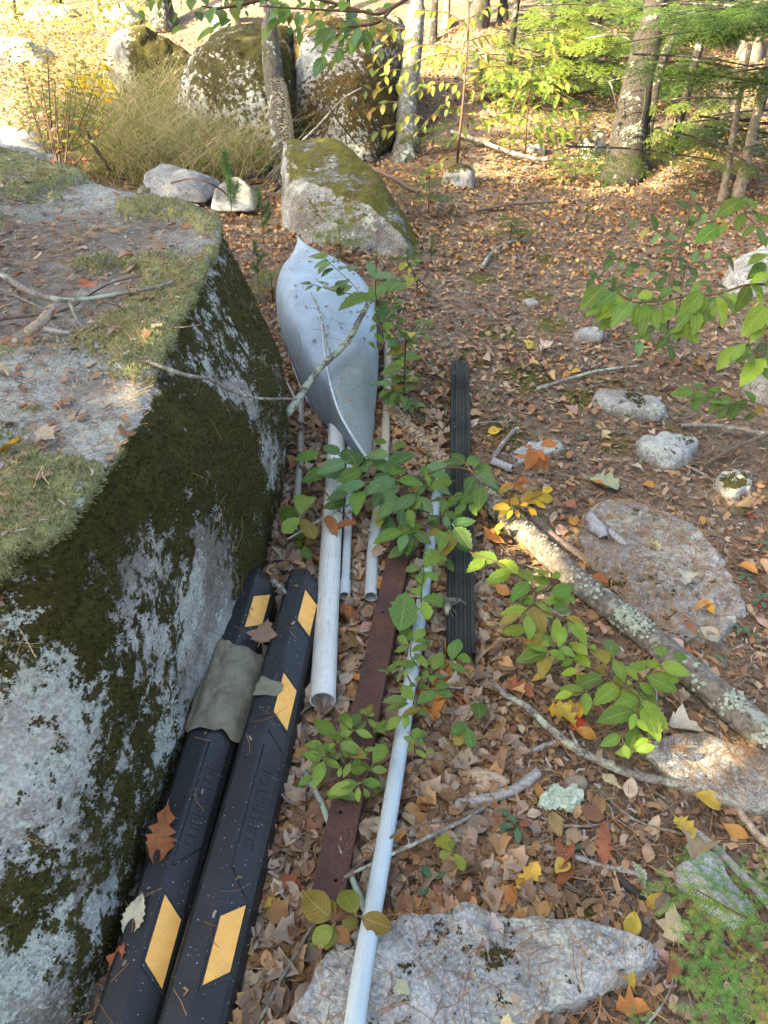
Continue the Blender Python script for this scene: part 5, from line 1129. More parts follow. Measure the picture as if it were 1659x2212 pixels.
oaklets(p9, z4, [(190,520,240,395),(185,545,40,510),(180,545,70,640),(190,555,290,690)], .13, [LIME, (.13,.22,.035)]); oaklets(p9, z4, [(180,620,200,700),(200,740,150,720),(230,730,320,690),(220,740,210,810),(240,750,240,835)], .07, [(.13,.22,.035), GREEN])
stems_px(p9, z4, [[(205,800,.0),(205,700,.06),(188,550,.13)]], z=.1, r0=.002)
p10 = plant('oak_seedling', W(1010, 1590), 'oak seedling with three dark lobed leaves standing beyond the slender pipe', 'seedling')
oaklets(p10, z8, [(960,1830,780,1950),(930,1900,820,2080),(950,1880,1000,2080),(1075,1800,1070,1610)], .09, [(.10,.19,.04)]); stems_px(p10, z8, [[(980,2050,.0),(955,1870,.09)]], z=.1, r0=.002)
p11 = plant('oak_seedling', W(975, 1855), 'pale yellow green oak seedling above the flat bottom slab', 'seedling')
oaklets(p11, z7, [(1440,1430,1330,1290),(1450,1440,1320,1480),(1460,1450,1560,1600),(1440,1420,1450,1340)], .09, [(.26,.28,.05), (.2,.25,.045)]); stems_px(p11, z7, [[(1520,1640,.0),(1450,1440,.09)]], z=.1, r0=.002)
p12 = plant('red_tinged_seedling', W(720, 1990), 'seedling with big red edged green leaves at the lower end of the rusty bar', 'seedling')
for q, c in (((370,2040,140,1830), (.24,.17,.04)), ((375,2040,330,1830), (.28,.16,.045)), ((385,2060,490,1920), (.36,.14,.07)), ((580,1990,470,1780), (.23,.22,.035)), ((380,2100,200,2260), (.17,.22,.04)), ((390,2100,540,2260), (.33,.15,.06)), ((640,2020,895,2120), (.31,.18,.045)), ((450,2100,600,2060), (.22,.23,.04)), ((380,2100,330,2290), (.2,.22,.04))): leaves_px(p12, z7, [q], 'round', [c], .12, zj=.015)
stems_px(p12, z7, [[(390,2200,.0),(380,2080,.11)],[(380,2080,.11),(470,2010,.12),(600,2000,.12)]], z=.1, r0=.002)
p13 = plant('beech_sprig', W(1120, 1095), 'beech sprig turned orange and yellow beside the fallen log', 'seedling')
leaves_px(p13, z2b, [(680,85,750,65),(660,100,690,140),(620,120,660,100),(650,110,620,170),(670,110,700,190),(610,135,570,130),(640,90,600,85),(660,130,650,190),(560,250,500,270),(570,240,635,230),(560,260,600,275),(550,260,490,285),(600,255,560,240),(640,150,690,165)], 'beech', [(.50,.17,.04), (.46,.14,.03), (.52,.22,.05)], .20)
leaves_px(p13, z2b, [(550,340,510,320),(545,350,470,350),(545,350,500,385),(555,360,530,400),(570,360,585,395),(580,340,525,315),(600,330,650,285),(620,345,665,385),(640,320,705,355),(660,310,725,310),(620,340,580,330),(690,290,720,255),(630,350,640,380),(640,300,700,290)], 'beech', [(.66,.42,.025), (.62,.36,.03), (.70,.46,.04)], .16)
leaves_px(p13, z2b, [(500,415,490,465),(520,420,480,440)], 'beech', [(.4,.4,.03)], .12)
stems_px(p13, z2b, [[(520,420,.03),(550,350,.14),(600,330,.16),(690,290,.17)],[(530,380,.1),(560,260,.19),(640,110,.20)]], z=.15, r0=.002)
# birch shoots along the canoe
p14 = plant('birch_shoot', W(877, 870), 'leafy birch shoots with fine toothed leaves growing along the canoe side', 'shrub')
hz = lambda x, y, k: max(.12, min(.95, (905 - y) * .00175 + .1))
leaves_px(p14, z9, [(320,380,235,555),(380,470,540,340),(430,540,345,620),(400,620,320,740),(460,640,415,710),(310,680,245,720),(540,590,440,580),(520,640,440,600),(470,750,380,730),(400,760,390,860),(280,800,210,870),(260,890,345,990),(550,880,450,910),(480,940,395,1035),(530,980,435,1055),(650,960,520,900),(590,1000,665,1045),(600,970,705,965),(680,890,780,840),(720,820,800,740),(760,780,845,760),(800,780,860,840),(740,790,660,790),(560,1075,385,1105),(460,1140,600,1090),(580,1165,735,1120),(560,1240,390,1190),(550,1240,330,1300),(500,1180,620,1225),(650,1275,545,1320),(560,1330,415,1430),(560,1440,420,1470),(480,1340,370,1350),(430,1440,220,1405),(430,1480,300,1530),(490,1510,435,1590),(540,1540,570,1620),(600,1380,740,1390),(660,1400,740,1330),(580,1400,700,1330),(590,1640,725,1590),(690,1650,795,1640),(640,1650,650,1745),(600,1600,570,1680),(600,1470,655,1410),(350,560,270,640),(300,760,400,800),(460,800,540,860),(350,880,420,960),(520,860,600,880),(360,660,450,690),(230,720,300,790),(420,520,500,510),(430,900,360,940),(480,560,520,640)], 'beech', [(.13,.22,.045), GREEN, (.11,.19,.04), BLUEG, (.16,.25,.05)], hz, extra=.35)
leaves_px(p14, z9, [(260,330,370,210)], 'round', [BLUEG], .8)
leaves_px(p14, z9, [(590,150,520,240),(620,180,560,220),(650,200,600,270),(640,310,605,400),(700,290,680,350),(560,330,620,290),(630,935,640,850)], 'oval', [(.40,.38,.05), (.33,.36,.05)], .7)
leaves_px(p14, z9, [(700,160,750,130),(590,90,510,120),(290,60,350,110),(270,150,200,160),(290,100,230,60),(640,180,700,170)], 'oval', [(.2,.3,.07)], .85)
stems_px(p14, z9, [[(562,1620,.05),(568,1350,.25),(575,1080,.48),(590,980,.56),(660,900,.62),(720,820,.68)],[(575,1080,.48),(570,880,.62)],[(290,1100,.1),(285,880,.3),(275,600,.55),(265,350,.75),(285,60,.95)],[(275,600,.55),(400,560,.6),(480,480,.65)],[(562,1450,.18),(430,1460,.2)],[(640,1640,.12),(600,1600,.08)],[(700,420,.6),(680,290,.7),(590,150,.8)],[(800,420,.5),(640,270,.7)]], z=.4, r0=.003)
leaves_px(p14, z3, [(720,460,625,555),(760,520,640,585),(825,580,735,630),(600,370,495,430),(560,320,460,400),(560,290,445,345),(730,390,795,340),(550,265,410,250),(420,520,355,550),(400,500,305,490),(480,525,455,565),(700,580,640,600),(500,500,500,470),(600,570,560,520),(650,380,720,345),(540,420,500,400),(880,740,790,745),(600,320,640,300)], 'beech', [(.11,.19,.045), (.14,.22,.05), BLUEG], .55, zj=.02)
stems_px(p14, z3, [[(900,690,.5),(830,590,.54),(740,480,.55),(620,370,.55),(480,245,.55)],[(860,600,.53),(650,570,.55),(500,530,.55),(370,490,.55)]], z=.55, r0=.002)
# branch hanging in at the top
p15 = plant('beech_branch', W(1000, 900), 'beech branch hanging into view along the upper edge with drooping leaves', 'branch')
p15.location = D(1100, -160, 2.4)
leaves_px(p15, z10, [(60,0,30,85),(110,0,90,70),(190,0,150,75),(250,0,240,70),(320,0,305,70),(420,40,335,115),(470,50,430,155),(500,50,490,110),(550,0,540,60),(590,0,620,130),(640,0,625,60),(620,-40,620,40),(790,0,780,45),(920,10,825,85),(940,20,925,160),(970,70,880,170),(990,90,960,165),(1030,80,1015,180),(1050,95,1040,165),(1130,90,1110,165),(1115,0,1130,95),(1200,10,1180,70),(1300,40,1170,115),(1400,60,1365,165),(1360,20,1310,70),(1250,90,1250,160),(1210,190,1090,260),(1230,190,1130,310),(1270,190,1180,320),(1275,260,1170,395),(1310,250,1320,330),(1330,230,1290,290),(1400,200,1290,220),(1440,190,1390,310),(1440,210,1380,350),(1490,200,1480,305),(1520,170,1540,250),(1550,110,1640,180),(1490,60,1520,130),(1440,60,1400,30),(1560,60,1540,100),(1620,20,1640,90),(1340,140,1320,220),(700,-10,740,40),(860,-10,880,40),(1010,-20,1060,40),(1080,20,1000,60),(380,-20,420,40),(720,20,660,60),(1480,20,1560,10),(1250,0,1200,30)], 'beech', [(.14,.24,.025), (.16,.27,.03), (.10,.19,.03), BLUEG, (.2,.3,.03)], depth=2.15, zj=.05, extra=.95)
stems_px(p15, z10, [[(2200,-350),(1650,60),(1440,75),(1080,60),(760,40)],[(1440,75),(1180,0),(900,-30)],[(1650,60),(1560,150),(1340,185),(1200,190)],[(900,-30),(520,52),(380,40)],[(900,-30),(560,-10),(200,-20),(60,-20)],[(1340,185),(1275,255)]], depth=2.15, r0=.005)
# thin beech sapling on the slope, leaves turning yellow
p16 = plant('beech_sapling', W(985, 378), 'thin beech sapling on the leaf slope, its hanging leaves turning yellow green', 'sapling')
yl = [(.17,.21,.025), (.12,.18,.025), (.22,.22,.025), (.14,.18,.02), (.30,.20,.03)]
for j, (ln, lf) in enumerate((([(1010, 120), (950, 90), (880, 95), (830, 150)], 30), ([(1010, 130), (960, 120), (900, 140), (860, 175)], 30), ([(1005, 100), (1060, 85), (1120, 110), (1160, 130)], 28), ([(1010, 150), (1070, 140), (1130, 150)], 28), ([(1005, 190), (1060, 215), (1120, 235)], 26), ([(1000, 230), (940, 250), (890, 285)], 26), ([(1010, 60), (960, 30), (900, 20)], 30), ([(1010, 40), (1060, 20), (1120, 30)], 28), ([(1000, 180), (950, 170), (910, 190)], 28), ([(1008, 240), (1050, 250), (1090, 245)], 24), ([(1130, 240), (1165, 260), (1180, 265)], 26), ([(985, 330), (930, 370), (900, 395)], 28), ([(1005, 260), (985, 290), (960, 310)], 24), ([(895, 60), (850, 75), (800, 150)], 28))):
    rj = random.Random(j + 5); ln = [(x + rj.uniform(-12, 12), y + rj.uniform(-10, 10)) for x, y in ln]
    sprig(p16, ln, 6.6 + .25 * (j % 3), 14, lf * .8, 'beech', yl, (0, 1.1), spread=.9, seed=60 + j, r0=.006, dj=.3)
for j in range(20):
    rj = random.Random(j + 50); x = rj.uniform(840, 1170); y = rj.uniform(60, 270); s_ = 1 if x > 1000 else -1
    sprig(p16, [(x, y), (x + s_ * rj.uniform(15, 30), y + rj.uniform(-8, 14)), (x + s_ * rj.uniform(40, 70), y + rj.uniform(5, 40))], 6.7 + rj.uniform(-.5, .5), 14, 21, 'beech', yl, (0, 1.0), spread=1.0, seed=160 + j, r0=.004, dj=.3)
stem(p16, [W(985, 378), D(992, 300, 6.7), D(1003, 190, 6.7), D(1012, 60, 6.6), D(1010, -60, 6.5)], .014, .008, M_STEM)
p16b = plant('beech_sapling', W(1135, 335), 'small bright leaved beech sapling on the slope between the thin sapling and slanting trunk', 'sapling')
stem(p16b, [W(1135, 335), D(1138, 260, 7.4), D(1150, 130, 7.3)], .010, .005, M_STEM)
for j in range(18):
    rj = random.Random(j + 90); y = rj.uniform(130, 300); s_ = 1 if j % 2 else -1
    sprig(p16b, [(1143, y + 10), (1143 + s_ * rj.uniform(20, 40), y + rj.uniform(-8, 8)), (1143 + s_ * rj.uniform(50, 105), y + rj.uniform(-5, 30))], 7.3 + rj.uniform(-.4, .4), 12, 21, 'beech', [(.15,.22,.025), (.2,.25,.03), (.11,.18,.025)], (0, .9), spread=1.0, seed=260 + j, r0=.004, dj=.25)
# goldenrod and shrub in the sunny clearing
p17 = plant('goldenrod_shrub', W(150, 350), 'sunlit yellow green shrub with goldenrod flowers beside the dry grass', 'shrub')
rg = random.Random(3)
for j in range(46):
    x = rg.uniform(40, 245); y = rg.uniform(105, 290)
    ln = [(120 + (x - 120) * .25, 330), (120 + (x - 120) * .7, (330 + y) / 2), (x, y)]
    sprig(p17, ln, 6.2 + rg.uniform(-.5, .6), 15, 17, 'lance' if j % 2 else 'oval', [(.26,.26,.03), (.19,.23,.03), (.33,.27,.03), (.15,.21,.035), (.34,.19,.04)], (0, .3), seed=80 + j, r0=.004, dj=.15, spread=1.1)
for j in range(9):
    x, y = rg.uniform(140, 240), rg.uniform(140, 215)
    P = np.array([list(D(x + i * rg.uniform(2, 5), y + i * rg.uniform(1, 5), 6.2)) for i in range(7)])
    lichen_flakes(p17, P, np.full(7, .03), 50, 300 + j, .009, 'flower_head', ((.62, .40, .01), (.78, .56, .03)))
p18 = plant('red_shrub', W(175, 370), 'small dark stemmed shrub with red leaves at the far rim of the big boulder', 'shrub')
for j, ln in enumerate(([(125, 365), (110, 300), (90, 180)], [(130, 365), (125, 290), (118, 200)], [(140, 365), (145, 310), (150, 250)], [(150, 370), (175, 340), (190, 320)], [(150, 370), (165, 350), (205, 345)], [(125, 365), (118, 320), (100, 250)])):
    sprig(p18, ln, 5.6, 22, 16, 'oval', [(.36,.06,.05), (.40,.12,.05), (.30,.20,.04)] if j > 2 else [(.36, .2, .05), (.3, .26, .04)], (0, .2), seed=130 + j, r0=.008)
# wintergreen rosettes with red berries
M_WG = leaf_mat('wintergreen_leaf', 'object', .1, .28, .2, 5, .2, .1, .5)
_wg = mesh_np('leaf_wintergreen', *(lambda a: (a[0], a[1], M_WG, True, a[2]))(leaf_arrays('oval', np.random.default_rng(3), 8, .1, .12, .01)))
M_BERRY = plain('red_berry', (.45, .012, .015), .3, .15, 30, .5, 0)
def wintergreen(px, py, n, size, label, col=(.05, .11, .035), berries=1, group=None, h=.035):
    c = W(px, py); p = plant('wintergreen', c, label, 'plant', group); rg = random.Random(int(px * 7 + py))
    a0 = rg.random() * 6
    for k in range(n):
        a = a0 + k * 2 * math.pi / n + rg.uniform(-.25, .25); s = size * rg.uniform(.8, 1.15)
        b = c + Vector((0, 0, h + rg.uniform(-.006, .008))); t = b + Vector((math.cos(a) * s, math.sin(a) * s, -.1 * s + rg.uniform(-.1, .15) * s))
        o = bpy.data.objects.new('leaf', _wg); COL.objects.link(o); o.parent = p; o.matrix_parent_inverse = Matrix.Translation(c).inverted()
        o.matrix_basis = frame(b + (t - b) * .12, t); o.scale.x *= 1.15; o.color = jit(col if rg.random() < .85 else (.22, .07, .03))
    stem(p, [c, c + Vector((0, 0, h))], .0016, .0012)
    for k in range(berries):
        S, F = ico(3); q = c + Vector((rg.uniform(-.015, .015), -.012 + rg.uniform(-.01, .01), h * .6))
        add('berry', mesh_np('berry', S * .0055 + np.array(q), F, M_BERRY), p)
for px, py, n, s, lab, br in ((1090, 1785, 4, .042, 'wintergreen plant with a red berry above the pale stick', 1), (1112, 1800, 4, .045, 'dark glossy wintergreen rosette between a red berry plant and bare soil', 0), (932, 1918, 4, .045, 'four leaved glossy wintergreen rosette in leaves just above the flat bottom slab', 0), (1232, 1845, 3, .035, 'small dusky wintergreen below the pale stick', 0), (1495, 1595, 5, .03, 'reddish wintergreen sprig against the lichen covered log', 0),
                       (1410, 960, 4, .03, 'wintergreen sprig beside the pale rounded rock at the path edge', 0), (1570, 1110, 4, .035, 'wintergreen with berry at the rim of the wide slab', 1), (1620, 1120, 5, .038, 'wintergreen cluster below the brown capped rock', 1), (1640, 1190, 5, .038, 'wintergreen at the outer end of the wide slab', 0), (1605, 1260, 4, .036, 'low wintergreen touching the side of the wide slab', 1), (1640, 1310, 5, .045, 'large leaved wintergreen beyond the wide slab with a red berry', 1), (1595, 1370, 5, .042, 'wintergreen by the lower corner of the wide slab', 1), (1640, 1390, 4, .04, 'wintergreen nearest the log on the slab side', 2),
                       (1300, 890, 5, .03, 'wintergreen with berries in front of the long mossy topped rock', 2), (1395, 800, 5, .03, 'wintergreen patch under the drooping beech leaves', 1), (1330, 800, 4, .028, 'wintergreen sprig by the thin pale branch', 1), (1150, 600, 5, .03, 'wintergreen on the open path with red berries', 2), (1060, 700, 4, .03, 'small wintergreen on the path near the canoe', 1), (1200, 650, 4, .028, 'wintergreen beside the flat stone in the path', 0), (1000, 1090, 4, .04, 'glossy sprig beside the log under the central seedling', 0), (1255, 955, 4, .03, 'wintergreen behind the orange beech sprig', 0), (1560, 1440, 4, .034, 'wintergreen growing against the lichen log near its thick end', 0)):
    wintergreen(px, py, n, s, lab, (.055, .115, .045), br)

# ------------------------------------------------------------------ conifer sprays: needles as real slivers
M_NEED = vcol_mat('conifer_needles', .5, .25)
def hemlock_spray(n_side=9, L=.4, needle=.012, wid=.0022, seed=0, dens=.0035, col=((.035, .085, .018), (.10, .19, .03)), tip=(.20, .30, .05), tert=True):
    """Flat spray: a main axis along +Y with side twigs, each with two rows of needles."""
    rng = np.random.default_rng(seed); parts = []
    axes = [(np.array([0, 0, 0.]), np.array([0, 1., -.08]), L, 0)]
    for k in range(n_side):
        t = (k + .6) / n_side; s = 1 if k % 2 else -1
        d = np.array([s * .85, .62, -.10 - .1 * rng.random()]); d /= np.linalg.norm(d)
        ll = L * (.62 - .42 * t) * rng.uniform(.75, 1.2)
        b = np.array([0, t * L, -.08 * t * L])
        axes.append((b, d, ll, 1))
        for m in range(int(ll / .05) if tert else 0):
            s2 = 1 if m % 2 else -1; tt = (m + .7) / (ll / .05)
            d2 = d + np.array([-d[1], d[0], 0]) * s2 * .9; d2 /= np.linalg.norm(d2)
            axes.append((b + d * tt * ll, d2, ll * .38 * (1.1 - tt) + .012, 2))
    Vs, Fs, Cs, kk = [], [], [], 0
    for b, d, ll, lev in axes:
        n = max(3, int(ll / dens)); t = (np.arange(n) + rng.random(n) * .5) / n
        side = np.cross(d, [0, 0, 1.]); side /= np.linalg.norm(side) + 1e-9
        sg = np.where(np.arange(n) % 2, 1, -1)[:, None]
        base = b + d * (t * ll)[:, None] - np.array([0, 0, .03])* (t ** 2 * ll)[:, None]
        nd = side * sg + d * .45 + rng.normal(0, .13, (n, 3)); nd /= np.linalg.norm(nd, axis=1)[:, None]
        ln = needle * rng.uniform(.7, 1.15, n)[:, None] * (1 - .5 * t ** 3)[:, None]
        w = d * wid * .5
        Vs.append(np.stack([base - w, base + w, base + nd * ln + w * .6, base + nd * ln - w * .6], 1).reshape(-1, 3))
        Fs.append(np.arange(n)[:, None] * 4 + [0, 1, 2, 3] + kk); kk += 4 * n
        f = rng.random((n, 1)) * .6 + .4 * t[:, None] ** 2 * (lev > 0); c = np.array(col[0]) * (1 - f) + np.array(col[1]) * f
        if lev: c = np.where((t[:, None] > .72), np.array(tip) * .6 + c * .4, c)
        Cs.append(np.repeat(c, 4, axis=0))
        # twig
        e = b + d * ll; q = side * .0011; Vs.append(np.array([b - q, b + q, e + q * .4, e - q * .4]) - [[0, 0, .0006]] * 4 - np.array([[0, 0, 0], [0, 0, 0], [0, 0, .03 * ll], [0, 0, .03 * ll]])); Fs.append(np.array([[0, 1, 2, 3]]) + kk); kk += 4; Cs.append(np.tile([.10, .07, .04], (4, 1)))
    return np.vstack(Vs), np.vstack(Fs), np.vstack(Cs)
def spray_mesh(name, **k):
    V, F, C = hemlock_spray(**k); return mesh_np(name, V, F, M_NEED, False, col=C)
def comb(name, seed, L, col, tip): return spray_mesh(name, n_side=6, L=L, needle=.018, wid=.0046, seed=seed, dens=.0042, col=col, tip=tip, tert=False)
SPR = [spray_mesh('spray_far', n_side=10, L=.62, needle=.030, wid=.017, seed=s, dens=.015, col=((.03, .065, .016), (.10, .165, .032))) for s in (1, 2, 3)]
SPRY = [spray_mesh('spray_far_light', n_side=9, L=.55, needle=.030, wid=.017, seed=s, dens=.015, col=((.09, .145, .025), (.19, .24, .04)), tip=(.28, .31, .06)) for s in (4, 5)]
NEAR = [comb('spray_near', s, .26, ((.10, .23, .045), (.20, .36, .08)), (.30, .44, .11)) for s in (6, 7, 8)]
NEARY = [comb('spray_near_yellow', s, .24, ((.18, .27, .04), (.32, .38, .06)), (.48, .42, .07)) for s in (9, 10)]
def bough(parent, me, base, tip, up=Vector((0, 0, 1)), roll=0, size=None, L0=.5, name='bough'):
    o = bpy.data.objects.new(name, me); COL.objects.link(o); o.parent = parent; o.matrix_parent_inverse = Matrix.Translation(parent.location).inverted()
    M = frame(base, tip, up, roll); k = 1 / L0
    o.matrix_basis = M @ Matrix.Diagonal((k, k, k, 1)); return o
p19 = plant('hemlock_seedling', W(1600, 2080), 'feathery bright green hemlock seedling in the lower corner over stones', 'seedling')
for k, (bx, by, tx, ty, yl_) in enumerate(((1560, 1960, 1380, 1890, 0), (1560, 1930, 1475, 1830, 0), (1570, 1930, 1545, 1825, 0), (1640, 1990, 1480, 1920, 1), (1620, 1990, 1500, 1990, 0), (1560, 2000, 1450, 2010, 0), (1560, 2020, 1490, 2120, 0), (1620, 2080, 1470, 2080, 0), (1600, 2100, 1480, 2130, 0), (1560, 2110, 1480, 2230, 0), (1590, 2110, 1530, 2220, 0), (1620, 2100, 1590, 2230, 0), (1640, 2080, 1640, 2210, 1), (1650, 2060, 1600, 1900, 0), (1680, 1960, 1600, 1850, 0), (1690, 1900, 1640, 1830, 1), (1640, 2060, 1560, 2080, 1), (1690, 2100, 1655, 2230, 1), (1660, 2000, 1590, 1960, 0), (1690, 1960, 1650, 1890, 0))):
    bough(p19, (NEARY if yl_ else NEAR)[k % 2], W(bx, by, .13 + .02 * (k % 3)), W(tx, ty, .10 + .02 * (k % 4)), L0=.26)
stem(p19, [W(1720, 2060, .0), W(1640, 2080, .12), W(1560, 2120, .13)], .004, .002); stem(p19, [W(1700, 1985, .05), W(1620, 1985, .13), W(1500, 1920, .13)], .0035, .0015)
p20 = plant('hemlock_seedling', W(1480, 2260), 'tips of a second hemlock seedling just entering the bottom edge', 'seedling')
for bx, by, tx, ty in ((1390, 2260, 1365, 2180), (1410, 2270, 1400, 2190), (1560, 2260, 1540, 2180), (1590, 2260, 1570, 2170), (1610, 2270, 1620, 2200)): bough(p20, NEAR[0], W(bx, by, .06), W(tx, ty, .08), L0=.26)
PT = []
def pine_tuft(seed, col=((.05, .12, .03), (.12, .22, .06))):
    rng = np.random.default_rng(seed); n = 420; t = rng.random(n)
    base = np.stack([rng.normal(0, .01, n), rng.normal(0, .01, n), t * .28], 1)
    d = rng.normal(size=(n, 3)); d[:, 2] = np.abs(d[:, 2]) * .6 + .35; d /= np.linalg.norm(d, axis=1)[:, None]
    ln = rng.uniform(.06, .12, n)[:, None]; w = np.cross(d, rng.normal(size=(n, 3))); w /= np.linalg.norm(w, axis=1)[:, None]; w *= .0016
    V = np.stack([base - w, base + w, base + d * ln + w * .4 - [0, 0, .01], base + d * ln - w * .4 - [0, 0, .01]], 1).reshape(-1, 3)
    f = rng.random((n, 1)); C = np.repeat(np.array(col[0]) * (1 - f) + np.array(col[1]) * f, 4, axis=0)
    return mesh_np('pine_needles', V, np.arange(n)[:, None] * 4 + [0, 1, 2, 3], M_NEED, False, col=C)
PINE = [pine_tuft(1), pine_tuft(2)]
def pine_seedling(px, py, h, label, n=3):
    c = W(px, py); p = plant('pine_seedling', c, label, 'seedling'); rg = random.Random(px)
    stem(p, [c, c + Vector((.0, 0, h * .5)), c + Vector((.01, 0, h))], .004, .0025, M_STEM)
    for k in range(n):
        a = rg.random() * 6; q = c + Vector((0, 0, h * (.45 + .5 * k / max(1, n - 1)))); t = q + Vector((math.cos(a) * .09, math.sin(a) * .09, .12)) * (h / .35 if k < n - 1 else h / .5)
        if k == n - 1: t = q + Vector((0, 0, .16 * h / .35))
        o = bpy.data.objects.new('needle_tuft', PINE[k % 2]); COL.objects.link(o); o.parent = p; o.matrix_parent_inverse = Matrix.Translation(c).inverted()
        M = frame(q, t); L = (t - q).length / .28
        z = (t - q).normalized(); x = z.cross(Vector((.3, 1, .1))).normalized(); y = z.cross(x)
        MM = (Matrix((x, y, z)).transposed() * L).to_4x4(); MM.translation = q; o.matrix_basis = MM
pine_seedling(505, 490, .42, 'soft blue green pine seedling at the far corner of the big boulder', 4)
pine_seedling(570, 530, .30, 'smaller pine seedling between boulder and canoe tip', 3)
pine_seedling(560, 620, .22, 'pine seedling half hidden behind the boulder edge beside the canoe', 3)
pine_seedling(930, 575, .16, 'short pine seedling at the foot of the green mossy wedge', 3)
pine_seedling(1300, 745, .28, 'pine seedling standing on the path below the drooping beech branch', 3)
pine_seedling(1260, 500, .16, 'tiny pine tuft on the sunlit leaves', 2)
def small_hemlock(px, py, h, label, n=7, meshes=None, spread=.16):
    c = W(px, py); p = plant('hemlock_seedling', c, label, 'seedling'); rg = random.Random(px * 3)
    stem(p, [c, c + Vector((0, 0, h))], .005, .002)
    for k in range(n):
        a = k * 2.4 + rg.random(); q = c + Vector((0, 0, h * (.35 + .65 * k / n))); s = spread * (1.15 - .6 * k / n)
        bough(p, (meshes or SPR)[k % 2], q, q + Vector((math.cos(a) * s, math.sin(a) * s, .03)), L0=.62 if meshes is None else .55)
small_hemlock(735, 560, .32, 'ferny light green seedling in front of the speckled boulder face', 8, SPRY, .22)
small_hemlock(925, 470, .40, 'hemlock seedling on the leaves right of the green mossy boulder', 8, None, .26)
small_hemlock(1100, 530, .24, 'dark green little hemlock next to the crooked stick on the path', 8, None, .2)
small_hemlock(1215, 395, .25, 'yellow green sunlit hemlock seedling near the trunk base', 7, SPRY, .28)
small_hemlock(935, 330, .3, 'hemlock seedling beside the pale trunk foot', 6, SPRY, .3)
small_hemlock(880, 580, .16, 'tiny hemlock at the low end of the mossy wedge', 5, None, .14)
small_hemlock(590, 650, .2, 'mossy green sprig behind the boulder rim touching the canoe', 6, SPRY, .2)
# ------------------------------------------------------------------ trees
M_OAKB = bark_mat('rough_grey_bark', (.03, .025, .02), (.115, .10, .085), (.32, .36, .30), -.02, (10, 10, 2.0), 1.0, (.05, .055, .015), .02, 'pos')
M_MAPB = bark_mat('lichen_grey_bark', (.055, .05, .045), (.20, .19, .175), (.42, .46, .42), .02, (7, 7, 3.0), .8, (.06, .06, .02), .03, 'pos')
M_DARKB = bark_mat('dark_furrowed_bark', (.016, .013, .011), (.055, .046, .039), (.24, .26, .20), -.03, (12, 12, 1.8), 1.1, None, 0, 'pos')
M_PALEB = bark_mat('pale_brown_bark', (.12, .09, .065), (.30, .24, .18), None, 0, (12, 12, 2.2), .8, None, 0, 'pos')
M_CROWN = leaf_mat('canopy_leaf', 'vertex', .4, .5, .1, 6, .3, 0, .2)
def crown_mesh(seed, rx, ry, rz, n, size, cols):
    """A loose crown: leaf-cluster faces gathered into uneven clumps with gaps between."""
    rng = np.random.default_rng(seed); m = 46
    cc = rng.normal(size=(m, 3)); cc /= np.linalg.norm(cc, axis=1)[:, None]; cc *= rng.uniform(.35, 1, m)[:, None] * np.array([rx, ry, rz])
    k = rng.integers(0, m, n); P = cc[k] + rng.normal(size=(n, 3)) * np.array([rx, ry, rz]) * .15
    d = rng.normal(size=(n, 3)); d[:, 2] -= .2; d /= np.linalg.norm(d, axis=1)[:, None]
    u = np.cross(d, rng.normal(size=(n, 3))); u /= np.linalg.norm(u, axis=1)[:, None]
    s = size * rng.uniform(.6, 1.3, n)[:, None]
    V = np.stack([P - d * s * .5, P + u * s * .28, P + d * s * .5, P - u * s * .28], 1).reshape(-1, 3)
    f = rng.random((n, 1)); C = np.repeat(np.array(cols[0]) * (1 - f) + np.array(cols[1]) * f, 4, axis=0)
    uv = np.tile([[.5, 0], [1, .5], [.5, 1], [0, .5]], (n, 1))
    return mesh_np('crown', V, np.arange(n)[:, None] * 4 + [0, 1, 2, 3], M_CROWN, False, uv=uv, col=C)
GC = ((.05, .10, .02), (.12, .20, .03))
CROWNS = [crown_mesh(1, 2.2, 2.2, 1.6, 2600, .26, GC), crown_mesh(2, 1.7, 1.7, 2.2, 2300, .25, GC), crown_mesh(3, 1.3, 1.3, 2.4, 1700, .24, ((.10, .15, .02), (.28, .27, .03)))]
def tree(name, pts, r0, r1, mat, label, crown=None, ch=6.5, flare=1.7, sides=18, seed=1, group=None, H=9, cat='tree', rough=.12, csize=1):
    """pts: points up the visible trunk; it carries on upward to height H above its foot."""
    P = [Vector(p) for p in pts]; d = (P[-1] - P[-2]).normalized(); foot = P[0]
    d = (d + Vector((0, 0, .35))).normalized()
    P.append(P[-1] + d * max(.5, H - (P[-1].z - foot.z)))
    P[0] = P[0] - Vector((0, 0, .12))
    Q = spline([list(p) for p in P], 44); s = np.linspace(0, 1, 44)
    h = Q[:, 2] - foot.z
    rad = np.interp(s, [0, .5, 1], [r0, r1, r1 * .45]) * (1 + (flare - 1) * np.exp(-np.maximum(h, 0) / (r0 * 1.3)))
    root = empty(name, foot, label, cat, group)
    add('trunk', tube('trunk', Q, rad, mat, sides, rough, seed), root)
    if crown is not None:
        top = Vector(Q[int(np.argmin(np.abs(h - ch)))])
        o = bpy.data.objects.new('crown', CROWNS[crown]); COL.objects.link(o); o.parent = root; o.matrix_parent_inverse = Matrix.Translation(foot).inverted()
        o.location = top; o.scale = (csize,) * 3; o.rotation_euler.z = seed
    return root, Q, rad
def limbs(root, Q, rad, n, seed, mat, lo=.25, hi=.9, L=1.0):
    rg = random.Random(seed)
    for _ in range(n):
        k = int(len(Q) * rg.uniform(lo, hi)); a = rg.random() * 6.28; b = Q[k]; d = np.array([math.cos(a), math.sin(a), rg.uniform(.2, .6)]); l = L * rg.uniform(.5, 1.2)
        add('limb', tube('limb', spline([b, b + d * l * .5, b + d * l + [0, 0, .1]], 8), np.linspace(rad[k] * .35, .01, 8), mat, 6), root)
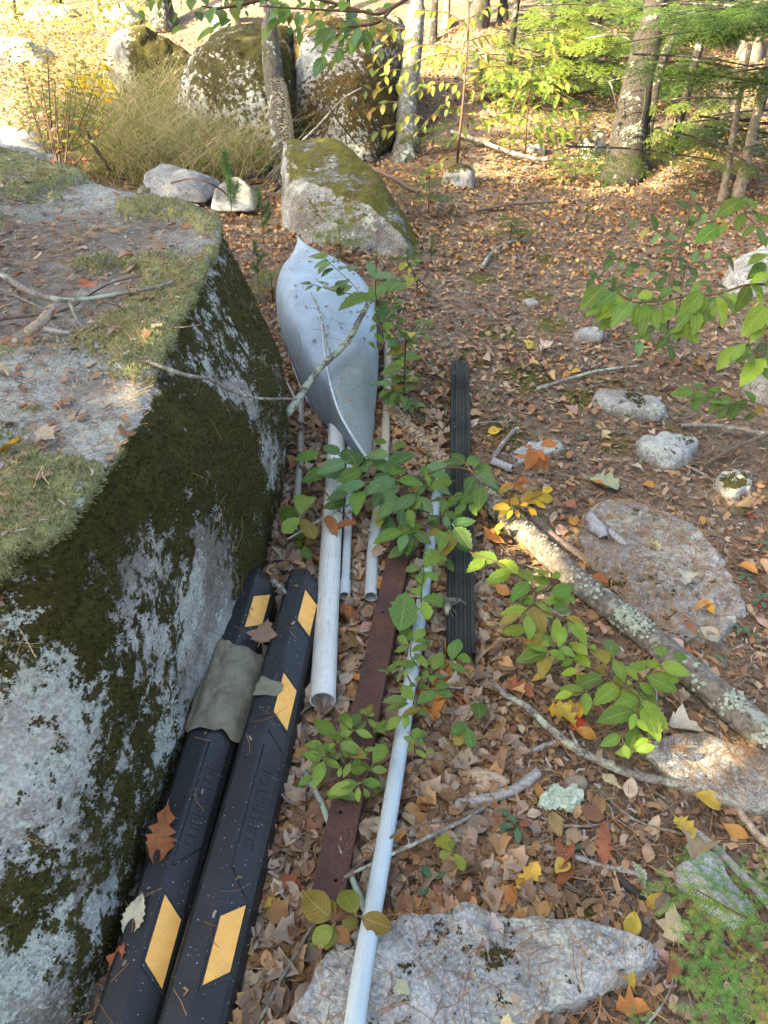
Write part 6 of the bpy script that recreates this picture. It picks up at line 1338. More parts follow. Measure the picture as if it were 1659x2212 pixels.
t1, Q1, r1 = tree('maple_tree', [W(620, 385), D(612, 330, 7.3), D(603, 240, 7.35), D(590, 150, 7.4), D(582, 60, 7.4), D(580, -40, 7.4)], .112, .10, M_OAKB, 'leaning grey tree with bracket fungus down one side in front of the great boulders', 0, 6.2, 1.5, 22, 1, H=8, csize=1.1)
fungus(t1, Q1[3:20], r1[3:20], 900, 8, False, .017, ((.45, .34, .20), (.66, .55, .38)), side=(.75, -.55, 0))
for k, (dx, dy) in enumerate(((-.25, -.18), (.1, -.32), (-.05, -.3), (-.42, -.05))):
    b = Vector(W(620, 380)); add('root', tube('root', spline([b + Vector((dx * .2, dy * .2, .16)), b + Vector((dx * .6, dy * .6, .03)), b + Vector((dx * 1.4, dy * 1.4, -.03))], 10), np.linspace(.035, .012, 10), M_OAKB, 7, .15, k), t1)
t2, Q2, r2 = tree('birch_tree', [W(876, 345), D(878, 260, 8.0), D(887, 150, 8.1), D(900, 20, 8.2), D(905, -60, 8.2)], .115, .105, M_MAPB, 'straight pale grey trunk with lichen standing just beyond the orange mossy boulder', 0, 6.5, 1.35, 20, 2, H=9)
t3, Q3, r3 = tree('oak_tree', [W(1342, 395), D(1355, 300, 7.2), D(1378, 190, 7.3), D(1400, 80, 7.3), D(1425, -40, 7.3)], .165, .15, M_DARKB, 'thick dark slanting trunk with lichen patches among hemlock boughs', 0, 6.5, 1.35, 24, 3, H=9, csize=1.2)
t3b, _, _ = tree('young_tree', [W(1388, 392), D(1400, 290, 7.2), D(1425, 150, 7.2), D(1470, 40, 7.2), D(1500, -60, 7.2)], .05, .042, M_DARKB, 'slender dark stem growing close beside the thick slanting trunk', None, 5, 1.2, 12, 4, H=6)
for ln in ([(1365, 165), (1330, 172), (1290, 180)], [(1395, 190), (1390, 240), (1375, 285), (1355, 300)], [(1392, 220), (1360, 228), (1340, 238)], [(1385, 262), (1365, 280), (1345, 305)], [(1335, 240), (1310, 170), (1240, 168)]):
    stem(t3, [D(x, y, 7.0) for x, y in ln], .009, .003, M_DARKB, name='dead_limb')
tree('oak_tree', [W(1012, 175), D(1020, 110, 11), D(1035, 20, 11), D(1045, -40, 11)], .19, .18, M_OAKB, 'broad dark trunk behind the yellowing beech sapling', 1, 7, 1.2, 16, 5, H=10)
tree('oak_tree', [W(1120, 75), D(1128, 40, 13), D(1142, -20, 13)], .20, .19, M_DARKB, 'large furrowed dark trunk high on the slope', 1, 7, 1.2, 16, 6, H=10)
bg = [(345, 66, 345, 0, .16, M_OAKB, 'grey trunk beyond the upright boulder in the clearing', 1), (502, 80, 500, 30, .15, M_PALEB, 'pale sunlit broken snag behind the great round boulder', None), (470, 60, 478, 0, .13, M_MAPB, 'blue grey trunk close behind the pale snag', 1), (27, 40, 25, -30, .05, M_PALEB, 'pale thin sapling at the far corner of the clearing', None), (130, 30, 128, -30, .05, M_DARKB, 'thin dark stem at the back of the clearing', None), (318, 12, 316, -40, .08, M_DARKB, 'dark stem next to the grey trunk of the clearing', 1), (372, 55, 362, 10, .10, M_OAKB, 'short slanted trunk with spreading roots beside the grey trunk', None), (212, 30, 206, -20, .06, M_PALEB, 'leaning pale stem over the sunlit rocks', None),
      (963, 65, 966, 0, .07, M_PALEB, 'thin pale trunk between two dark trunks on the slope', None), (935, 95, 940, 0, .06, M_DARKB, 'thin dark stem beside the pale grey trunk', 1), (1180, 55, 1184, -20, .10, M_PALEB, 'sunlit brown trunk next to the large furrowed one', 1), (1205, 60, 1212, -20, .11, M_DARKB, 'dark straight trunk behind hemlock boughs', 1), (1085, 50, 1090, -20, .08, M_DARKB, 'dim trunk in the shade of the slope', 1), (1490, 85, 1502, -30, .13, M_PALEB, 'pale brown trunk of a pair beyond the slender stem', 1), (1520, 90, 1533, -30, .12, M_PALEB, 'second pale brown trunk of the pair beyond the slender stem', 2), (1615, 130, 1650, -20, .15, M_PALEB, 'broad sunlit trunk leaning at the far edge of the hemlocks', 1), (1250, 45, 1256, -20, .07, M_DARKB, 'thin dark trunk among lime coloured boughs', None), (700, 50, 698, -10, .12, M_PALEB, 'pale trunk rising behind the orange mossy boulder', 1), (745, 60, 744, -10, .11, M_DARKB, 'dark trunk right behind the orange mossy boulder', 1), (1430, 70, 1440, -20, .09, M_DARKB, 'dark trunk in the far shade between the slanting tree and the pale pair', 1)]
for k, (bx, by, tx, ty, r, m, lab, cr) in enumerate(bg):
    b = W(bx, by); dp = b.y * CP - (b.z - CAMH) * SP
    mid = D((bx + tx) / 2, (by + ty) / 2, dp + .05); tp = D(tx, ty, dp + .12)
    if 'snag' in lab: tree('snag', [b, mid, D(498, 22, dp)], r, r * .9, m, lab, None, 5, 1.1, 12, 20 + k, H=1.1, rough=.2)
    else: tree('tree', [b, mid, tp], r, r * .92, m, lab, cr, 6.5 + (k % 3), 1.25, 10, 20 + k, 'trees further back on the slope', H=9)
for k, (bx, by, tx, ty, r, lab) in enumerate(((1560, 440, 1600, 200, .035, 'thin pale sunlit stem leaning over the drooping beech, closer of two'), (1590, 445, 1650, 180, .05, 'pale sunlit leaning stem behind the drooping beech branch, thicker of two'))):
    b = W(bx, by); dp = b.y * CP - (b.z - CAMH) * SP
    tree('young_tree', [b, D((bx + tx) / 2, (by + ty) / 2, dp), D(tx, ty, dp)], r, r * .85, M_PALEB, lab, None, 5, 1.2, 10, 60 + k, H=5)
# hemlock boughs on the slope: each tree carries its own sprays
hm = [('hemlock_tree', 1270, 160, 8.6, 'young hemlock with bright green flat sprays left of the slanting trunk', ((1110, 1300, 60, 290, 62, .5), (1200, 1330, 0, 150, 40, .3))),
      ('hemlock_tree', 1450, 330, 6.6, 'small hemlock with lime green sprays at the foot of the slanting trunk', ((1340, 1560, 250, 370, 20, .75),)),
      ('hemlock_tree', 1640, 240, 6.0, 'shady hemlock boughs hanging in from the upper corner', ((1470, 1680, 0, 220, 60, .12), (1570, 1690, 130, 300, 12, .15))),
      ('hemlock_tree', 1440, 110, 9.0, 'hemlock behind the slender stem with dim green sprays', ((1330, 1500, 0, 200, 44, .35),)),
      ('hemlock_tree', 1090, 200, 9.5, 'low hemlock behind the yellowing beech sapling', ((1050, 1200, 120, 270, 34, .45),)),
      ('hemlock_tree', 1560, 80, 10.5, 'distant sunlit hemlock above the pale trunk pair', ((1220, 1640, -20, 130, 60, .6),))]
rg = random.Random(12)
for k, (nm, px, py, dp, lab, areas) in enumerate(hm):
    foot = W(px, py); root = empty(nm, foot, lab, 'tree')
    top = foot + Vector((.1, .1, 4.2)); add('trunk', tube('trunk', spline([foot - Vector((0, 0, .1)), foot.lerp(top, .5) + Vector((.05, 0, 0)), top], 14), np.linspace(.045, .02, 14), M_DARKB, 8, .1, k), root)
    for x0, x1, y0, y1, n, light in areas:
        for _ in range(max(2, n // 4)):                            # a limb, its sprays in two flat rows
            b = D(rg.uniform(x0, x1), rg.uniform(y0, y1), dp + rg.uniform(-.9, .9)); gzb = gz1(b.x, b.y)
            if b.z < gzb + .25: b.z = gzb + rg.uniform(.25, .6)
            a = rg.uniform(-.5, .5) + (math.pi if rg.random() < .5 else 0) - .5; ll = rg.uniform(.7, 1.25); dirv = Vector((math.cos(a), math.sin(a) * .8, rg.uniform(-.22, .0))); nrm = Vector((-dirv.y, dirv.x, 0)).normalized()
            b = b - dirv * ll * .5; add('limb', tube('limb', spline([list(b), list(b + dirv * ll * .5 + Vector((0, 0, .03))), list(b + dirv * ll)], 8), np.linspace(.010, .004, 8), M_DARKB, 5, cap=False), root)
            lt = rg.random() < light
            for q in range(7):
                f = (q + .5) / 7; s_ = 1 if q % 2 else -1; c = b + dirv * ll * f
                d = (dirv * .6 + nrm * s_ * (1 - .5 * f) + Vector((0, 0, rg.uniform(-.28, -.02)))) * rg.uniform(.30, .46) * (1.15 - .45 * f)
                if c.z + d.z < gzb + .08: d.z = gzb + .08 - c.z
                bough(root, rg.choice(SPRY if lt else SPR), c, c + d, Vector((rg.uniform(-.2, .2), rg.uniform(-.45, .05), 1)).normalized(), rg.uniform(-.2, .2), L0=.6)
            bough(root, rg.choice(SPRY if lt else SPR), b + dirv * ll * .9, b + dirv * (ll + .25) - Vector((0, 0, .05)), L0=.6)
# unseen trees added around and behind the camera to shade foreground and boulders
def woods():
    rng = np.random.default_rng(5); parts = []
    spots = SHADE_TREES
    for k, (x, y, zc, sc) in enumerate(spots):
        P = spline([[x, y, -.2], [x + .1, y, zc * .5], [x, y + .1, zc + 1]], 10); v, f, u = tube_arr(P, np.linspace(.2, .1, 10), 8)
        parts.append((v, f[:, [0, 1, 2]], None, (.07, .06, .05)))
        n = int(CW * sc ** 2); m = 40
        cc = rng.normal(size=(m, 3)); cc /= np.linalg.norm(cc, axis=1)[:, None]; cc *= rng.uniform(.3, 1, m)[:, None] * sc * np.array([1, 1, 1.1])
        q = rng.integers(0, m, n); C = np.array([x, y, zc]) + cc[q] + rng.normal(size=(n, 3)) * sc * .16
        d = rng.normal(size=(n, 3)); d /= np.linalg.norm(d, axis=1)[:, None]; w = np.cross(d, rng.normal(size=(n, 3))); w /= np.linalg.norm(w, axis=1)[:, None]
        s = .34 * rng.uniform(.6, 1.3, n)[:, None]
        fr = rng.random((n, 1)); ok = np.ones(n, bool)
        for tg, gr in GAPS:                                         # leaves cut away along the sun ray to put a sun fleck on each target
            q_ = C - np.array(tg); al = q_ @ np.array(SUN_DIR); ok &= np.linalg.norm(q_ - al[:, None] * np.array(SUN_DIR), axis=1) > gr
        C, d, w, s, fr = C[ok], d[ok], w[ok], s[ok], fr[ok]; n = len(C)
        V = np.stack([C - d * s * .5, C + w * s * .3, C + d * s * .5, C - w * s * .3], 1).reshape(-1, 3); i = np.arange(n)[:, None] * 4
        F = np.concatenate([i + [0, 1, 2], i + [0, 2, 3]], 0)
        parts.append((V, F, None, np.repeat(np.array(GC[0]) * (1 - fr) + np.array(GC[1]) * fr, 4, axis=0)))
    V, F, _, C = merge([(p[0], p[1], None, np.broadcast_to(p[3], (len(p[0]), 3))) for p in parts])
    o = add('unseen_shade_trees', mesh_np('unseen_shade_trees', V, F, vcol_mat('shade_tree_foliage', .7, .35), False, col=C)); tag(o, 'unseen trees added around the scene to shade the foreground', None, None, 'stuff')
CW = 520
GAPS = [(W(1150, 1165), .17), (W(1230, 1240), .16), (W(1590, 1065), .15), (W(1540, 1650), .14), (W(1130, 1060), .14)]
SHADE_TREES = [(-6.5, -2.4, 5.0, 2.5), (-8.8, -.8, 7.0, 2.7), (-5.0, -4.2, 4.6, 2.2), (-6.8, 1.0, 5.8, 2.2), (-10.5, -.6, 8.6, 2.6), (-4.2, -1.2, 4.4, 1.7), (-9.5, -4.5, 7.2, 2.8), (-9.2, 6.3, 6.6, 1.5), (-2.8, -5.0, 5.0, 2.0), (3.5, -4.5, 6.0, 2.4), (6.5, -1.0, 6.5, 2.6), (-12, -2.5, 9.5, 2.8), (-5.6, 2.6, 4.9, 1.2), (-4.4, 3.1, 6.0, 1.5), (-6.2, 3.7, 5.2, 1.3), (-8.1, 4.9, 5.3, 1.3), (-6.3, 6.3, 5.2, .85)]
woods()

# ------------------------------------------------------------------ grass, needles, litter
def grass():
    rng = np.random.default_rng(9); n = 11000
    px = rng.uniform(150, 600, n); py = rng.uniform(150, 420, n)
    keep = (py > 190 + (px - 150) * .02) & (py < 405 - np.abs(px - 380) * .12) & (rng.random(n) < np.clip(1.2 - ((px - 370) / 260) ** 2, .15, 1))
    px, py = px[keep], py[keep]; n = len(px)
    P = np.array([list(W(a, b)) for a, b in zip(px[:900], py[:900])])
    k = rng.integers(0, len(P), n); P = P[k] + np.stack([rng.normal(0, .13, n), rng.normal(0, .13, n), np.zeros(n)], 1); P[:, 2] = gz(P[:, 0], P[:, 1]) - .01
    P = P[~((P[:, 0] < -.9) & (P[:, 1] < 5.2))]; n = len(P)
    h = rng.uniform(.18, .72, n); an = rng.uniform(0, 6.283, n); lean = rng.uniform(.15, 1.15, n) * h
    D1 = np.stack([np.cos(an) * lean, np.sin(an) * lean, h], 1); W_ = np.stack([-np.sin(an + 1), np.cos(an + 1), np.zeros(n)], 1) * .0035
    V = []
    for t, w, b in ((0, 1, 0), (.5, .8, .12), (1.0, .15, .75)):
        c = P + D1 * t; c = c - np.stack([np.zeros(n), np.zeros(n), h * .25 * b], 1) + D1 * [[1, 1, 0]] * (t ** 2 * .5)
        V += [c - W_ * w, c + W_ * w]
    V = np.stack(V, 1).reshape(-1, 3); i = np.arange(n)[:, None] * 6
    F = np.concatenate([i + [0, 1, 3, 2], i + [2, 3, 5, 4]], 0)
    f = rng.random((n, 1)); g = rng.random((n, 1)) < .42
    C = np.where(g, np.array([.17, .21, .05]) * (1 - f) + np.array([.28, .30, .08]) * f, np.array([.40, .31, .16]) * (1 - f) + np.array([.62, .53, .33]) * f)
    o = add('grass', mesh_np('grass', V, F, vcol_mat('dry_grass', .7, .35), True, col=np.repeat(C, 6, axis=0))); tag(o, 'tall dry straw coloured grass between the boulders', None, None, 'stuff')
grass()
def in_view(n, rng, y0=.35, y1=17, pw=1.0):
    """Random ground points in (and a little outside) the photographed area, denser close by."""
    t = rng.random(n) ** pw; y = y0 + (y1 - y0) * t; x = rng.uniform(-1, 1, n) * (1.25 + y * .66)
    return np.stack([x, y], 1)
BASEP = np.array(base)
def outside_boulder(P):
    c = BASEP.mean(0); a = np.arctan2(P[:, 1] - c[1], P[:, 0] - c[0]); r = np.linalg.norm(P - c, axis=1)
    ba = np.arctan2(BASEP[:, 1] - c[1], BASEP[:, 0] - c[0]); o = np.argsort(ba); br = np.linalg.norm(BASEP - c, axis=1)
    return r > np.interp(a, np.concatenate([ba[o] - 2 * np.pi, ba[o], ba[o] + 2 * np.pi]), np.tile(br[o], 3)) - .03
PAL = np.array([(.40,.22,.12), (.30,.16,.09), (.45,.28,.17), (.24,.13,.08), (.36,.25,.18), (.46,.35,.26), (.47,.25,.11), (.20,.12,.08), (.48,.33,.18), (.36,.16,.10), (.33,.26,.21), (.27,.20,.16)])
GAP = np.array([(.36,.25,.18), (.43,.33,.25), (.30,.19,.13), (.46,.28,.14), (.26,.15,.10), (.40,.22,.10), (.48,.38,.30), (.33,.26,.21)])
def rotmats(rng, n, tilt):
    a = rng.uniform(0, 2 * np.pi, n); tx = rng.normal(0, tilt, n); ty = rng.normal(0, tilt, n)
    ca, sa = np.cos(a), np.sin(a); z = np.zeros(n); o = np.ones(n)
    Rz = np.stack([np.stack([ca, -sa, z], -1), np.stack([sa, ca, z], -1), np.stack([z, z, o], -1)], 1)
    Rx = np.stack([np.stack([o, z, z], -1), np.stack([z, np.cos(tx), -np.sin(tx)], -1), np.stack([z, np.sin(tx), np.cos(tx)], -1)], 1)
    Ry = np.stack([np.stack([np.cos(ty), z, np.sin(ty)], -1), np.stack([z, o, z], -1), np.stack([-np.sin(ty), z, np.cos(ty)], -1)], 1)
    return Rz @ Rx @ Ry
def leaf_litter():
    rng = np.random.default_rng(21); protos = []
    for s in range(7):
        r2 = np.random.default_rng(100 + s); kind = ('beech', 'oval', 'round', 'beech', 'oak', 'maple', 'round')[s]
        protos.append(leaf_arrays(kind, r2, 9 if kind in ('oak', 'maple') else 6, r2.uniform(-.6, .6), r2.uniform(-.15, .6), r2.uniform(.03, .08), (-1, 0, 1), False))
    P = np.vstack([in_view(42000, rng, 3.2, 13.5, 1.0), in_view(9000, rng, 11, 20, 1), in_view(7000, rng, -.5, 4.0, 1),
                   np.stack([rng.uniform(-.62, .42, 5200), rng.uniform(.45, 3.2, 5200)], 1)])
    zone_ = np.concatenate([np.zeros(51000), np.ones(7000), np.full(5200, 2)])
    open_soil = (P[:, 0] > .35) & (P[:, 1] < 3.6)
    keep = outside_boulder(P) & ~((zone_ == 1) & open_soil & (rng.random(len(P)) < .86)) & ~((P[:, 0] < -1.5) & (P[:, 1] > 6.3) & (rng.random(len(P)) < .5))
    keep &= ~((P[:, 0] > .42) & (P[:, 1] < 1.35) & (rng.random(len(P)) < .6))
    keep &= ~((P[:, 1] < 5.2) & (P[:, 1] > 3.2) & (P[:, 0] > .3) & (rng.random(len(P)) < .42 + .3 * (fbm(np.c_[P, P[:, :1] * 0], 1.2, 2, 3) > 0)))
    xb = -.15 + (P[:, 1] - .83) * .162
    keep &= ~((np.abs(P[:, 0] - xb) < .055) & (P[:, 1] > .75) & (P[:, 1] < 2.6) & (rng.random(len(P)) < .93))
    P, zone_ = P[keep], zone_[keep]; n = len(P)
    kind = rng.integers(0, 7, n); size = rng.uniform(.026, .080, n) * np.where(zone_ == 2, 1.08, 1.0) * np.where(zone_ == 0, .8, .95)
    Rm = rotmats(rng, n, .30) * size[:, None, None]
    pos = np.c_[P, gz(P[:, 0], P[:, 1]) + .010 + rng.uniform(0, .022, n)]
    f = rng.uniform(.65, 1.3, (n, 1)); col = np.where((zone_ == 2)[:, None], GAP[rng.integers(0, len(GAP), n)], PAL[rng.integers(0, len(PAL), n)]) * f
    FARP = np.array([(.56,.29,.10), (.50,.24,.09), (.54,.36,.17), (.60,.40,.16), (.44,.20,.08), (.52,.33,.20)])  # fresh orange leaves on the far slope, brightened to stand in for sunlight
    fo = (zone_ == 0) & (rng.random(n) < .8 * sstep(4.2, 7.0, P[:, 1])); col = np.where(fo[:, None], FARP[rng.integers(0, 6, n)] * rng.uniform(.7, 1.15, (n, 1)), col)
    parts = []
    for k in range(7):
        m = np.where(kind == k)[0]; V0, F0, U0 = protos[k]
        c0 = V0.mean(0) * [1, 1, 0]
        V = np.einsum('nij,vj->nvi', Rm[m], V0 - c0) + pos[m][:, None, :]
        F = F0[None] + (np.arange(len(m)) * len(V0))[:, None, None]
        parts.append((V.reshape(-1, 3), F.reshape(-1, 3), np.tile(U0, (len(m), 1)), np.repeat(col[m], len(V0), axis=0)))
    V, F, U, C = merge(parts)
    o = add('leaf_litter', mesh_np('leaf_litter', V, F, ML_MASS, True, uv=U, col=C)); tag(o, 'carpet of small fallen leaves over the forest floor', None, None, 'stuff')
leaf_litter()
def undergrowth():
    rng = np.random.default_rng(77); P, C, S = [], [], []
    for x0, x1, y0, y1, n, h, cols, sz in ((30, 250, 150, 345, 2600, .75, ((.22,.24,.03), (.34,.30,.035), (.16,.21,.03), (.38,.22,.05)), .05), (230, 580, 190, 410, 1700, .40, ((.13,.19,.035), (.20,.24,.04), (.32,.26,.08), (.40,.18,.06)), .045), (20, 330, 20, 110, 900, .5, ((.28,.30,.05), (.40,.34,.06), (.2,.25,.04)), .08), (1080, 1640, 180, 420, 500, .14, ((.14,.22,.04), (.26,.30,.05)), .05), (840, 1640, 430, 980, 420, .06, ((.09,.16,.05), (.15,.20,.05)), .032)):
        q = np.array([list(W(rng.uniform(x0, x1), rng.uniform(y0, y1))) for _ in range(500)]); k = rng.integers(0, 500, n)
        p = q[k] + rng.normal(0, .12, (n, 3)) * [1, 1, 0]; p[:, 2] = gz(p[:, 0], p[:, 1]) + .02 + h * rng.random(n) ** 1.6
        P.append(p); C.append(np.array(cols)[rng.integers(0, len(cols), n)] * rng.uniform(.7, 1.2, (n, 1))); S.append(np.full(n, sz))
    P, C, S = np.vstack(P), np.vstack(C), np.concatenate(S); m = outside_boulder(P[:, :2]); P, C, S = P[m], C[m], S[m]; n = len(P)
    V0, F0, U0 = leaf_arrays('oval', rng, 5, .2, .2, .02, (-1, 0, 1), False)
    Rm = rotmats(rng, n, .55) * (S * rng.uniform(.6, 1.3, n))[:, None, None]
    V = np.einsum('nij,vj->nvi', Rm, V0) + P[:, None, :]; F = F0[None] + (np.arange(n) * len(V0))[:, None, None]
    tag(add('undergrowth', mesh_np('undergrowth', V.reshape(-1, 3), F.reshape(-1, 3), leaf_mat('undergrowth_leaf', 'vertex', .4, .5, .2, 7, .3, .2), True, uv=np.tile(U0, (n, 1)), col=np.repeat(C, len(V0), axis=0))), 'low mixed weeds and leafy undergrowth', None, None, 'stuff')
undergrowth()
def slivers(name, P, L, wid, cols, rng, tilt=.12, lift=.008, bend=.06, norm=None):
    n = len(P); a = rng.uniform(0, 2 * np.pi, n); d = np.stack([np.cos(a), np.sin(a), rng.normal(0, tilt, n)], 1); s = np.stack([-np.sin(a), np.cos(a), rng.normal(0, .3, n)], 1) * wid
    l = L * rng.uniform(.5, 1.2, n)[:, None]; b = np.stack([-np.sin(a), np.cos(a), np.zeros(n)], 1) * l * rng.normal(0, bend, n)[:, None]
    V = np.stack([P - d * l * .5 - s * .5, P - d * l * .5 + s * .5, P + b + s * .5, P + b - s * .5, P + d * l * .5 + s * .4, P + d * l * .5 - s * .4], 1).reshape(-1, 3)
    i = np.arange(n)[:, None] * 6; F = np.concatenate([i + [0, 1, 2, 3], i + [3, 2, 4, 5]], 0)
    c = np.array(cols); C = c[rng.integers(0, len(c), n)] * rng.uniform(.6, 1.3, (n, 1))
    return mesh_np(name, V, F, M_VCOL, False, col=np.repeat(C, 6, axis=0))
def needles():
    rng = np.random.default_rng(31)
    P = np.vstack([in_view(46000, rng, -.5, 8.0, 1.3), np.stack([rng.uniform(-.65, .5, 5000), rng.uniform(.4, 3.3, 5000)], 1)]); P = P[outside_boulder(P)]
    q = np.c_[P, gz(P[:, 0], P[:, 1]) + .006 + rng.uniform(0, .022, len(P))]
    o = add('pine_needles', slivers('pine_needles', q, .085, .0017, [(.34,.17,.075), (.42,.24,.12), (.25,.12,.06), (.48,.30,.16)], rng)); tag(o, 'fallen rust coloured pine needles', None, None, 'stuff')
    # small woody crumbs, bits of leaf and bark
    P = in_view(64000, rng, -.5, 8.0, 1.3); P = P[outside_boulder(P)]; q = np.c_[P, gz(P[:, 0], P[:, 1]) + .004 + rng.uniform(0, .012, len(P))]
    o = add('woody_debris', slivers('woody_debris', q, .026, .007, [(.16,.11,.08), (.30,.25,.21), (.10,.065,.045), (.40,.36,.32), (.24,.14,.08)], rng, .35, bend=.2)); tag(o, 'crumbs of bark and wood on the soil', None, None, 'stuff')
    P = np.vstack([in_view(26000, rng, -.5, 9.0, 1.2), np.stack([rng.uniform(-.6, .42, 3000), rng.uniform(.45, 3.2, 3000)], 1)]); P = P[outside_boulder(P)]; q = np.c_[P, gz(P[:, 0], P[:, 1]) + .008 + rng.uniform(0, .014, len(P))]
    tag(add('leaf_fragments', slivers('leaf_fragments', q, .036, .017, [(.36,.22,.13), (.28,.17,.11), (.42,.31,.22), (.22,.14,.09), (.44,.27,.14)], rng, .25, bend=.15)), 'crushed flattened bits of old leaves', None, None, 'stuff')
    # needles and shreds lying on the boulder
    wt = vis * sstep(.75, .9, BN[:, 2]) * (.15 + bd_) * np.clip(3 / np.maximum(BV[:, 1], 1), .3, 2)
    for k, (nn, L, w, cols, nm, lab) in enumerate(((4200, .09, .0018, [(.42,.25,.12), (.34,.18,.08), (.50,.36,.20)], 'pine_needles', 'pine needles shed on the boulder top'), (5500, .022, .005, [(.36,.28,.23), (.28,.18,.13), (.46,.40,.35), (.18,.13,.10)], 'woody_debris', 'wood crumbs on the boulder top'))):
        P, ff, w_ = surface_points(BV, BF, wt, nn, rng); P[:, 2] += .010 + rng.uniform(0, .014, nn)
        o = add(nm, slivers(nm, P, L, w, cols, rng, .12)); tag(o, lab, None, None, 'stuff')
    for lab, nn in (('wide flat slab strewn with needles and a pale star shaped leaf', 900), ('large flat white speckled granite slab at the bottom by the thin white pipe', 130), ('dark weathered slab partly buried beside the lichen covered log', 160)):
        V, F, N = ROCKS[lab]; P, ff, w_ = surface_points(V, F, (N[:, 2] > .6) * 1.0, nn, rng); P[:, 2] += rng.uniform(.003, .010, nn)
        tag(add('pine_needles', slivers('pine_needles', P, .075, .0017, [(.36,.19,.08), (.44,.27,.13), (.28,.15,.08)], rng, .05)), 'pine needles on the ' + lab.split(' strewn')[0].split(' partly')[0].split(' at the')[0], None, None, 'stuff')
        P, ff, w_ = surface_points(V, F, (N[:, 2] > .6) * 1.0, nn, rng); P[:, 2] += .004
        tag(add('woody_debris', slivers('woody_debris', P[:nn // 3], .014, .004, [(.26,.20,.15), (.36,.31,.26), (.18,.13,.10)], rng, .2)), 'crumbs on the ' + lab.split(' strewn')[0].split(' partly')[0].split(' at the')[0], None, None, 'stuff')
    P, ff, w_ = surface_points(BV, BF, vis * sstep(.75, .9, BN[:, 2]) * (.05 + bd_ * (1 - cush)) * np.clip(3 / np.maximum(BV[:, 1], 1), .3, 2), 900, rng); P[:, 2] += rng.uniform(.004, .016, 900)
    tag(add('leaf_fragments', slivers('leaf_fragments', P, .036, .019, [(.40,.26,.18), (.32,.18,.11), (.50,.38,.28), (.42,.20,.12)], rng, .25, bend=.15)), 'bits of dry leaf in the hollows of the boulder top', None, None, 'stuff')
    HP, HF = HULL; hn = vert_normals(HP, HF); hn = np.where(hn[:, 2:] < 0, -hn, hn)
    P, ff, w_ = surface_points(HP, HF, (hn[:, 2] > .75) * 1.0, 70, rng); P[:, 2] += .008
    tag(add('pine_needles', slivers('pine_needles', P, .075, .0017, [(.34,.19,.09), (.25,.14,.07)], rng, .03)), 'needles lying on the canoe bottom', None, None, 'stuff')
    P, ff, w_ = surface_points(HP, HF, (hn[:, 2] > .75) * 1.0, 46, rng); P[:, 2] += .008
    tag(add('leaf_fragments', slivers('leaf_fragments', P, .026, .011, [(.30,.18,.10), (.22,.14,.09)], rng, .08, bend=.2)), 'leaf crumbs on the canoe bottom', None, None, 'stuff')
    for st, nm in ((ws1, 'by the white pipe'), (ws2, 'by the boulder')):
        q = np.array([list(Matrix.Rotation(st.rotation_euler.z, 3, 'Z') @ Vector((rng.uniform(-.055, .03), rng.uniform(-1.8, -.1), 0)) + st.location) for _ in range(16)]); q[:, 2] = st.location.z + .106
        tag(add('pine_needles', slivers('pine_needles', q, .07, .0016, [(.40,.22,.10), (.32,.17,.08)], rng, .02)), 'needles lying on the wheel stop ' + nm, None, None, 'stuff')
        q = q[:10] + [.004, .02, .001]
        tag(add('leaf_fragments', slivers('leaf_fragments', q, .014, .006, [(.26,.17,.10), (.36,.28,.2)], rng, .05, bend=.2)), 'crumbs on the wheel stop ' + nm, None, None, 'stuff')
    side = vis * (BN[:, 0] > .5) * (BV[:, 2] < .8) * 1.0
    P, ff, w_ = surface_points(BV, BF, side, 150, rng); P = P + BN[BF[ff, 0]] * .012
    o = add('pine_needles', slivers('pine_needles', P, .08, .0016, [(.42,.25,.12), (.50,.36,.20)], rng, .8)); tag(o, 'needles caught on the boulder side', None, None, 'stuff')
needles()

# ------------------------------------------------------------------ fallen leaves that can be told apart
CN = {'tan': (.42,.29,.17), 'brown': (.24,.13,.07), 'orange': (.52,.24,.07), 'pale': (.52,.44,.35), 'russet': (.34,.12,.055), 'yellow': (.58,.40,.08), 'pinkish': (.48,.30,.22), 'cream': (.62,.52,.36), 'red': (.50,.05,.03), 'grey green': (.36,.40,.24), 'gold': (.60,.34,.05)}
KN = {'beech': 'ribbed beech', 'oval': 'oval', 'round': 'rounded', 'oak': 'lobed oak', 'maple': 'maple'}
def fallen(base, tip, kind, cname, label, group=None, up=None, roll=None):
    o = bpy.data.objects.new('fallen_leaf', leaf_mesh(kind, None, True)); COL.objects.link(o)
    o.matrix_world = frame(base, tip, up or Vector((R.uniform(-.35, .35), R.uniform(-.4, .2), 1)).normalized(), roll if roll is not None else R.uniform(-.3, .3)); o.color = jit(CN[cname], .12)
    return tag(o, label, 'fallen leaf', group)
def F2(bx, by, tx, ty, kind, c, label, z=None, z2=None):
    b = W(bx, by, z) if z is not None else W(bx, by, None, .02); t = W(tx, ty, z2 if z2 is not None else z) if z is not None else W(tx, ty, None, .03)
    fallen(b, t, kind, c, label)
F2(1270, 1030, 1338, 1065, 'oak', 'grey green', 'large pale grey green oak leaf lying behind the wide slab')
F2(1455, 1760, 1500, 1820, 'oak', 'yellow', 'mottled yellow oak leaf lying near the split bleached branch')
F2(1225, 1860, 1198, 1892, 'round', 'yellow', 'clean yellow leaf on the soil above the flat slab')
F2(1478, 1238, 1478, 1270, 'maple', 'pale', 'pale star shaped maple leaf on the wide slab', .075)
F2(1265, 1560, 1228, 1572, 'maple', 'red', 'bright red maple leaf beneath the yellow green beech seedling')
F2(1535, 1300, 1500, 1320, 'oval', 'orange', 'plump orange oval leaf on the wide slab', .07)
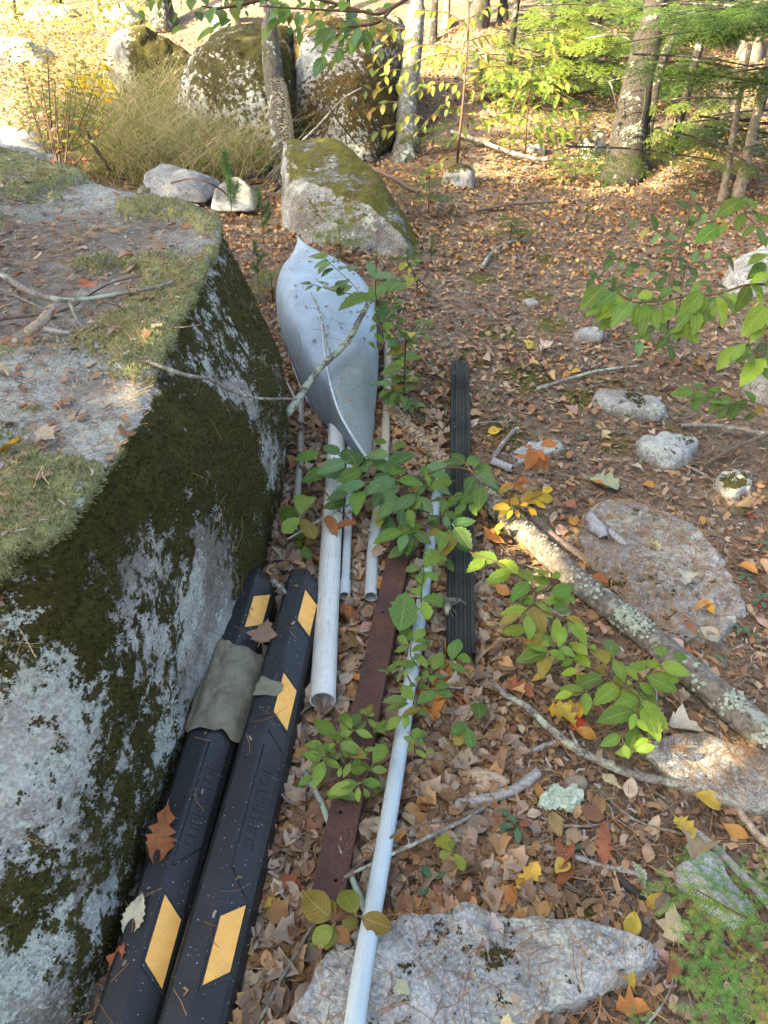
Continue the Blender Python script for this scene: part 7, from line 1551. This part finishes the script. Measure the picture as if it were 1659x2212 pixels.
F2(1520, 1295, 1545, 1325, 'oval', 'gold', 'golden oval leaf at the edge of the wide slab', .07)
F2(1475, 1345, 1510, 1365, 'oval', 'russet', 'russet pointed leaf on the lower part of the wide slab', .065)
F2(520, 2195, 538, 2120, 'oval', 'tan', 'long tan leaf standing by the foot of the wheel stop')
F2(270, 2025, 310, 1925, 'beech', 'cream', 'cream beech leaf leaning on the outer wheel stop by the boulder', .10, .13)
F2(245, 2100, 268, 2035, 'maple', 'russet', 'curled russet leaf wedged between the outer wheel stop and the boulder', .09, .13)
F2(560, 1390, 580, 1335, 'maple', 'tan', 'tan lobed leaf on the far end of the cloth covered wheel stop', .115, .12)
F2(360, 1745, 330, 1870, 'oak', 'russet', 'big rust brown oak leaf standing against the boulder beside the wheel stop', .14, .10)
F2(660, 1930, 610, 1890, 'oak', 'russet', 'dark russet oak leaf beside the rusty bar and the wheel stop')
F2(590, 1975, 640, 1960, 'maple', 'pale', 'pale torn maple leaf below the russet oak leaf')
F2(560, 1965, 600, 1945, 'oak', 'yellow', 'faded yellow lobed leaf touching the wheel stop')
F2(880, 2120, 845, 2150, 'maple', 'cream', 'cream maple leaf lying on the dark part of the flat slab', .085)
F2(1080, 2205, 1120, 2225, 'maple', 'cream', 'cream leaf at the bottom edge of the flat slab', .085)
F2(1050, 1830, 1085, 1870, 'round', 'brown', 'crinkled brown leaf near the four leaved wintergreen')
F2(1000, 1930, 1022, 1890, 'beech', 'pinkish', 'pinkish folded leaf above the flat slab, left of two')
F2(1040, 1945, 1075, 1900, 'beech', 'pinkish', 'pinkish broad leaf above the flat slab, right of two')
F2(1300, 1670, 1345, 1700, 'beech', 'pale', 'pale ribbed leaf under the curved grey branch')
F2(1195, 1640, 1220, 1655, 'oval', 'tan', 'small tan leaf next to the short bleached stick')
F2(1240, 1770, 1255, 1740, 'oak', 'tan', 'small tan oak leaf by the lichen clump')
F2(1080, 1480, 1155, 1510, 'oak', 'russet', 'big red brown oak leaf under the upper end of the curved grey branch')
F2(1180, 1530, 1270, 1540, 'oak', 'gold', 'golden brown oak leaf under the yellow green beech seedling')
F2(1490, 1530, 1520, 1600, 'oak', 'brown', 'large brown oak leaf beside the lichen log near its thick end')
F2(1050, 1165, 1075, 1145, 'maple', 'orange', 'orange crumpled leaf left of the fallen log')
F2(1310, 1245, 1340, 1275, 'maple', 'orange', 'orange maple leaf at the lower end of the short rotten branch')
F2(760, 1410, 745, 1470, 'oak', 'tan', 'tan lobed leaf hugging the thick white pipe')
F2(640, 1800, 660, 1770, 'round', 'tan', 'round tan leaf beside the wheel stop, upper of a pair')
F2(640, 1770, 605, 1750, 'oval', 'pinkish', 'curled pinkish leaf beside the wheel stop, lower of a pair')
F2(420, 1570, 440, 1530, 'oval', 'orange', 'orange curled leaf tucked between boulder and cloth', .09, .11)
F2(410, 1600, 432, 1570, 'round', 'orange', 'plump orange leaf below the cloth corner', .09, .11)
F2(445, 1450, 455, 1400, 'oval', 'orange', 'orange leaf caught beside the boulder above the cloth', .08, .12)
F2(700, 1118, 730, 1155, 'oval', 'russet', 'rolled russet leaf bundle on the thick white pipe', .105, .11); F2(770, 1130, 720, 1145, 'oval', 'russet', 'second rolled russet leaf lying across the pipes', .095, .10)
F2(815, 1200, 815, 1170, 'maple', 'pinkish', 'crumpled pinkish grey leaf on the leaf filled conduit', .07)
F2(170, 610, 215, 620, 'oval', 'russet', 'russet leaf in the hollow of the boulder moss', .98, 1.0); F2(30, 600, 60, 585, 'oval', 'russet', 'red brown leaf on the far moss cushion of the boulder', .985, .99); F2(110, 690, 120, 665, 'round', 'russet', 'rosy brown leaf behind the bark curl on the boulder', .985, 1.0)
F2(0, 975, 50, 955, 'beech', 'gold', 'golden brown rolled leaf at the near rim of the boulder top', .96, .97); F2(85, 925, 115, 945, 'maple', 'pale', 'pale beige leaf on the boulder rim above pale moss', .965, .97); F2(255, 560, 290, 545, 'oval', 'pinkish', 'small pink leaf near the far lichen patch on the boulder', 1.0)
n_f = 0; seen = {}
rl = random.Random(17)
while n_f < 205:
    px, py = rl.uniform(500, 1659), rl.uniform(700, 2212)
    p = W(px, py)
    gap = -.15 < p.x < .24 and p.y < 3
    if abs(p.x + .15 - (p.y - .83) * .162) < .06 and rl.random() < .8: continue
    if p.x < -.46 + .05 * p.y or (not gap and rl.random() < .62): continue
    if p.x < -.14 and p.y < 2.2: continue
    kind = rl.choice(['beech', 'beech', 'oval', 'round', 'round', 'oak', 'maple']); cn = rl.choice(['tan', 'tan', 'brown', 'orange', 'pale', 'pinkish', 'russet'] if gap else ['tan', 'brown', 'orange', 'orange', 'pale', 'russet', 'pinkish', 'yellow'])
    L = rl.uniform(.055, .085) * (1.3 if kind in ('oak', 'maple') else 1); a = rl.random() * 6.28
    b = p + Vector((0, 0, .014 + rl.uniform(0, .02))); t = b + Vector((math.cos(a), math.sin(a), rl.uniform(-.12, .3))) * L
    t.z = max(t.z, gz1(t.x, t.y) + .008)
    w_ = where(p); lb = f'{cn} {KN[kind]} leaf lying {w_}'
    if lb in seen: continue
    seen[lb] = 1; fallen(b, t, kind, cn, f'{cn} {KN[kind]} leaf lying {w_}', f'{cn} {KN[kind]} leaves {w_}'); n_f += 1

# ------------------------------------------------------------------ the dead bird on the downspout
def bird():
    rng = np.random.default_rng(4)
    def T(x, y): return (1020 + x * 100 / 1659) * .92167, (1360 + y * 100 / 1659) * .92167
    def w(x, y, z): q = W(*T(x, y), z); return np.array(list(q))
    parts = []
    path = spline([w(390, 730, .088), w(420, 800, .092), w(500, 900, .096), w(490, 1050, .094), w(460, 1180, .088), w(440, 1290, .082)], 16)
    V, F, _ = tube_arr(path, np.interp(np.linspace(0, 1, 16), [0, .12, .3, .55, .8, 1], [.004, .009, .013, .014, .008, .003]), 12, .12, 3)
    belly = sstep(1000, 1150, (V[:, 1] * 0 + np.interp(np.arange(len(V)) / len(V), [0, 1], [700, 1300])))
    C = np.array([.075, .072, .062]) * (1 - belly[:, None]) + np.array([.40, .37, .29]) * belly[:, None]
    parts.append((V, F, None, C))
    def feather(b, t, wd, c, lift=.0):
        y = t - b; L = np.linalg.norm(y); y = y / L; x = np.cross(y, [0, 0, 1.]); x /= np.linalg.norm(x); k = np.array([-1, 0, 1.])
        vv = []
        for f, ww in ((0, .5), (.35, 1), (.8, .9), (1, .15)): vv += [b + y * L * f + x * wd * ww * q + [0, 0, .0015 * (1 - abs(q)) + lift] for q in k]
        ff = []
        for i in range(3):
            for j in range(2): a = i * 3 + j; ff += [(a, a + 1, a + 4), (a, a + 4, a + 3)]
        cc = np.array(c); parts.append((np.array(vv), np.array(ff), None, np.where((np.arange(12) % 3 == 0)[:, None], np.array([.42, .40, .32]), cc)))
    for k in range(9):                                            # wing fanned from the shoulder, pale edged feathers
        f = k / 8; feather(w(640 + 280 * f, 690 + 40 * f, .103 + .001 * k), w(590 + 330 * f, 1010 - 140 * f, .094 + .001 * k), .0030, (.05, .05, .042), .0003 * k)
    for k in range(7):
        f = k / 6; feather(w(430 + 300 * f, 690 - 10 * f, .105), w(520 + 260 * f, 860 - 30 * f, .105), .0036, (.085, .08, .066), .001)
    for k in range(4): feather(w(900, 700 + 18 * k, .102), w(1240 - 25 * k, 985 - 25 * k, .082), .003, (.085, .078, .065), .0005 * k)
    for k in range(4): feather(w(430 + 25 * k, 1180, .088), w(405 + 30 * k, 1360 + 10 * k, .078), .0026, (.10, .095, .075), .0004 * k)
    for a, kn, toes in (((650, 1110), (770, 1190), ((850, 1340), (800, 1330), (700, 1280), (740, 1250))), ((570, 1190), (650, 1320), ((715, 1470), (670, 1460), (600, 1370), (640, 1420)))):
        q = np.array([w(*a, .088), w(*kn, .082)]); v, f, _ = tube_arr(q, [.0016, .0011], 6); parts.append((v, f, None, (.20, .19, .17)))
        for tx in toes: v, f, _ = tube_arr(np.array([w(*kn, .082), (w(*kn, .082) + w(*tx, .078)) / 2 + [0, 0, .002], w(*tx, .076)]), [.0010, .0008, .0005], 5); parts.append((v, f, None, (.16, .15, .14)))
    hd = w(385, 720, .088); S, F = ico(3); parts.append((S * [.0095, .0105, .008] + hd, F, None, (.10, .10, .09)))
    bk = w(330, 760, .082); v, f, _ = tube_arr(np.array([hd, bk]), [.003, .0006], 6); parts.append((v, f, None, (.05, .045, .04)))
    V, F, _, C = merge(parts)
    o = add('bird', mesh_np('bird', V, F, vcol_mat('grey_streaked_plumage', .8), True, col=C)); tag(o, 'small dead grey streaked bird lying on the black downspout with one wing spread', 'bird')
bird()
